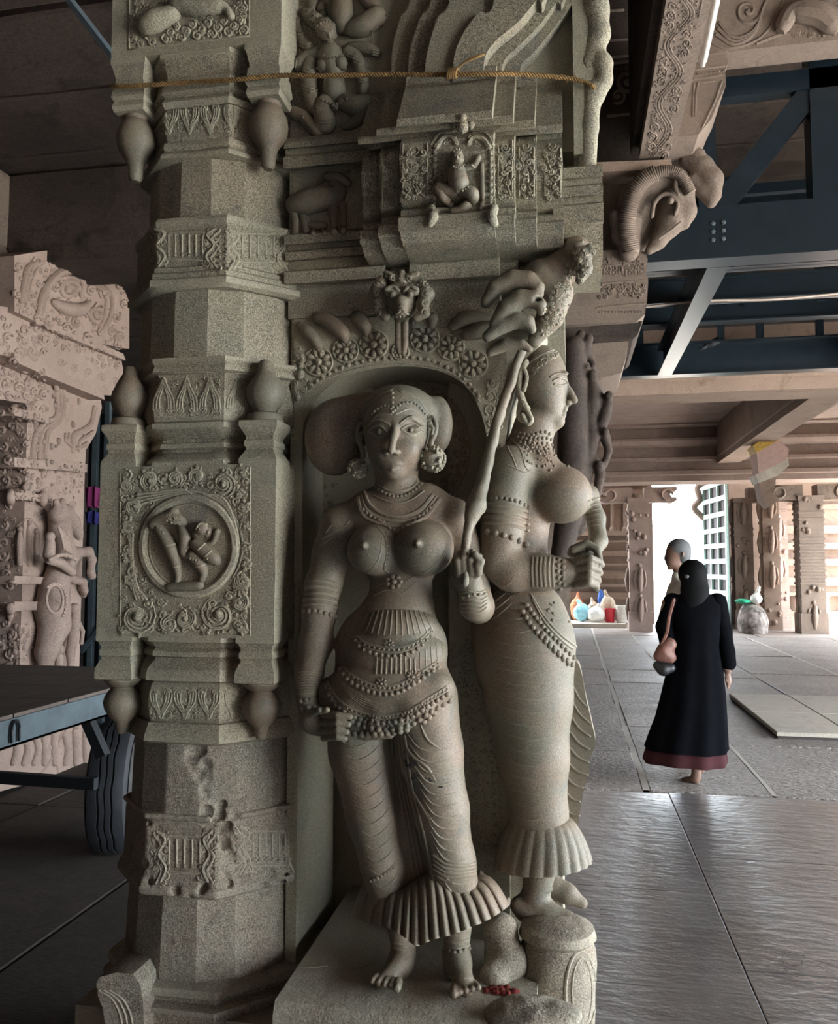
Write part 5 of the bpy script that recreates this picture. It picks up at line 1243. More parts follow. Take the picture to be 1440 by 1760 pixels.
# fan of cloth hanging behind the legs
m = MB(); P0 = [(985, 1135), (996, 1145), (1008, 1200), (1018, 1245), (1024, 1278), (1016, 1300), (1012, 1330), (1004, 1352), (998, 1385), (990, 1425), (962, 1440), (940, 1300), (955, 1180)]
pl = np.array([at(x, y, Y=2.22) for x, y in smoothline(P0, 3)]); m.prism(pl, (0, 0, 0), (0, .07, 0)); m.build('cloth_fan', 'granite_smooth', ST2, smooth=30, wob=.002, label='pleated fan of cloth behind the legs')
c = Carver(m.bvh(), sink=.2)
for k in range(11): c.line([(968 - k * .5, 1165 + k * 26), (984 - k * .8, 1180 + k * 27), (996 - k * .5, 1202 + k * 25), (1016 - k * 1.2, 1222 + k * 22)], 2.6)
c.build('fan_pleats', 'granite_smooth', ST2)
m = MB()
for k in range(4): m.lathe(f.p(927, 1500 + 9 * k, 2), [(-.004, .030), (0, .036), (.004, .030)], 18)
for i in range(18): a = 2 * PI * i / 18; m.ball(f.p(927, 1506, 2) + np.array([math.cos(a), math.sin(a), .3]) * .036, (.004, .004, .011), 6, 5)
m.build('anklets', 'granite_smooth', ST2, smooth=40)
# red powder and straws left at the feet
p = at(858, 1700, Z=.497); m = MB(); rr = random.Random(12)
for k in range(26): m.ball((p[0] + rr.gauss(0, .022), p[1] + rr.gauss(0, .016), .493), (rr.uniform(.006, .014), rr.uniform(.006, .014), rr.uniform(.002, .006)), 7, 4)
o = m.build('vermilion_powder', 'vermilion', None, smooth=60); tag(o, 'small heap of dark red vermilion powder beside the statue foot', 'powder', kind='stuff')
for i, (a, b) in enumerate((((515, 1664), (562, 1660)), ((600, 1668), (640, 1656)))):
    m = MB(); m.tube([at(*a, Z=.4945), at((a[0] + b[0]) / 2, (a[1] + b[1]) / 2 + 1, Z=.497), at(*b, Z=.495)], .0013, 5)
    tag(m.build('dry_straw', 'twig', None), 'dry straw lying on the %s part of the stone plinth' % ('left' if i == 0 else 'middle'), 'straw', 'dry straws on the plinth')
# ================================================================== right side: next pier, beams, steel frame, far hall
def pxprism(mb, pts, Y, th, sm=0):
    P = np.array([at(x, y, Y=Y) for x, y in (smoothline(pts, sm) if sm else pts)])
    a = P[:, [0, 2]]; area = 0.5 * np.sum(a[:, 0] * np.roll(a[:, 1], -1) - np.roll(a[:, 0], -1) * a[:, 1])
    if area > 0: P = P[::-1]
    mb.prism(P, (0, 0, 0), (0, th, 0)); return mb
P2 = thing('bracket_pier', 'brown carved pier behind the statues with a ram-headed bracket', 'pillar', (-0.25, 5.5, 0))
m = MB(); m.box((-0.75, 5.15, 0), (0.0, 6.0, 2.9)); m.build('shaft', 'stone_brown', P2, smooth=None, wob=.01, wsc=3)
m = MB(); pxprism(m, [(940, 425), (1108, 432), (1113, 445), (1110, 470), (1114, 480), (1112, 515), (1108, 540), (1095, 552), (940, 562)], 5.0, .9); cap1 = m; m.build('capital', 'stone_brown', P2, smooth=30, wob=.004)
m = MB(); pxprism(m, [(940, 560), (1104, 552), (1096, 575), (1088, 582), (940, 592)], 5.05, .8); m.build('capital', 'stone_dark', P2, smooth=30, wob=.006)
m = MB(); pxprism(m, [(1000, 592), (1080, 584), (1078, 610), (1068, 640), (1030, 650), (1000, 650)], 5.1, .6); m.build('corbel', 'stone_brown', P2, smooth=30, wob=.005)
m = MB(); pxprism(m, [(940, 282), (1154, 274), (1156, 290), (940, 300)], 4.95, .9); m.build('ledge', 'stone_tan', P2, smooth=None, wob=.004)
m = MB(); pxprism(m, [(940, 295), (1130, 290), (1140, 310), (1120, 380), (1108, 435), (940, 435)], 5.12, .7); brk = m; m.build('bracket', 'stone_brown', P2, smooth=30, wob=.006)
c = Carver(cap1.bvh(), sink=.3)
for y0 in (452, 482, 522): c.line([(1025, y0 + 8), (1065, y0 + 3), (1108, y0)], 2.0)
for k in range(14): c.line([(1032 + 5.4 * k, 456), (1032 + 5.4 * k, 472)], 1.3, sm=1); c.dot(1030 + 5.6 * k, 536, 1.8)
for k in range(5): c.scroll(1035 + 15 * k, 498, 7, 1.4, k, 1 if k % 2 else -1, 1.7)
for k in range(4): c.line([(1070 + 9 * k, 440), (1072 + 9 * k, 452), (1068 + 9 * k, 462)], 2)
c.pack(lambda x, y: True, (1025, 486, 1108, 512), 2.5, 6, 200, 5)
c.pack(lambda x, y: True, (1025, 442, 1108, 472), 2.2, 5, 200, 6)
c.build('capital_carving', 'stone_brown', P2, stuff=True)
# ram-like head of the bracket
F = Field(at(1030, 460, Y=4.7) - (.1, .1, .1), at(1210, 265, Y=5.3) + (.1, .1, .1), 0.010)
def fl(nodes, Y=4.98, k=.02): F.chain([(at(x, y, Y=Y), r * mpp(at(x, y, Y=Y))) for x, y, r in nodes], k)
fl([(1080, 432, 18), (1078, 385, 24), (1090, 340, 26), (1115, 315, 24), (1150, 308, 20)]); fl([(1150, 308, 20), (1172, 330, 20), (1178, 365, 18), (1176, 385, 10)]); fl([(1160, 345, 26), (1150, 385, 22), (1130, 415, 14), (1116, 430, 8)])
fl([(1130, 350, 26), (1110, 370, 24), (1100, 420, 16)], 5.06); fl([(1058, 372, 12), (1064, 405, 12), (1090, 428, 9)], 4.95)
F.to_mb(1).build('ram_head', 'stone_brown', P2, smooth=180, label='beast head with a ribbed mane')
m = MB()
cl = smoothline([(1084, 432), (1078, 400), (1080, 365), (1092, 328), (1115, 303), (1148, 294), (1172, 306), (1186, 330)], 9)
for i in range(len(cl)):
    x, y = cl[i]; t = cl[min(i + 1, len(cl) - 1)] - cl[max(i - 1, 0)]; t = t / np.linalg.norm(t); nrm = np.array([t[1], -t[0]])
    w = 13 if i < 40 else 9
    m.tube([at(x + nrm[0] * s_ * w, y + nrm[1] * s_ * w, Y=4.862 + .03 * abs(s_)) for s_ in (-1, -.3, .3, 1)], .0085, 6)
m.build('mane', 'stone_brown', P2, smooth=180, label='ribbed mane of the beast head')
m = MB(); m.ball(at(1152, 345, Y=4.87), .022, 10, 7); m.tube([at(x, y, Y=4.88) for x, y in smoothline([(1120, 372), (1124, 350), (1138, 335), (1152, 336), (1164, 350), (1160, 368)], 4)], .014, 7)
m.tube([at(x, y, Y=4.89) for x, y in smoothline([(1132, 410), (1150, 398), (1170, 382)], 4)], .008, 6); m.tube([at(x, y, Y=4.9) for x, y in smoothline([(1164, 302), (1160, 322), (1166, 336)], 4)], .016, 7); m.build('face_details', 'stone_brown', P2, smooth=180)
# standing figures on the flank of that pier
F = Field(at(940, 1030, Y=4.7) - (.1, .1, .1), at(1075, 560, Y=5.3) + (.1, .1, .1), 0.010)
for nd in ([(985, 600, 22), (985, 700, 26), (985, 800, 28), (978, 890, 24), (965, 950, 18), (955, 1010, 12)],
           [(1012, 582, 8), (1004, 604, 11), (1000, 622, 8)], [(998, 575, 8), (992, 592, 9)], [(1002, 640, 9), (1008, 664, 7), (1008, 690, 7), (1004, 720, 8)], [(1010, 610, 6), (1020, 626, 5), (1014, 644, 5)],
           [(1018, 655, 10), (1020, 676, 13), (1018, 700, 14), (1014, 722, 11), (1018, 752, 13), (1010, 790, 12), (1006, 830, 10)], [(1028, 672, 6), (1038, 690, 5), (1034, 708, 5), (1026, 720, 5)], [(1046, 690, 8), (1040, 712, 11), (1032, 738, 9)],
           [(1030, 730, 8), (1040, 752, 9), (1046, 775, 7), (1038, 800, 6)], [(1022, 790, 9), (1032, 815, 9), (1026, 845, 8), (1012, 880, 9), (995, 910, 10)], [(1020, 850, 7), (1014, 880, 7)]): fl(nd, 4.98, .008)
for x, y, r in ((1006, 634, 9), (1018, 644, 9), (1046, 680, 8), (1040, 742, 7), (1030, 800, 8)): F.ell(at(x, y, Y=4.95), r * .0036, None, .004)
FFm = F.to_mb(1); FFm.build('flank_figures', 'stone_dark', P2, smooth=180, label='small carved figures stacked on the flank of the pier')  # backlit shade put into the colour: darker than the pier's own brown stone
# lintel beams joined to that pier, carved vine on the soffit
vb = MB(); vb.box((0.445, -5.9, 3.985), (0.645, 5.0, 5.45)); vbo = vb.build('trim_4', 'stone_brown', None, smooth=None, wob=0); tag(vbo, kind='structure')
m = MB(); m.box((0.40, -5.9, 4.06), (0.445, 5.1, 5.45)); tag(m.build('trim_5', 'stone_dark', None, smooth=None), kind='structure')
VB = vb.bvh(); c = Carver(VB, sink=.25)
xl = lambda y: np.interp(y, [0, 272], [1140, 1104]); xr = lambda y: np.interp(y, [0, 272], [1210, 1153])
c.line([(xl(y) + 3, y) for y in range(0, 271, 15)], 1.8, sm=0); c.line([(xr(y) - 3, y) for y in range(0, 271, 15)], 1.8, sm=0)
for off in (0, 5, 10):
    c.line([(xl(y) + (xr(y) - xl(y)) * (.5 + .24 * math.sin(y / 16.0)) + off - 5, y) for y in range(0, 270, 5)], 1.8, sm=0)
for k in range(17):
    y = 10 + k * 16; s_ = -1 if math.sin(y / 16.0) > 0 else 1
    x = xl(y) + (xr(y) - xl(y)) * (.5 + s_ * .26); c.scroll(x, y, 8, 1.5, k, s_, 1.7)
    for q in range(3): c.dot(x + random.uniform(-9, 9), y + random.uniform(-8, 8), 2.2)
c.pack(lambda x, y: xl(y) + 6 < x < xr(y) - 6, (1100, 2, 1212, 268), 2.5, 6, 900, 3)
co = c.build('vine_carving', 'stone_brown', vbo, stuff=True)
m = MB(); m.box((-0.72, 5.2, 4.0), (0.42, 5.7, 5.45)); tag(m.build('trim_6', 'stone_dark', None, smooth=None), kind='structure'); xb6 = m
c = Carver(m.bvh(), sink=.2)
for pts in ([(1046, 110), (1108, 104)], [(1046, 100), (1108, 94)], [(1048, 70), (1105, 66)], [(1040, 20), (1118, 14)], [(1044, 200), (1092, 196)], [(1092, 200), (1088, 268)]): c.line(pts, 3.0, sm=5)
c.scroll(1078, 140, 22, 1.5, 0, 1, 4); c.scroll(1062, 165, 14, 1.3, 2, -1, 3)
for k in range(7): c.dot(1060 + 8 * k, 118, 2.5)
c.build('panel_carving', 'stone_brown', bpy.data.objects['trim_6'])
m = MB(); m.box((0.66, 5.25, 4.76), (6.9, 5.45, 5.45)); tag(m.build('trim_7', 'stone_brown', None, smooth=None), kind='structure')
c = Carver(m.bvh(), sink=.2)
for off in (0, 10, 20): c.line([(1236 - off * .3, 40 + off), (1262, 66 + off * .6), (1296, 52 + off * .3), (1312, 12), (1330, -20)], 4)
c.line([(1215, 70), (1250, 84), (1300, 70), (1328, 40), (1345, 0)], 3); c.line([(1300, 76), (1350, 58), (1440, 48)], 3); c.scroll(1285, 20, 24, 1.4, 0, 1, 4)
c.limb([(1345, 46, 14), (1358, 24, 16), (1380, 20, 20), (1410, 26, 22), (1432, 44, 18)], lift=.5)
for k in range(34): a = random.uniform(0, 6.3); c.scroll(1395 + math.cos(a) * 42, 40 + math.sin(a) * 18, 5, 1.2, a, 1, 1.8)
c.pack(lambda x, y: True, (1345, 10, 1440, 62), 2.5, 6, 400, 7); c.scroll(1362, 16, 12, 1.4, 0, 1, 3); c.scroll(1336, 34, 9, 1.4, 0, -1, 3)
c.build('beast_carving', 'stone_brown', bpy.data.objects['trim_7'], stuff=True)
m = MB(); pxprism(m, [(1150, 92), (1176, 100), (1245, 92), (1252, 105), (1246, 120), (1248, 145), (1236, 170), (1222, 205), (1200, 232), (1150, 236)], 5.0, .5); gb = m; m.build('upper_bracket', 'stone_brown', P2, smooth=30, wob=.004)
c = Carver(gb.bvh(), sink=.2); c.line([(1186, 138), (1240, 130)], 2); c.line([(1182, 122), (1244, 114)], 2.4); c.line([(1192, 144), (1190, 200)], 2); c.line([(1200, 142), (1196, 160), (1194, 200)], 2); c.line([(1240, 140), (1228, 175), (1206, 220)], 2.2); c.line([(1204, 142), (1226, 140)], 2)
c.dots([(1184, 130), (1242, 122)], 2.4, step=7); c.build('bracket_carving', 'stone_brown', P2)
F = Field(at(1150, 360, Y=5.0) - (.1, .1, .1), at(1250, 225, Y=5.6) + (.1, .1, .1), 0.012)
fl([(1170, 250, 14), (1186, 255, 16), (1198, 272, 12)], 5.3); fl([(1180, 275, 14), (1205, 288, 20), (1222, 310, 20), (1226, 335, 14)], 5.3); fl([(1190, 310, 12), (1208, 330, 11), (1222, 348, 10)], 5.3); fl([(1196, 262, 7), (1206, 262, 6)], 5.25)
F.to_mb(1).build('lion_figure', 'stone_brown', P2, smooth=180, label='small weathered crouching lion figure')
# fluorescent tube beside the beam
T = thing('tube_lamp', 'unlit white fluorescent tube fitting hanging beside the carved beam', 'lamp', tuple(at(1220, 50, Y=4.3)))
a, b = at(1207, 103, Y=4.42), at(1241, -60, Y=3.80); m = MB(); m.bar(a, b, .045, .035); m.build('casing', 'lamp_tube', T, smooth=None)
m = MB(); m.tube([a + (.0, 0, -.03), b + (.0, 0, -.03)], .014, 10); m.build('tube', 'lamp_tube', T, smooth=60)
m = MB(); m.tube([a, a + (0, -.02, -.04)], .012, 6); m.build('cap', 'lamp_tube', T)
for q in (a, b): m = MB(); m.bar(q + (-.0, 0, 0), q + (-.07, 0, .02), .02, .02); m.build('bracket', 'lamp_tube', T, smooth=None)

# ---- steel shoring frame
SF = thing('steel_shoring', 'dark blue-grey steel shoring of bolted beams under the roof', 'scaffold', (2.5, 7.0, 3.56))
def ibeam(a, b, h, w, name='beam', up=(0, 0, 1), tf=.014):
    a = np.asarray(a, float); b = np.asarray(b, float); m = MB(); u = np.asarray(up, float)
    m.bar(a + u * h / 2, b + u * h / 2, .012, h); m.bar(a + u * tf / 2, b + u * tf / 2, w, tf); m.bar(a + u * (h - tf / 2), b + u * (h - tf / 2), w, tf)
    return m.build(name, 'steel_blue', SF, smooth=None)
Z0 = 3.565
m = MB(); m.box((.50, 5.60, Z0), (6.9, 5.615, Z0 + .335)); m.box((.50, 5.60, Z0 - .012), (6.9, 5.78, Z0)); m.box((.50, 5.60, Z0 + .335), (6.9, 5.78, Z0 + .347)); m.build('beam', 'steel_blue', SF, smooth=None)
for i in range(2):
    for j in range(3):
        p = at(1225 + 18 * i, 385 + 14 * j - i * 2, Y=5.60); m = MB()
        R = [[(p[0] + math.cos(2 * PI * k / 6) * r, p[1] - d, p[2] + math.sin(2 * PI * k / 6) * r) for k in range(6)] for d, r in ((0, .015), (.012, .015), (.014, .010))]; m.loft(R); m.build('bolt', 'bolt', SF, smooth=None)
m = MB(); m.box((1.02, 5.79, Z0), (1.032, 9.06, Z0 + .26)); m.box((.955, 5.785, Z0 - .012), (1.10, 9.06, Z0)); m.box((.955, 5.79, Z0 + .26), (1.10, 9.06, Z0 + .272)); m.build('beam', 'steel_blue', SF, smooth=None)
m = MB(); m.box((3.14, 5.79, Z0), (3.152, 9.06, Z0 + .26)); m.box((3.06, 5.785, Z0 - .012), (3.22, 9.06, Z0)); m.box((3.06, 5.79, Z0 + .26), (3.22, 9.06, Z0 + .272)); m.build('beam', 'steel_blue', SF, smooth=None)
for Yq, zb, h in ((6.55, 3.80, .22), (7.35, 3.80, .22), (8.2, 3.86, .20)): ibeam((.3, Yq, zb), (6.9, Yq, zb), h, .12)
ibeam((.2, 9.15, Z0), (6.9, 9.15, Z0), .36, .16); ibeam((.2, 9.15, 4.10), (6.9, 9.15, 4.10), .10, .12)
for xq in (.75, 1.6, 2.0, 2.6, 3.4, 4.2, 5.0): m = MB(); m.box((xq, 9.12, Z0 + .36), (xq + .07, 9.18, 4.1)); m.build('post', 'steel_blue', SF, smooth=None)
for xa, xb_ in ((1.66, 2.0), (2.66, 2.05), (2.7, 3.4), (3.5, 4.2)): m = MB(); m.bar((xa, 8.2, 4.02), (xb_, 8.2, 4.9), .07, .07); m.build('brace', 'steel_blue', SF, smooth=None)
for xq in (1.5, 2.35, 3.2, 4.0): m = MB(); m.box((xq, 8.17, 4.02), (xq + .08, 8.25, 5.3)); m.build('post', 'steel_blue', SF, smooth=None)
zt = Z0 + .347
m = MB(); m.box((.88, 5.6, zt), (1.0, 5.75, 5.3)); m.build('post', 'steel_blue', SF, smooth=None)
m = MB(); m.box((1.60, 5.6, zt), (1.80, 5.75, 5.3)); m.build('post', 'steel_blue', SF, smooth=None)
m = MB(); m.box((.88, 5.6, 4.66), (6.9, 5.7, 4.80)); m.build('beam', 'steel_blue', SF, smooth=None)
m = MB(); m.bar((1.02, 5.66, zt), (1.62, 5.66, 4.66), .09, .15); m.build('brace', 'steel_blue', SF, smooth=None)
m = MB(); m.bar((1.32, 6.2, zt), (1.52, 6.2, 4.2), .03, .03); m.build('brace', 'steel_blue', SF, smooth=None)
m = MB(); m.box((.3, 7.5, 4.72), (6.9, 7.6, 4.82)); m.build('beam', 'steel_blue', SF, smooth=None)
m = MB(); m.box((.3, 6.6, 4.42), (6.9, 6.66, 4.50)); m.build('beam', 'steel_blue', SF, smooth=None)
m = MB(); m.tube(smoothline([at(1100, 528, Y=6.9), at(1215, 517, Y=6.9), at(1340, 514, Y=6.9), at(1500, 498, Y=6.9)], 8), .010, 6); tag(m.build('power_cable', 'wire', None, smooth=60), 'pale cable sagging across the steel frame', 'cable')
# pigeon on the lower chord
BD = thing('pigeon', 'dark pigeon perched on a steel chord below the roof', 'bird', tuple(at(1225, 600, Y=9.15)))
F = Field(at(1200, 606, Y=8.9) - (.05, 0, .05), at(1246, 570, Y=9.4) + (.05, 0, .05), 0.006)
fl([(1212, 594, 3), (1224, 590, 6), (1232, 586, 6), (1238, 579, 4)], 9.15, .01); fl([(1238, 580, 4), (1239, 578, 3.6)], 9.15, .01); fl([(1240, 579, 2), (1244, 580, 1)], 9.15, .004)
F.to_mb(1).build('body', 'bird', BD, smooth=180)
m = MB(); m.tube([at(1214, 595, Y=9.15), at(1207, 599, Y=9.15), at(1201, 601, Y=9.15)], [.026, .02, .014], 7); m.build('tail', 'bird', BD, smooth=180)
m = MB()
for x in (1228, 1232): m.tube([at(x, 595, Y=9.15), at(x, 604, Y=9.15)], .005, 5)
m.build('legs', 'bird', BD)

# ---- the hall beyond
beam('trim_8', (-0.75, 9.75, 3.50), (7.0, 10.4, 4.6), 'stone_tan')
beam('trim_9', (3.05, 10.4, 3.66), (3.55, 18.0, 4.5), 'stone_tan', along='Y')
m = MB(); prof = [(18.9, 3.30), (18.05, 3.30), (18.05, 3.42), (17.98, 3.44), (17.98, 3.52), (18.05, 3.54), (18.05, 3.72), (17.92, 3.74), (17.92, 3.80), (18.0, 3.82), (18.0, 4.02), (17.85, 4.06), (17.80, 4.14), (17.80, 4.2), (17.9, 4.22), (17.9, 4.5), (18.9, 4.5)]
m.loft([[(x, a, b) for a, b in prof] for x in (7.0, -0.75)]); tag(m.build('trim_10', 'stone_pink', None, smooth=20), kind='structure')
c = Carver(m.bvh(), sink=.2)
c.line([(1050, 756), (1200, 748), (1370, 736)], 1.3, sm=8); c.line([(1370, 736), (1372, 796), (1440, 794)], 1.3, sm=0)
for k in range(9): c.line([(1062 + 8 * k, 800), (1064 + 8 * k, 818)], 1.6, sm=1)
c.build('wall_conduit', 'conduit', bpy.data.objects['trim_10'])
def far_pillar(label, X, Y, w, ztop, mat, seed, brackets=(-1, 1), zb=0.0, tall_base=.45):
    rr = random.Random(seed); t = thing('hall_pillar', label, 'pillar', (X, Y, zb), 'far pillars of the hall'); h = w / 2
    def bx(n, a, z0, z1, m_=mat): m = MB(); m.box((X - a, Y - a, z0), (X + a, Y + a, z1)); return m.build(n, m_, t, smooth=None, wob=.006, wsc=5), m
    bx('base', h * 1.12, zb, zb + tall_base); _, ms = bx('shaft', h, zb + tall_base, ztop - .35); bx('neck', h * 1.1, ztop - .35, ztop - .25)
    m = MB()
    def put(x, y, z, r): m.ball((x, y, z), r, 7, 5)
    zz = zb + .1
    while zz < ztop - .5:
        k = rr.choice('rsf')
        if k == 'r': m.box((X - h * 1.08, Y - h * 1.08, zz), (X + h * 1.08, Y + h * 1.08, zz + .05)); zz += .14
        elif k == 's':
            for q in range(4): put(X + rr.uniform(-h, h) * .8, Y - h, zz + rr.uniform(0, .25), rr.uniform(.03, .07)); put(X - h, Y + rr.uniform(-h, h) * .8, zz + rr.uniform(0, .25), rr.uniform(.03, .06))
            zz += .3
        else:
            m.tube([(X, Y - h, zz), (X, Y - h - .02, zz + .25), (X + .02, Y - h, zz + .5)], [.045, .075, .05], 8); m.ball((X, Y - h + .01, zz + .58), .055, 8, 6); m.box((X - h * .9, Y - h - .02, zz - .04), (X + h * .9, Y, zz)); m.tube([(X - .1, Y - h, zz + .45), (X - .14, Y - h, zz + .25), (X - .1, Y - h, zz + .1)], .025, 6); m.tube([(X + .1, Y - h, zz + .45), (X + .13, Y - h, zz + .25), (X + .1, Y - h, zz + .1)], .025, 6)
            m.tube([(X - h, Y, zz), (X - h - .02, Y, zz + .25), (X - h, Y, zz + .5)], [.06, .08, .05], 8); zz += .68
    m.build('carving', mat, t, smooth=50)
    for s_ in brackets:
        P = [(0, 0), (.35, .02), (.62, .0), (.72, .05), (.70, .12), (.60, .12), (.56, .2), (.72, .28), (.72, .36), (0, .36)]
        pts = [(X + s_ * (h * .6 + a), Y - h * .9, ztop - .36 + b) for a, b in P]; m = MB()
        m.prism(np.array(pts if s_ > 0 else pts[::-1]), (0, 0, 0), (0, w * .9, 0)); m.build('bracket', mat, t, smooth=None)
        m = MB(); m.tube([(X + s_ * (h * .6 + .5 + .12 * math.cos(q)), Y - h * .95, ztop - .18 + .12 * math.sin(q)) for q in np.linspace(0, 5, 14)], .03, 6); m.build('scroll', mat, t, smooth=60)
    return t
far_pillar('pinkish carved pillar left of the bright doorway', 1.56, 19.5, .46, 3.30, 'stone_pink', 3)
far_pillar('weathered carved pillar on the far right of the hall', 5.25, 19.5, .50, 3.30, 'stone_brown', 5)
far_pillar('dark slender pillar right of the open lattice gate', 4.05, 20.6, .42, 3.35, 'stone_brown', 7, brackets=(1,))
far_pillar('plain stone pillar between the gate and the carved pillar', 4.62, 20.4, .36, 3.35, 'stone_tan', 9, brackets=())
far_pillar('pale carved half pillar with a square base block', 4.98, 21.2, .40, 3.35, 'stone_pink', 13, brackets=())
# far wall with the doorway
def wallbox(n, lo, hi, mat='stone_tan'):
    m = MB(); m.box(lo, hi); o = m.build(n, mat, None, smooth=None); tag(o, kind='structure'); return o, m
wl_, wm = wallbox('wall_far_left', (-0.8, 22.0, -.1), (2.0, 22.5, 4.8)); wr_, wm2 = wallbox('wall_far_right', (3.55, 22.0, -.1), (8.6, 22.5, 4.8)); wallbox('wall_far_top', (2.0, 22.0, 3.75), (3.55, 22.5, 4.8))
dr = MB(); dr.box((2.0, 21.95, 0), (2.12, 22.52, 3.8)); dr.box((3.43, 21.95, 0), (3.55, 22.52, 3.8)); dr.box((2.0, 21.95, 3.68), (3.55, 22.52, 3.8)); d1 = dr.build('door_1', 'stone_pink', None, smooth=None); tag(d1, kind='structure')
m = MB(); m.tube(smoothline([(3.43, 21.9, 3.65), (3.25, 21.9, 3.5), (3.3, 21.9, 3.2), (3.16, 21.9, 3.0), (3.3, 21.9, 2.8), (3.4, 21.9, 2.7)], 5), [.08] * 26, 8); m.build('door_scroll', 'stone_pink', d1, smooth=60)
for i in range(6): m = MB(); m.box((1.6, 24.4 + .42 * i, -.26), (4.2, 24.4 + .42 * i + 2.0, .17 * (i + 1))); s_ = m.build('stair_step', 'limestone', None, smooth=None) if i == 0 else m.build('step', 'limestone', s_root, smooth=None); s_root = s_ if i == 0 else s_root
tag(s_root, 'pale stone steps outside the bright doorway', 'stairs')
def mouldings(root, x0, x1, Y, spec, mat):
    for z, h, d in spec: m = MB(); m.box((x0, Y - d, z), (x1, Y, z + h)); m.build('ledge', mat, root, smooth=None)
mouldings(wl_, -.7, 1.95, 22.0, ((0.35, .10, .25), (.62, .18, .14), (.95, .07, .22), (1.15, .22, .08), (1.5, .05, .2), (1.75, .14, .12), (2.1, .06, .2), (2.28, .12, .26), (3.35, .12, .3), (3.6, .3, .2)), 'stone_tan')
for x in (.35, .75, 1.1, 1.42, 1.75): m = MB(); m.lathe((x, 21.86, 0), [(2.40, .09), (2.48, .09), (2.52, .05), (3.2, .05), (3.26, .09), (3.35, .1)], 10); m.build('colonnette', 'stone_tan', wl_, smooth=40)
for x in (.2, .9, 1.6): m = MB(); m.lathe((x, 21.8, 0), [(0, .1), (.06, .1), (.1, .06), (.28, .06), (.35, .1)], 10); m.build('colonnette', 'stone_tan', wl_, smooth=40)
mouldings(wr_, 5.1, 8.5, 22.0, ((0.0, .25, .5), (.25, .12, .35), (.75, .08, .3), (1.0, .2, .2), (1.5, .16, .32), (1.9, .16, .4), (2.3, .2, .2), (2.9, .12, .3)), 'stone_tan')
for x in (5.6, 6.2, 6.8, 7.4): m = MB(); m.lathe((x, 21.75, 0), [(.37, .12), (.42, .08), (.70, .08), (.75, .14)], 10); m.build('colonnette', 'stone_tan', wr_, smooth=40)
# open lattice gate leaf
G = thing('lattice_gate', 'pale green iron lattice gate leaf standing open beside the doorway', 'gate', (3.5, 20.6, 0))
ga, gb_ = np.array((3.42, 21.9)), np.array((3.62, 19.95))
def gp(u, z): q = ga + (gb_ - ga) * u; return (q[0], q[1], z)
m = MB(); m.add([gp(0, .05), gp(1, .05), gp(1, 3.45), gp(0, 3.45)] + [tuple(np.array(gp(u, z)) + (.03, 0, 0)) for u, z in ((0, .05), (1, .05), (1, 3.45), (0, 3.45))], [(0, 1, 2, 3), (7, 6, 5, 4), (0, 4, 5, 1), (1, 5, 6, 2), (2, 6, 7, 3), (3, 7, 4, 0)]); m.build('backing_panel', 'gate_dark', G, smooth=None)
for k in range(4): m = MB(); m.bar(np.array(gp(k / 3, .05)) - (.03, 0, 0), np.array(gp(k / 3, 3.5)) - (.03, 0, 0), .14 if k in (0, 3) else .10, .05, up=(1, 0, 0)); m.build('upright', 'gate_paint', G, smooth=None)
for k in range(10): m = MB(); m.bar(np.array(gp(0, .1 + k * .375)) - (.03, 0, 0), np.array(gp(1, .1 + k * .375)) - (.03, 0, 0), .06, .11); m.build('crossbar', 'gate_paint', G, smooth=None)
# cloth-covered heap and things on it
F = Field((3.25, 18.9, -.05), (4.4, 20.3, 1.1), .03)
F.ell((3.92, 19.3, .25), (.26, .40, .42), k=.1).ell((4.06, 19.35, .2), (.24, .4, .42), k=.1); o = F.to_mb(2).build('covered_heap', 'cloth_patch', None, smooth=180, wob=.02, wsc=5); tag(o, 'heap under a dark patterned cloth beside the gate', 'heap')
F = Field((3.5, 18.8, .5), (4.1, 19.7, .95), .02); F.ell((3.76, 19.2, .71), (.17, .17, .05), k=.03); tag(F.to_mb(1).build('green_cloth', 'cloth_green', None, smooth=180, wob=.012, wsc=9), 'folded bright green cloth on the covered heap', 'cloth')
F = Field((3.7, 18.8, .5), (4.4, 19.8, 1.3), .02); F.ell((4.05, 19.25, .76), (.13, .15, .11), k=.05).cap((4.05, 19.25, .8), (4.12, 19.25, 1.02), .055, .035, .05); tag(F.to_mb(1).build('white_bundle', 'plastic_white', None, smooth=180, wob=.01, wsc=9), 'white bundle with an upright tip on the covered heap', 'bundle')
# sacks, buckets on the ledge at the left
m = MB(); m.box((-0.7, 20.2, 0.002), (1.30, 21.45, .10)); tag(m.build('stone_ledge', 'limestone', None, smooth=None), 'low stone ledge carrying sacks and buckets', 'ledge')
def sack(lbl, x, y, Y, rx, ry, mat, seed, name='sack', cat='sack', tip=True):
    rr = random.Random(seed); p = at(x, y, Y=Y); k = mpp(p); F = Field(p - (rx * k * 1.6, rx * k * 1.6, ry * k * 1.6), p + (rx * k * 1.6, rx * k * 1.6, ry * k * 2.2), .022)
    F.ell(p, (rx * k, rx * k * .8, ry * k), k=.04)
    if tip: F.cap(p + (0, 0, ry * k * .6), p + (rr.uniform(-.5, .5) * rx * k, 0, ry * k * 1.35), rx * k * .35, rx * k * .2, .05)
    o = F.to_mb(1).build(name, mat, None, smooth=180, wob=.025, wsc=7); tag(o, lbl, cat)
    zmin = min((v.co.z for v in o.data.vertices)); o.location.z = 0.10 - zmin if y > 1035 else 0.0
sack('light blue plastic sack at the left end of the ledge', 1000, 1058, 20.9, 15, 15, 'plastic_cyan', 1)
sack('white plastic sack in front of the other sacks', 1024, 1060, 20.7, 14, 13, 'plastic_white', 2)
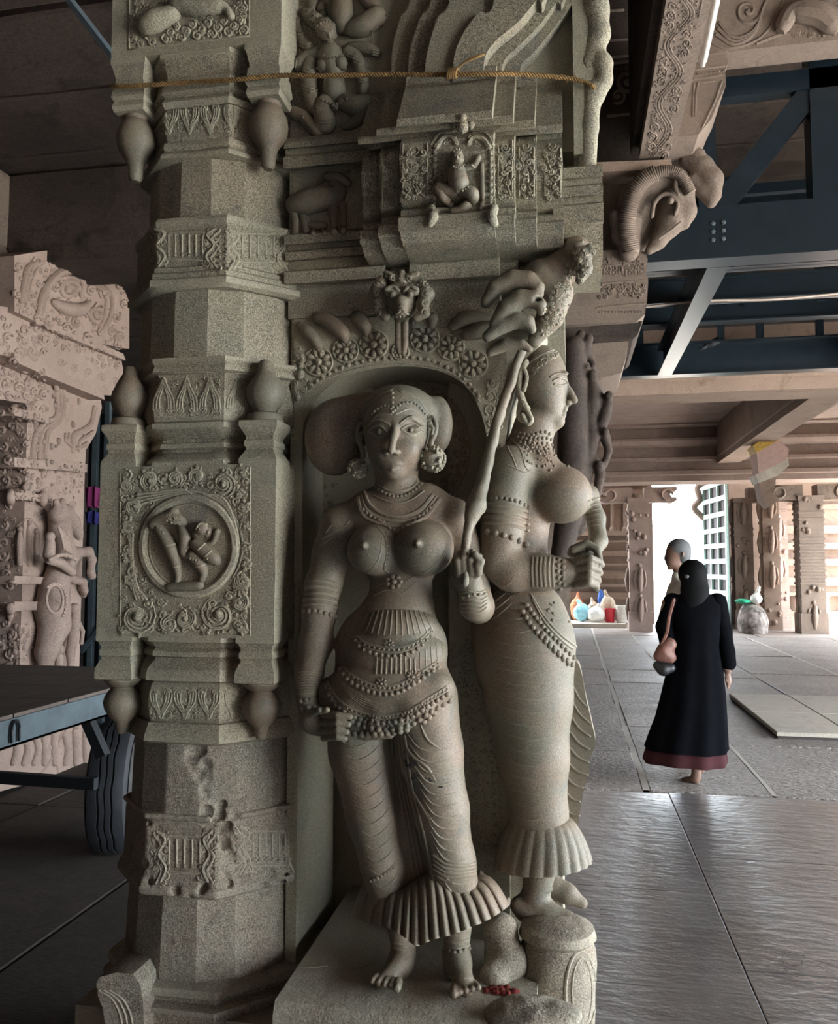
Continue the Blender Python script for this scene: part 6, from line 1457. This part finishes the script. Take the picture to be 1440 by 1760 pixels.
sack('pale sack leaning at the back of the pile', 1020, 1044, 21.2, 12, 16, 'cloth_beige', 3)
sack('beige sack lying across the top of the pile', 1044, 1040, 21.1, 13, 22, 'cloth_beige', 4)
sack('orange cloth bundle at the back left of the pile', 992, 1040, 21.4, 12, 20, 'cloth_orange', 5, 'cloth_bundle', 'bundle')
sack('blue bundle between the sacks and the beige one', 1033, 1032, 21.38, 6, 20, 'plastic_blue', 6, 'cloth_bundle', 'bundle', False)
def bucket(lbl, x, Y, mat, r, h):
    p = at(x, 1050, Y=Y); t = thing('bucket', lbl, 'bucket', (p[0], Y, .10)); m = MB(); m.lathe((p[0], Y, .10), [(0, r * .8), (.01, r * .82), (h - .03, r), (h - .02, r * 1.06), (h, r * 1.06), (h, r * .92), (.05, r * .75)], 20); m.build('body', mat, t, smooth=40)
    m = MB(); m.tube([(p[0] + math.cos(a) * r, Y - .02, .10 + h - .02 - .12 * math.sin(a)) for a in np.linspace(0, PI, 12)], .008, 6); m.build('handle', 'wire', t, smooth=60)
bucket('red plastic bucket beside the white one', at(1048, 1060, Y=20.8)[0] * 0 + 1048, 20.75, 'plastic_red', .13, .34); bucket('white plastic bucket next to the pillar', 1069, 20.70, 'plastic_white', .16, .42)
# painted bracket box hanging from the entablature
PB = thing('painted_bracket', 'yellow, pink and cream painted stone bracket below the far lintel', 'bracket', tuple(at(1325, 800, Y=15.0)))
def hx(n, q, Y, th, mat): m = MB(); pxprism(m, q, Y, th); m.build(n, mat, PB, smooth=None)
hx('yellow_face', [(1294, 766), (1312, 752), (1336, 748), (1338, 756), (1300, 778)], 15.0, .5, 'yellow_paint'); hx('pink_block', [(1300, 778), (1338, 757), (1356, 772), (1352, 790), (1304, 814)], 15.02, .5, 'pink_wash')
hx('cream_moulding', [(1298, 816), (1354, 786), (1356, 800), (1336, 818), (1304, 830)], 15.05, .5, 'lime_wash'); hx('corbel', [(1304, 828), (1334, 818), (1330, 850), (1340, 858), (1322, 872), (1310, 860)], 15.1, .4, 'stone_tan')
# ================================================================== left side: carved pier with rearing horse, trolley, tyre, steel tower
XL = -3.72
LP = thing('horse_pier', 'pinkish carved pier with a rearing horse and rider on its side', 'pillar', (-4.1, 5.7, 0))
def lp(x, y, o=0.0): return at(x, y, X=XL + o)
def yz(pts, o, th, name, mat='stone_rose', wob=.004, sm=0):     # outline on the side face (plane X), thickness towards the viewer
    P = np.array([lp(x, y, o) for x, y in (smoothline(pts, sm) if sm else pts)]); a = P[:, [1, 2]]
    area = 0.5 * np.sum(a[:, 0] * np.roll(a[:, 1], -1) - np.roll(a[:, 0], -1) * a[:, 1])
    if area < 0: P = P[::-1]
    m = MB(); m.prism(P, (-th, 0, 0), (0, 0, 0)); m.build(name, mat, LP, smooth=30, wob=wob, wsc=5); return m
core = MB(); core.box((-4.5, 5.05, 0), (XL, 5.75, 3.1)); core.build('shaft', 'stone_rose', LP, smooth=None, wob=.008, wsc=3)
flank = yz([(60, 1352), (60, 700), (150, 740), (146, 800), (130, 850), (118, 1000), (120, 1150), (130, 1352)], -.02, .5, 'flank')
capL = yz([(-40, 520), (25, 530), (80, 558), (140, 586), (208, 616), (213, 640), (200, 660), (190, 680), (172, 678), (120, 655), (25, 615), (-40, 600)], .10, .75, 'capital')
base_ = yz([(-40, 1370), (-40, 1240), (160, 1225), (160, 1318)], .06, .7, 'base')
crb = yz([(25, 440), (80, 430), (150, 452), (215, 500), (222, 520), (222, 600), (140, 585), (80, 560), (25, 530)], -.05, .6, 'bracket_block')
lob = yz([(-40, 612), (25, 616), (172, 678), (175, 700), (165, 745), (150, 770), (130, 800), (90, 800), (90, 700), (25, 690), (-40, 680)], .0, .6, 'neck_block')
S2_ = [(52, 800), (54, 740), (66, 715), (90, 700), (95, 660)]
led = [yz(q, o_, t_, 'ledge', wob=.003) for q, o_, t_ in (([(25, 520), (120, 567), (212, 608), (216, 620), (120, 581), (25, 536)], .15, .2), ([(25, 606), (100, 641), (178, 675), (180, 687), (100, 655), (25, 622)], .14, .2), ([(25, 786), (150, 798), (150, 812), (25, 802)], .07, .2), ([(25, 846), (90, 852), (90, 864), (25, 858)], .06, .2), ([(25, 990), (78, 992), (78, 1004), (25, 1004)], .06, .2), ([(25, 1034), (78, 1034), (78, 1048), (25, 1050)], .06, .2), ([(25, 700), (84, 716), (84, 728), (25, 714)], .06, .2))]
LB = MB()
for mm in led + [core, flank, capL, base_, crb, lob]: LB.v += mm.v; LB.f += [tuple(i + LB.n for i in q) for q in mm.f]; LB.n += mm.n
BL = LB.bvh()
c = Carver(BL, sink=.25)
c.line([(25, 530), (80, 558), (140, 586), (208, 616)], 4); c.line([(25, 616), (80, 640), (120, 657), (178, 680)], 4.5); c.line([(90, 600), (140, 622), (205, 645)], 2.0); c.line([(85, 640), (140, 652), (185, 668)], 2)
for k in range(5): c.line([(92 + 24 * k, 602 + 10 * k), (92 + 24 * k, 634 + 6 * k)], 1.8, sm=1); c.scroll(106 + 23 * k, 622 + 9 * k, 8, 1.4, k, 1, 1.7)
for k in range(12): c.line([(94 + 9.4 * k, 574 + 4 * k), (94 + 9.4 * k, 592 + 4 * k)], 1.3, sm=1); 
for k in range(9): c.scroll(34 + random.uniform(0, 42), 575 + random.uniform(0, 40), 8, 1.4, k, 1, 1.8); c.scroll(34 + random.uniform(0, 48), 645 + random.uniform(0, 35), 7, 1.4, k, -1, 1.7)
for dx in (0, 10, 20): c.line([(56 + dx * 1.1, 795), (56 + dx * 1.1, 770), (62 + dx, 742), (80 + dx, 725), (96 + dx * .5, 716 - dx * .3), (98 + dx * .6, 690), (96 + dx * .6, 664)], 5.0, lift=.6)
c.line([(125, 775), (126, 748), (140, 740), (156, 728), (162, 700)], 5, lift=.6); c.line([(112, 755), (128, 770), (150, 762)], 4, lift=.6); c.line([(135, 775), (137, 758), (148, 750), (160, 742)], 3.5, lift=.6)
for k in range(4): c.line([(54 + 12 * k, 800), (54 + 12 * k, 850)], 3.0, sm=2)
for y in (800, 845, 856): c.line([(20, y - 12), (90, y), (145, y + 2)], 3)
for y in (700, 712, 726, 760, 772): c.line([(24, y - 8), (70, y + 4)], 2.2, sm=3)
for k in range(40): c.dot(random.uniform(28, 150), random.uniform(680, 850), random.uniform(3, 6), random.uniform(3, 8), lift=.4)
for k in range(18): c.scroll(random.uniform(26, 76), random.uniform(690, 830), 5, 1.3, k, 1, 1.6)
c.pack(lambda x, y: y > 545 + (x - 25) * .42, (30, 560, 78, 612), 4, 12, 300, 3, w=.34, lift=.6)
c.pack(lambda x, y: True, (30, 640, 78, 688), 4, 11, 300, 4, w=.34, lift=.6)
c.pack(lambda x, y: True, (100, 800, 140, 850), 3, 7, 150, 5)
c.pack(lambda x, y: True, (28, 700, 78, 860), 4, 10, 400, 6, w=.34, lift=.6)
c.pack(lambda x, y: True, (18, 1070, 62, 1150), 3, 9, 200, 7)
c.pack(lambda x, y: y < 560 + (x - 25) * .46 and y > 532 + (x - 25) * .46, (80, 540, 205, 640), 3.5, 7, 400, 21, w=.34, lift=.6)
c.pack(lambda x, y: True, (62, 855, 128, 900), 3, 8, 150, 23)
c.pack(lambda x, y: True, (2, 540, 24, 1150), 4, 11, 300, 24, w=.34, lift=.6)
c.build('capital_carving', 'stone_rose', LP, smooth=60, stuff=True)
# scroll brackets above the capital
c = Carver(BL, sink=.1)
for off, w in ((0, 5), (9, 4), (17, 3)): c.line([(34 + off * .6, 528), (40 + off * .7, 490), (46 + off, 462), (64 + off * .8, 450)], w, lift=.5)
for off, w in ((0, 7), (10, 4)): c.line([(66 + off * .6, 540), (72 + off * .6, 510), (84 + off * .5, 486), (104, 468 + off), (128, 468 + off), (142 - off * .8, 486), (140 - off, 508)], w, lift=.6)
c.scroll(118, 498, 18, 1.6, 0, -1, 5, lift=.6); c.limb([(92, 520, 7), (112, 530, 12), (138, 532, 11), (152, 522, 6)], lift=.6)
for off, w in ((0, 5), (10, 3.5)): c.line([(152, 478 + off), (178 - off * .4, 486 + off), (192 - off, 514), (188 - off, 548), (172, 572 - off)], w, lift=.5)
c.scroll(166, 540, 15, 1.5, 1, 1, 4.5, lift=.5); c.scroll(206, 580, 10, 1.4, 2, 1, 4, lift=.4)
c.pack(lambda x, y: y > 445 + max(0, x - 80) * .35 and y < 535 + (x - 25) * .40, (28, 445, 216, 610), 4, 12, 500, 14, lift=.6, w=.34)
c.build('scroll_bracket', 'stone_rose', LP, stuff=True, smooth=60)
# deity panel on the near part of the side
c = Carver(BL, sink=.15)
c.line([(24, 975), (24, 920), (34, 900), (50, 892), (62, 902), (68, 920), (68, 975)], 2.4); c.line([(18, 978), (72, 984)], 3.2)
for x, h in ((34, 0), (50, -12), (62, 4)): c.limb([(x, 916 + h, 4), (x, 930 + h, 6), (x, 950, 5.5), (x, 970, 5)], lift=.4); c.dot(x, 910 + h, 5, 6, lift=.6)
for y in (870, 880, 888, 1000, 1020, 1032, 1045): c.line([(16, y - 2), (76, y + 2)], 3, sm=3)
for x in (18, 74):
    c.limb([(x, 845, 6), (x, 858, 8), (x, 868, 5)], lift=.3)
    c.limb([(x, 1042, 8), (x, 1056, 7), (x, 1066, 3)], lift=.3)
for k in range(16): c.dot(random.uniform(16, 60), random.uniform(1075, 1150), random.uniform(3, 7), random.uniform(4, 9))
for k in range(8): c.limb([(20 + 18 * k, 1255 + random.uniform(0, 8), 6), (24 + 18 * k + random.uniform(-6, 6), 1285, 7), (22 + 18 * k, 1312, 6)], lift=.4); c.dot(22 + 18 * k, 1250, 6, lift=.5)
c.line([(60, 1262), (90, 1290), (100, 1330)], 3); c.line([(110, 1250), (90, 1300), (70, 1330)], 3); c.line([(18, 1330), (18, 1262), (36, 1248), (60, 1256)], 2.5)
c.build('deity_panel', 'stone_rose', LP, smooth=60, stuff=True, label='small gods carved in a panel and along the base')
# rearing horse with rider
F = Field(lp(45, 1190) - (.1, .15, .1), lp(175, 830, .40) + (.15, .4, .1), .0095)
def hl(nodes, o=.10, k=.018): F.chain([(lp(x, y, o), r * mpp(lp(x, y, o))) for x, y, r in nodes], k)
hl([(94, 1075, 27), (90, 1045, 29), (94, 1010, 25), (102, 980, 20)]); hl([(90, 1085, 24), (80, 1120, 19), (76, 1150, 11), (75, 1178, 8)])                 # barrel and haunch
hl([(104, 985, 22), (110, 950, 20), (104, 915, 19), (100, 890, 17)]); hl([(98, 884, 15), (112, 880, 14), (126, 896, 11), (133, 914, 9), (136, 922, 7)], .13)   # neck, head
hl([(96, 862, 5), (98, 874, 6)], .14); hl([(108, 860, 5), (108, 872, 6)], .16)                                                                            # ears
hl([(114, 972, 13), (132, 950, 10), (152, 948, 8), (158, 962, 7), (156, 984, 6), (158, 990, 7)], .15); hl([(112, 990, 10), (128, 996, 8), (142, 1000, 7), (146, 1016, 6)], .06)   # forelegs
hl([(86, 962, 9), (104, 968, 8), (124, 984, 7)], .22, .01); hl([(86, 935, 9), (84, 955, 10)], .20, .01); F.ell(lp(86, 922, .20), .035, None, .006)            # rider
hl([(122, 1150, 6), (121, 1120, 8), (126, 1090, 9), (128, 1070, 9), (128, 1058, 6)], .09, .01); F.ell(lp(128, 1046, .09), .042, None, .006); hl([(134, 1070, 5), (142, 1085, 4), (140, 1105, 4)], .1, .008)
hl([(116, 1178, 5), (118, 1150, 6)], .09, .01); hl([(128, 1178, 5), (125, 1150, 6)], .09, .01); hl([(100, 1178, 6), (101, 1150, 8), (102, 1130, 7)], .10, .01); F.ell(lp(102, 1116, .10), .036, None, .006)
hl([(140, 1010, 7), (150, 1030, 6), (152, 1070, 5), (150, 1100, 4)], .03)
F.to_mb(1).build('horse_rider', 'stone_rose', LP, smooth=180, label='rearing horse with a small rider and attendants')
hm = MB(); rr = random.Random(4)
for k in range(5): hm.tube([lp(100 + 4 * k, 905 + 4 * k, .235), lp(106 + 3.4 * k, 922 + 4 * k, .24), lp(110 + 3 * k, 944 + 2 * k, .235)], .009, 6)
for k in range(14): hm.ball(lp(86 + 3.4 * k, 962 - 8 * math.sin(k / 13 * PI), .25), .014, 7, 5)
for k in range(16): a = -2.2 + k * .2; hm.ball(lp(94 + 20 * math.cos(a), 1035 + 32 * math.sin(a), .31), .012, 7, 5)
hm.tube([lp(94 + 14 * math.cos(a), 1030 + 24 * math.sin(a), .31) for a in np.linspace(0, 6.28, 20)], .010, 6)
hm.build('bead_harness', 'stone_rose', LP, smooth=60, label='carved bead harness of the horse')['kind'] = 'stuff'
# ---- steel tower with bright cloths behind the pier
TW = thing('steel_tower', 'slim blue-grey steel tower standing behind the carved pier', 'scaffold', (-3.2, 7.0, 0))
def tw(x, y): return at(x, y, Y=7.2)
xa, xb_ = float(tw(158, 900)[0]), float(tw(172, 900)[0])
m = MB(); m.box((xa - .02, 7.2, 0), (xa + .03, 7.25, 3.1)); m.build('upright', 'steel_trolley', TW, smooth=None)
m = MB(); m.box((xb_ + .02, 7.2, 0), (xb_ + .07, 7.25, 3.1)); m.build('upright', 'steel_trolley', TW, smooth=None)
m = MB(); m.box((xa - .12, 7.3, 0), (xb_ + .4, 7.34, 3.0)); m.build('backing', 'steel_dark', TW, smooth=None)
for y0, y1 in ((1120, 1075), (1010, 960)): m = MB(); m.bar(tw(140, y0), tw(176, y1), .04, .04); m.build('brace', 'steel_trolley', TW, smooth=None)
for nm, mat, lb, ya, yb in (('magenta_cloth', 'cloth_magenta', 'magenta tinsel cloth hung on the steel tower', 838, 872), ('navy_cloth', 'cloth_navy', 'dark blue cloth hung below the magenta one', 880, 900)):
    m = MB(); n = 10; A = [tw(152 + 3.2 * i, ya + 2 * math.sin(i)) + (0, -.06 + .03 * math.sin(i * 1.7), 0) for i in range(n)]; B = [tw(152 + 3.2 * i, yb + 2 * math.sin(i * 2)) + (0, -.06 + .03 * math.sin(i * 1.7 + 1), 0) for i in range(n)]
    V = A + B + [a + (0, .02, 0) for a in A] + [b + (0, .02, 0) for b in B]
    m.add(V, [(i, n + i, n + i + 1, i + 1) for i in range(n - 1)] + [(2 * n + i + 1, 3 * n + i + 1, 3 * n + i, 2 * n + i) for i in range(n - 1)] + [(i + 1, 2 * n + i + 1, 2 * n + i, i) for i in range(n - 1)] + [(n + i, 3 * n + i, 3 * n + i + 1, n + i + 1) for i in range(n - 1)])
    tag(m.build(nm, mat, None, smooth=60), lb, 'cloth')
# ---- flat trolley with a board top and rubber tyre
TR = thing('trolley', 'large flat trolley with dark board top, blue-grey steel edge and rubber tyre', 'trolley', (-2.8, 3.8, 0))
xe = -2.16; nb = 6; y0_, y1_ = 2.2, 4.35
for k in range(nb):
    a = y0_ + (y1_ - y0_) * k / nb; b = y0_ + (y1_ - y0_) * (k + 1) / nb; m = MB(); m.box((-4.9, a + .004, .885), (xe - .01, b - .004, .915)); m.build('plank', 'board', TR, smooth=None)
m = MB(); m.box((xe - .02, y0_, .79), (xe, y1_, .90)); m.box((xe - .06, y0_, .79), (xe, y1_, .80)); m.build('edge_channel', 'steel_trolley', TR, smooth=None)
m = MB(); m.box((-4.9, y1_ - .02, .79), (xe, y1_, .885)); m.build('edge_channel', 'steel_trolley', TR, smooth=None)
m = MB(); hk = at(27, 1252, X=xe + .01); m.tube([hk + (0, .022 * math.cos(a), .03 * math.sin(a)) for a in np.linspace(PI, 0, 9)], .006, 6); m.tube([hk + (0, .022, 0), hk + (0, .022, -.05)], .006, 6); m.tube([hk + (0, -.022, 0), hk + (0, -.022, -.05)], .006, 6); m.build('hook', 'steel_dark', TR, smooth=60)
m = MB(); m.bar(at(148, 1232, Y=3.7), at(178, 1300, Y=3.7), .05, .05); m.build('strut', 'steel_dark', TR, smooth=None)
m = MB(); m.bar(at(-30, 1334, Y=3.7), at(165, 1347, Y=3.7), .04, .055); m.build('axle_rail', 'steel_dark', TR, smooth=None)
for x, y in ((-4.6, 2.6), (-4.6, 4.1), (-2.35, 4.2)): m = MB(); m.box((x - .03, y - .03, 0), (x + .03, y + .03, .80)); m.build('leg', 'steel_dark', TR, smooth=None)
# tyre standing behind the column
R_ = .335; wc = at(202, 1355, Y=4.05); cxT, cyT = float(wc[0]), 4.05
prof = [(-.085, .20), (-.10, .235), (-.105, .27), (-.10, .305), (-.085, .328), (-.06, .335), (-.038, .337), (-.036, .328), (-.028, .328), (-.026, .338), (-.004, .338), (-.003, .329), (.004, .329), (.005, .338), (.026, .338), (.028, .328), (.036, .328), (.038, .337), (.06, .335), (.085, .328), (.10, .305), (.105, .27), (.10, .235), (.085, .20)]
ax = np.array((math.cos(math.radians(20)), math.sin(math.radians(20)), 0)); fw = np.array((-math.sin(math.radians(20)), math.cos(math.radians(20)), 0)); ctr = np.array((cxT, cyT, R_)); n = 48
m = MB(); rings = []
for d, r in prof: rings.append([ctr + ax * (d + (.004 * math.sin(i * 1.57) if abs(d) < .05 else 0)) + fw * math.cos(2 * PI * i / n) * r + np.array((0, 0, 1)) * math.sin(2 * PI * i / n) * r for i in range(n)])
m.loft(rings); TYR = m.build('tyre', 'rubber', TR, smooth=30, label='black grooved rubber tyre')
m = MB(); rings = [[ctr + ax * d + fw * math.cos(2 * PI * i / n) * r + np.array((0, 0, 1)) * math.sin(2 * PI * i / n) * r for i in range(n)] for d, r in ((.106, .30), (.112, .27), (.108, .22), (.09, .20), (.08, .12), (.12, .10), (.12, .02))]; m.loft(rings); m.build('sidewall', 'rubber_side', TYR, smooth=30)
# metal strip hanging under the aisle ceiling
m = MB(); m.bar(at(96, -30, Y=3.25), at(200, 104, Y=3.6), .03, .026); tag(m.build('metal_strip', 'bolt', None, smooth=None), 'grey metal strip slanting under the dark aisle ceiling', 'strip')
# ================================================================== people
def person_field(Y, x0, y0, x1, y1, h=.012):
    return Field(at(x0, y1, Y=Y) - (.05, .35, .03), at(x1, y0, Y=Y) + (.05, .35, .03), h)
def pch(F, Y, nodes, k=.02):
    F.chain([(at(x, y, Y=Y) + (0, d, 0), r * mpp(at(x, y, Y=Y))) for x, y, d, r in nodes], k)
W = thing('person', 'woman seen from behind in a long black dress with maroon hem, walking barefoot', 'person', (0.82, 6.0, 0))
F = person_field(6.0, 1090, 950, 1280, 1362)
def pe(x, y, d, rx, rd, ry, k=.02): q = mpp(at(x, y, Y=6.0)); F.ell(at(x, y, Y=6.0) + (0, d, 0), (rx * q, rd * q, ry * q), None, k)
pe(1190, 988, .01, 19, 21, 25); pch(F, 6.0, [(1190, 1005, 0, 11), (1191, 1022, 0, 11)]); pe(1193, 1050, 0, 40, 24, 34, .04); pe(1195, 1095, 0, 33, 22, 40, .04); pe(1196, 1145, 0, 38, 26, 34, .04)
pch(F, 6.0, [(1150, 1038, 0, 13), (1140, 1080, .02, 11), (1148, 1112, -.05, 9)]); pch(F, 6.0, [(1236, 1036, 0, 13), (1245, 1085, .02, 11), (1250, 1150, 0, 8)])
pe(1252, 1168, 0, 5, 6, 12, .008)
for k in range(4): pch(F, 6.0, [(1249 + 1.5 * k, 1170, -.015 + .012 * k, 2.2), (1250 + 1.2 * k, 1186 - abs(k - 1.5) * 2, -.015 + .012 * k, 1.8)], .004)
pch(F, 6.0, [(1247, 1160, -.01, 2.4), (1245, 1172, -.02, 2)], .004)
pe(1152, 1120, -.06, 6, 6, 8, .008)
for k in range(4): pch(F, 6.0, [(1150 + 2 * k, 1122, -.08, 2.2), (1150 + 2 * k, 1132, -.085, 1.8)], .004)
pch(F, 6.0, [(1148, 1118, -.08, 2.4), (1144, 1126, -.085, 2)], .004)
pch(F, 6.0, [(1185, 1170, 0, 22), (1192, 1250, -.02, 15), (1196, 1300, -.02, 11), (1196, 1330, -.02, 7.5), (1194, 1337, -.02, 8)]); pch(F, 6.0, [(1195, 1338, -.02, 7), (1182, 1343, .03, 6), (1175, 1344, .06, 4)], .01)
pch(F, 6.0, [(1208, 1170, 0, 22), (1212, 1250, .10, 14), (1214, 1300, .16, 10), (1214, 1318, .18, 7), (1214, 1324, .16, 7)]); pch(F, 6.0, [(1214, 1324, .18, 6), (1210, 1332, .12, 6)], .01)
F.to_mb(1).build('body', 'skin', W, smooth=180)
# dress as a shell of horizontal rings, open hem at calf height
def rings_px(spec, Y, n=40, flut=0, seed=0):
    R = []; rr = random.Random(seed)
    for x0, x1, y, dep, fl in spec:
        c_ = at((x0 + x1) / 2, y, Y=Y); k = mpp(c_); rx = (x1 - x0) / 2 * k; ry = dep * k
        R.append([(c_[0] + math.cos(2 * PI * i / n) * rx * (1 + fl * math.sin(i * 2 * PI / n * 9 + seed) * .5), c_[1] + math.sin(2 * PI * i / n) * ry * (1 + fl * math.sin(i * 2 * PI / n * 9)), c_[2] + fl * .10 * math.sin(i * 2 * PI / n * 3 + 1)) for i in range(n)])
    return R
m = MB(); m.loft(rings_px([(1110, 1248, 1286, 60, .05), (1116, 1247, 1268, 56, .05), (1128, 1246, 1235, 48, .045), (1138, 1244, 1195, 40, .04), (1148, 1240, 1150, 34, .03), (1156, 1234, 1110, 29, .02), (1157, 1236, 1080, 27, .01), (1152, 1240, 1055, 28, 0), (1150, 1242, 1040, 27, 0), (1160, 1230, 1026, 22, 0), (1176, 1208, 1018, 15, 0)], 6.0, 72, seed=1))
m.build('dress', 'cloth_black', W, smooth=60)
F = person_field(6.0, 1100, 1010, 1280, 1200)
pch(F, 6.0, [(1156, 1036, 0, 17), (1143, 1078, .02, 15), (1147, 1108, -.05, 14)]); pch(F, 6.0, [(1232, 1036, 0, 17), (1244, 1085, .02, 14), (1249, 1120, 0, 13), (1252, 1140, 0, 13)])
F.to_mb(1).build('sleeves', 'cloth_black', W, smooth=180)
m = MB(); m.loft(rings_px([(1107, 1246, 1308, 60, .05), (1108, 1246, 1303, 60, .05), (1114, 1243, 1284, 53, .045), (1128, 1236, 1255, 42, .04)], 6.0, 72, seed=1)); m.build('skirt_hem', 'cloth_maroon', W, smooth=60, label='maroon hem below the black dress')
F = person_field(6.0, 1150, 950, 1240, 1060, .009)
def pe2(x, y, d, rx, rd, ry, k=.03): q = mpp(at(x, y, Y=6.0)); F.ell(at(x, y, Y=6.0) + (0, d, 0), (rx * q, rd * q, ry * q), None, k)
pe2(1190, 986, -.01, 24, 25, 25); pe2(1192, 1015, -.05, 24, 14, 30); pe2(1190, 1040, -.065, 19, 11, 28); F.to_mb(1).build('hair', 'hair', W, smooth=180, label='long dark hair')
m = MB(); p = at(1180, 991, Y=5.88); m.ball(p, (.016, .008, .014), 8, 5); m.build('hair_clip', 'hair_clip', W, smooth=60)
HBG = thing('handbag', 'brown shoulder bag with black lower part hanging from the woman in black', 'bag', tuple(at(1142, 1160, Y=5.93)))
F = Field(at(1110, 1170, Y=5.93) - (.03, .15, .02), at(1170, 1070, Y=5.93) + (.03, .15, .02), .008)
fl([(1142, 1118, 14), (1150, 1108, 12)], 5.90, .03); fl([(1132, 1128, 9), (1152, 1130, 10)], 5.90, .03); F.to_mb(1).build('body', 'bag_leather', HBG, smooth=180, wob=.004, wsc=15)
F = Field(at(1105, 1180, Y=5.93) - (.03, .15, .02), at(1170, 1100, Y=5.93) + (.03, .15, .02), .008)
fl([(1130, 1144, 8), (1140, 1150, 11), (1152, 1148, 9)], 5.90, .02); F.to_mb(1).build('flap', 'bag_black', HBG, smooth=180)
m = MB(); m.tube([at(x, y, Y=5.88) for x, y in smoothline([(1136, 1110), (1146, 1086), (1150, 1060), (1158, 1030)], 5)], .012, 6); m.build('strap', 'bag_leather', HBG, smooth=60)
# man in front of her, seen from the side
M_ = thing('person', 'man with short hair and pale shirt standing side-on beyond the woman', 'person', (0.93, 7.0, 0))
F = person_field(7.0, 1120, 915, 1215, 1300)
def pm(x, y, d, rx, rd, ry, k=.02): q = mpp(at(x, y, Y=7.0)); F.ell(at(x, y, Y=7.0) + (0, d, 0), (rx * q, rd * q, ry * q), None, k)
pm(1164, 948, 0, 19, 16, 22); pm(1156, 962, 0, 13, 13, 16); pch(F, 7.0, [(1146, 950, 0, 2.5), (1143, 960, 0, 3)], .008); pch(F, 7.0, [(1147, 967, 0, 2.5), (1148, 971, 0, 2.5)], .006); pm(1151, 976, 0, 5, 6, 4, .01); pm(1171, 953, -.085, 3, 2, 6, .004); pm(1171, 953, .085, 3, 2, 6, .004)
pch(F, 7.0, [(1166, 968, 0, 10), (1168, 990, 0, 10)]); pm(1170, 1030, 0, 22, 38, 36, .04); pm(1172, 1085, 0, 20, 32, 44, .04); pm(1174, 1130, 0, 20, 34, 28, .04)
pch(F, 7.0, [(1172, 1008, -.19, 10), (1176, 1055, -.21, 8), (1170, 1100, -.2, 6), (1168, 1112, -.2, 7)]); pch(F, 7.0, [(1172, 1008, .19, 10), (1176, 1055, .21, 8), (1170, 1100, .2, 6), (1168, 1112, .2, 7)])
for s_ in (-1, 1):
    pch(F, 7.0, [(1174, 1135, .09 * s_, 16), (1172, 1200, .09 * s_, 11), (1174, 1268, .09 * s_, 7), (1174, 1276, .09 * s_, 7)]); pch(F, 7.0, [(1176, 1279, .09 * s_, 6), (1154, 1281, .09 * s_, 4)], .01)
    for k in range(4): pch(F, 7.0, [(1166 + k * 1.6, 1112, .2 * s_, 1.9), (1165 + k * 1.6, 1124, .2 * s_, 1.6)], .003)
F.to_mb(1).build('body', 'skin', M_, smooth=180)
F = person_field(7.0, 1130, 985, 1215, 1160); pm(1170, 1030, 0, 25, 41, 38, .04); pm(1172, 1085, 0, 23, 36, 46, .04); pm(1174, 1125, 0, 24, 37, 28, .04); pch(F, 7.0, [(1167, 992, 0, 13), (1168, 1000, 0, 14)])
pch(F, 7.0, [(1172, 1008, -.19, 13), (1176, 1048, -.21, 11)]); pch(F, 7.0, [(1172, 1008, .19, 13), (1176, 1048, .21, 11)]); F.to_mb(1).build('shirt', 'shirt', M_, smooth=180)
F = person_field(7.0, 1130, 1120, 1215, 1280); 
for s_ in (-1, 1): pch(F, 7.0, [(1174, 1140, .09 * s_, 20), (1172, 1200, .09 * s_, 15), (1174, 1258, .09 * s_, 11)])
F.to_mb(1).build('trousers', 'cloth_black', M_, smooth=180)
F = person_field(7.0, 1130, 915, 1215, 985, .008); pm(1167, 944, 0, 20, 17.5, 19, .02); pm(1174, 956, 0, 13, 16, 16, .02); pm(1148, 958, 0, 12, 22, 16, .004); F.F *= 1
pm2 = at(1148, 962, Y=7.0); q = mpp(pm2); F.ell(pm2, (14 * q, 24 * q, 20 * q), None, .01, cut=True); F.to_mb(1).build('hair', 'hair_grey', M_, smooth=180)
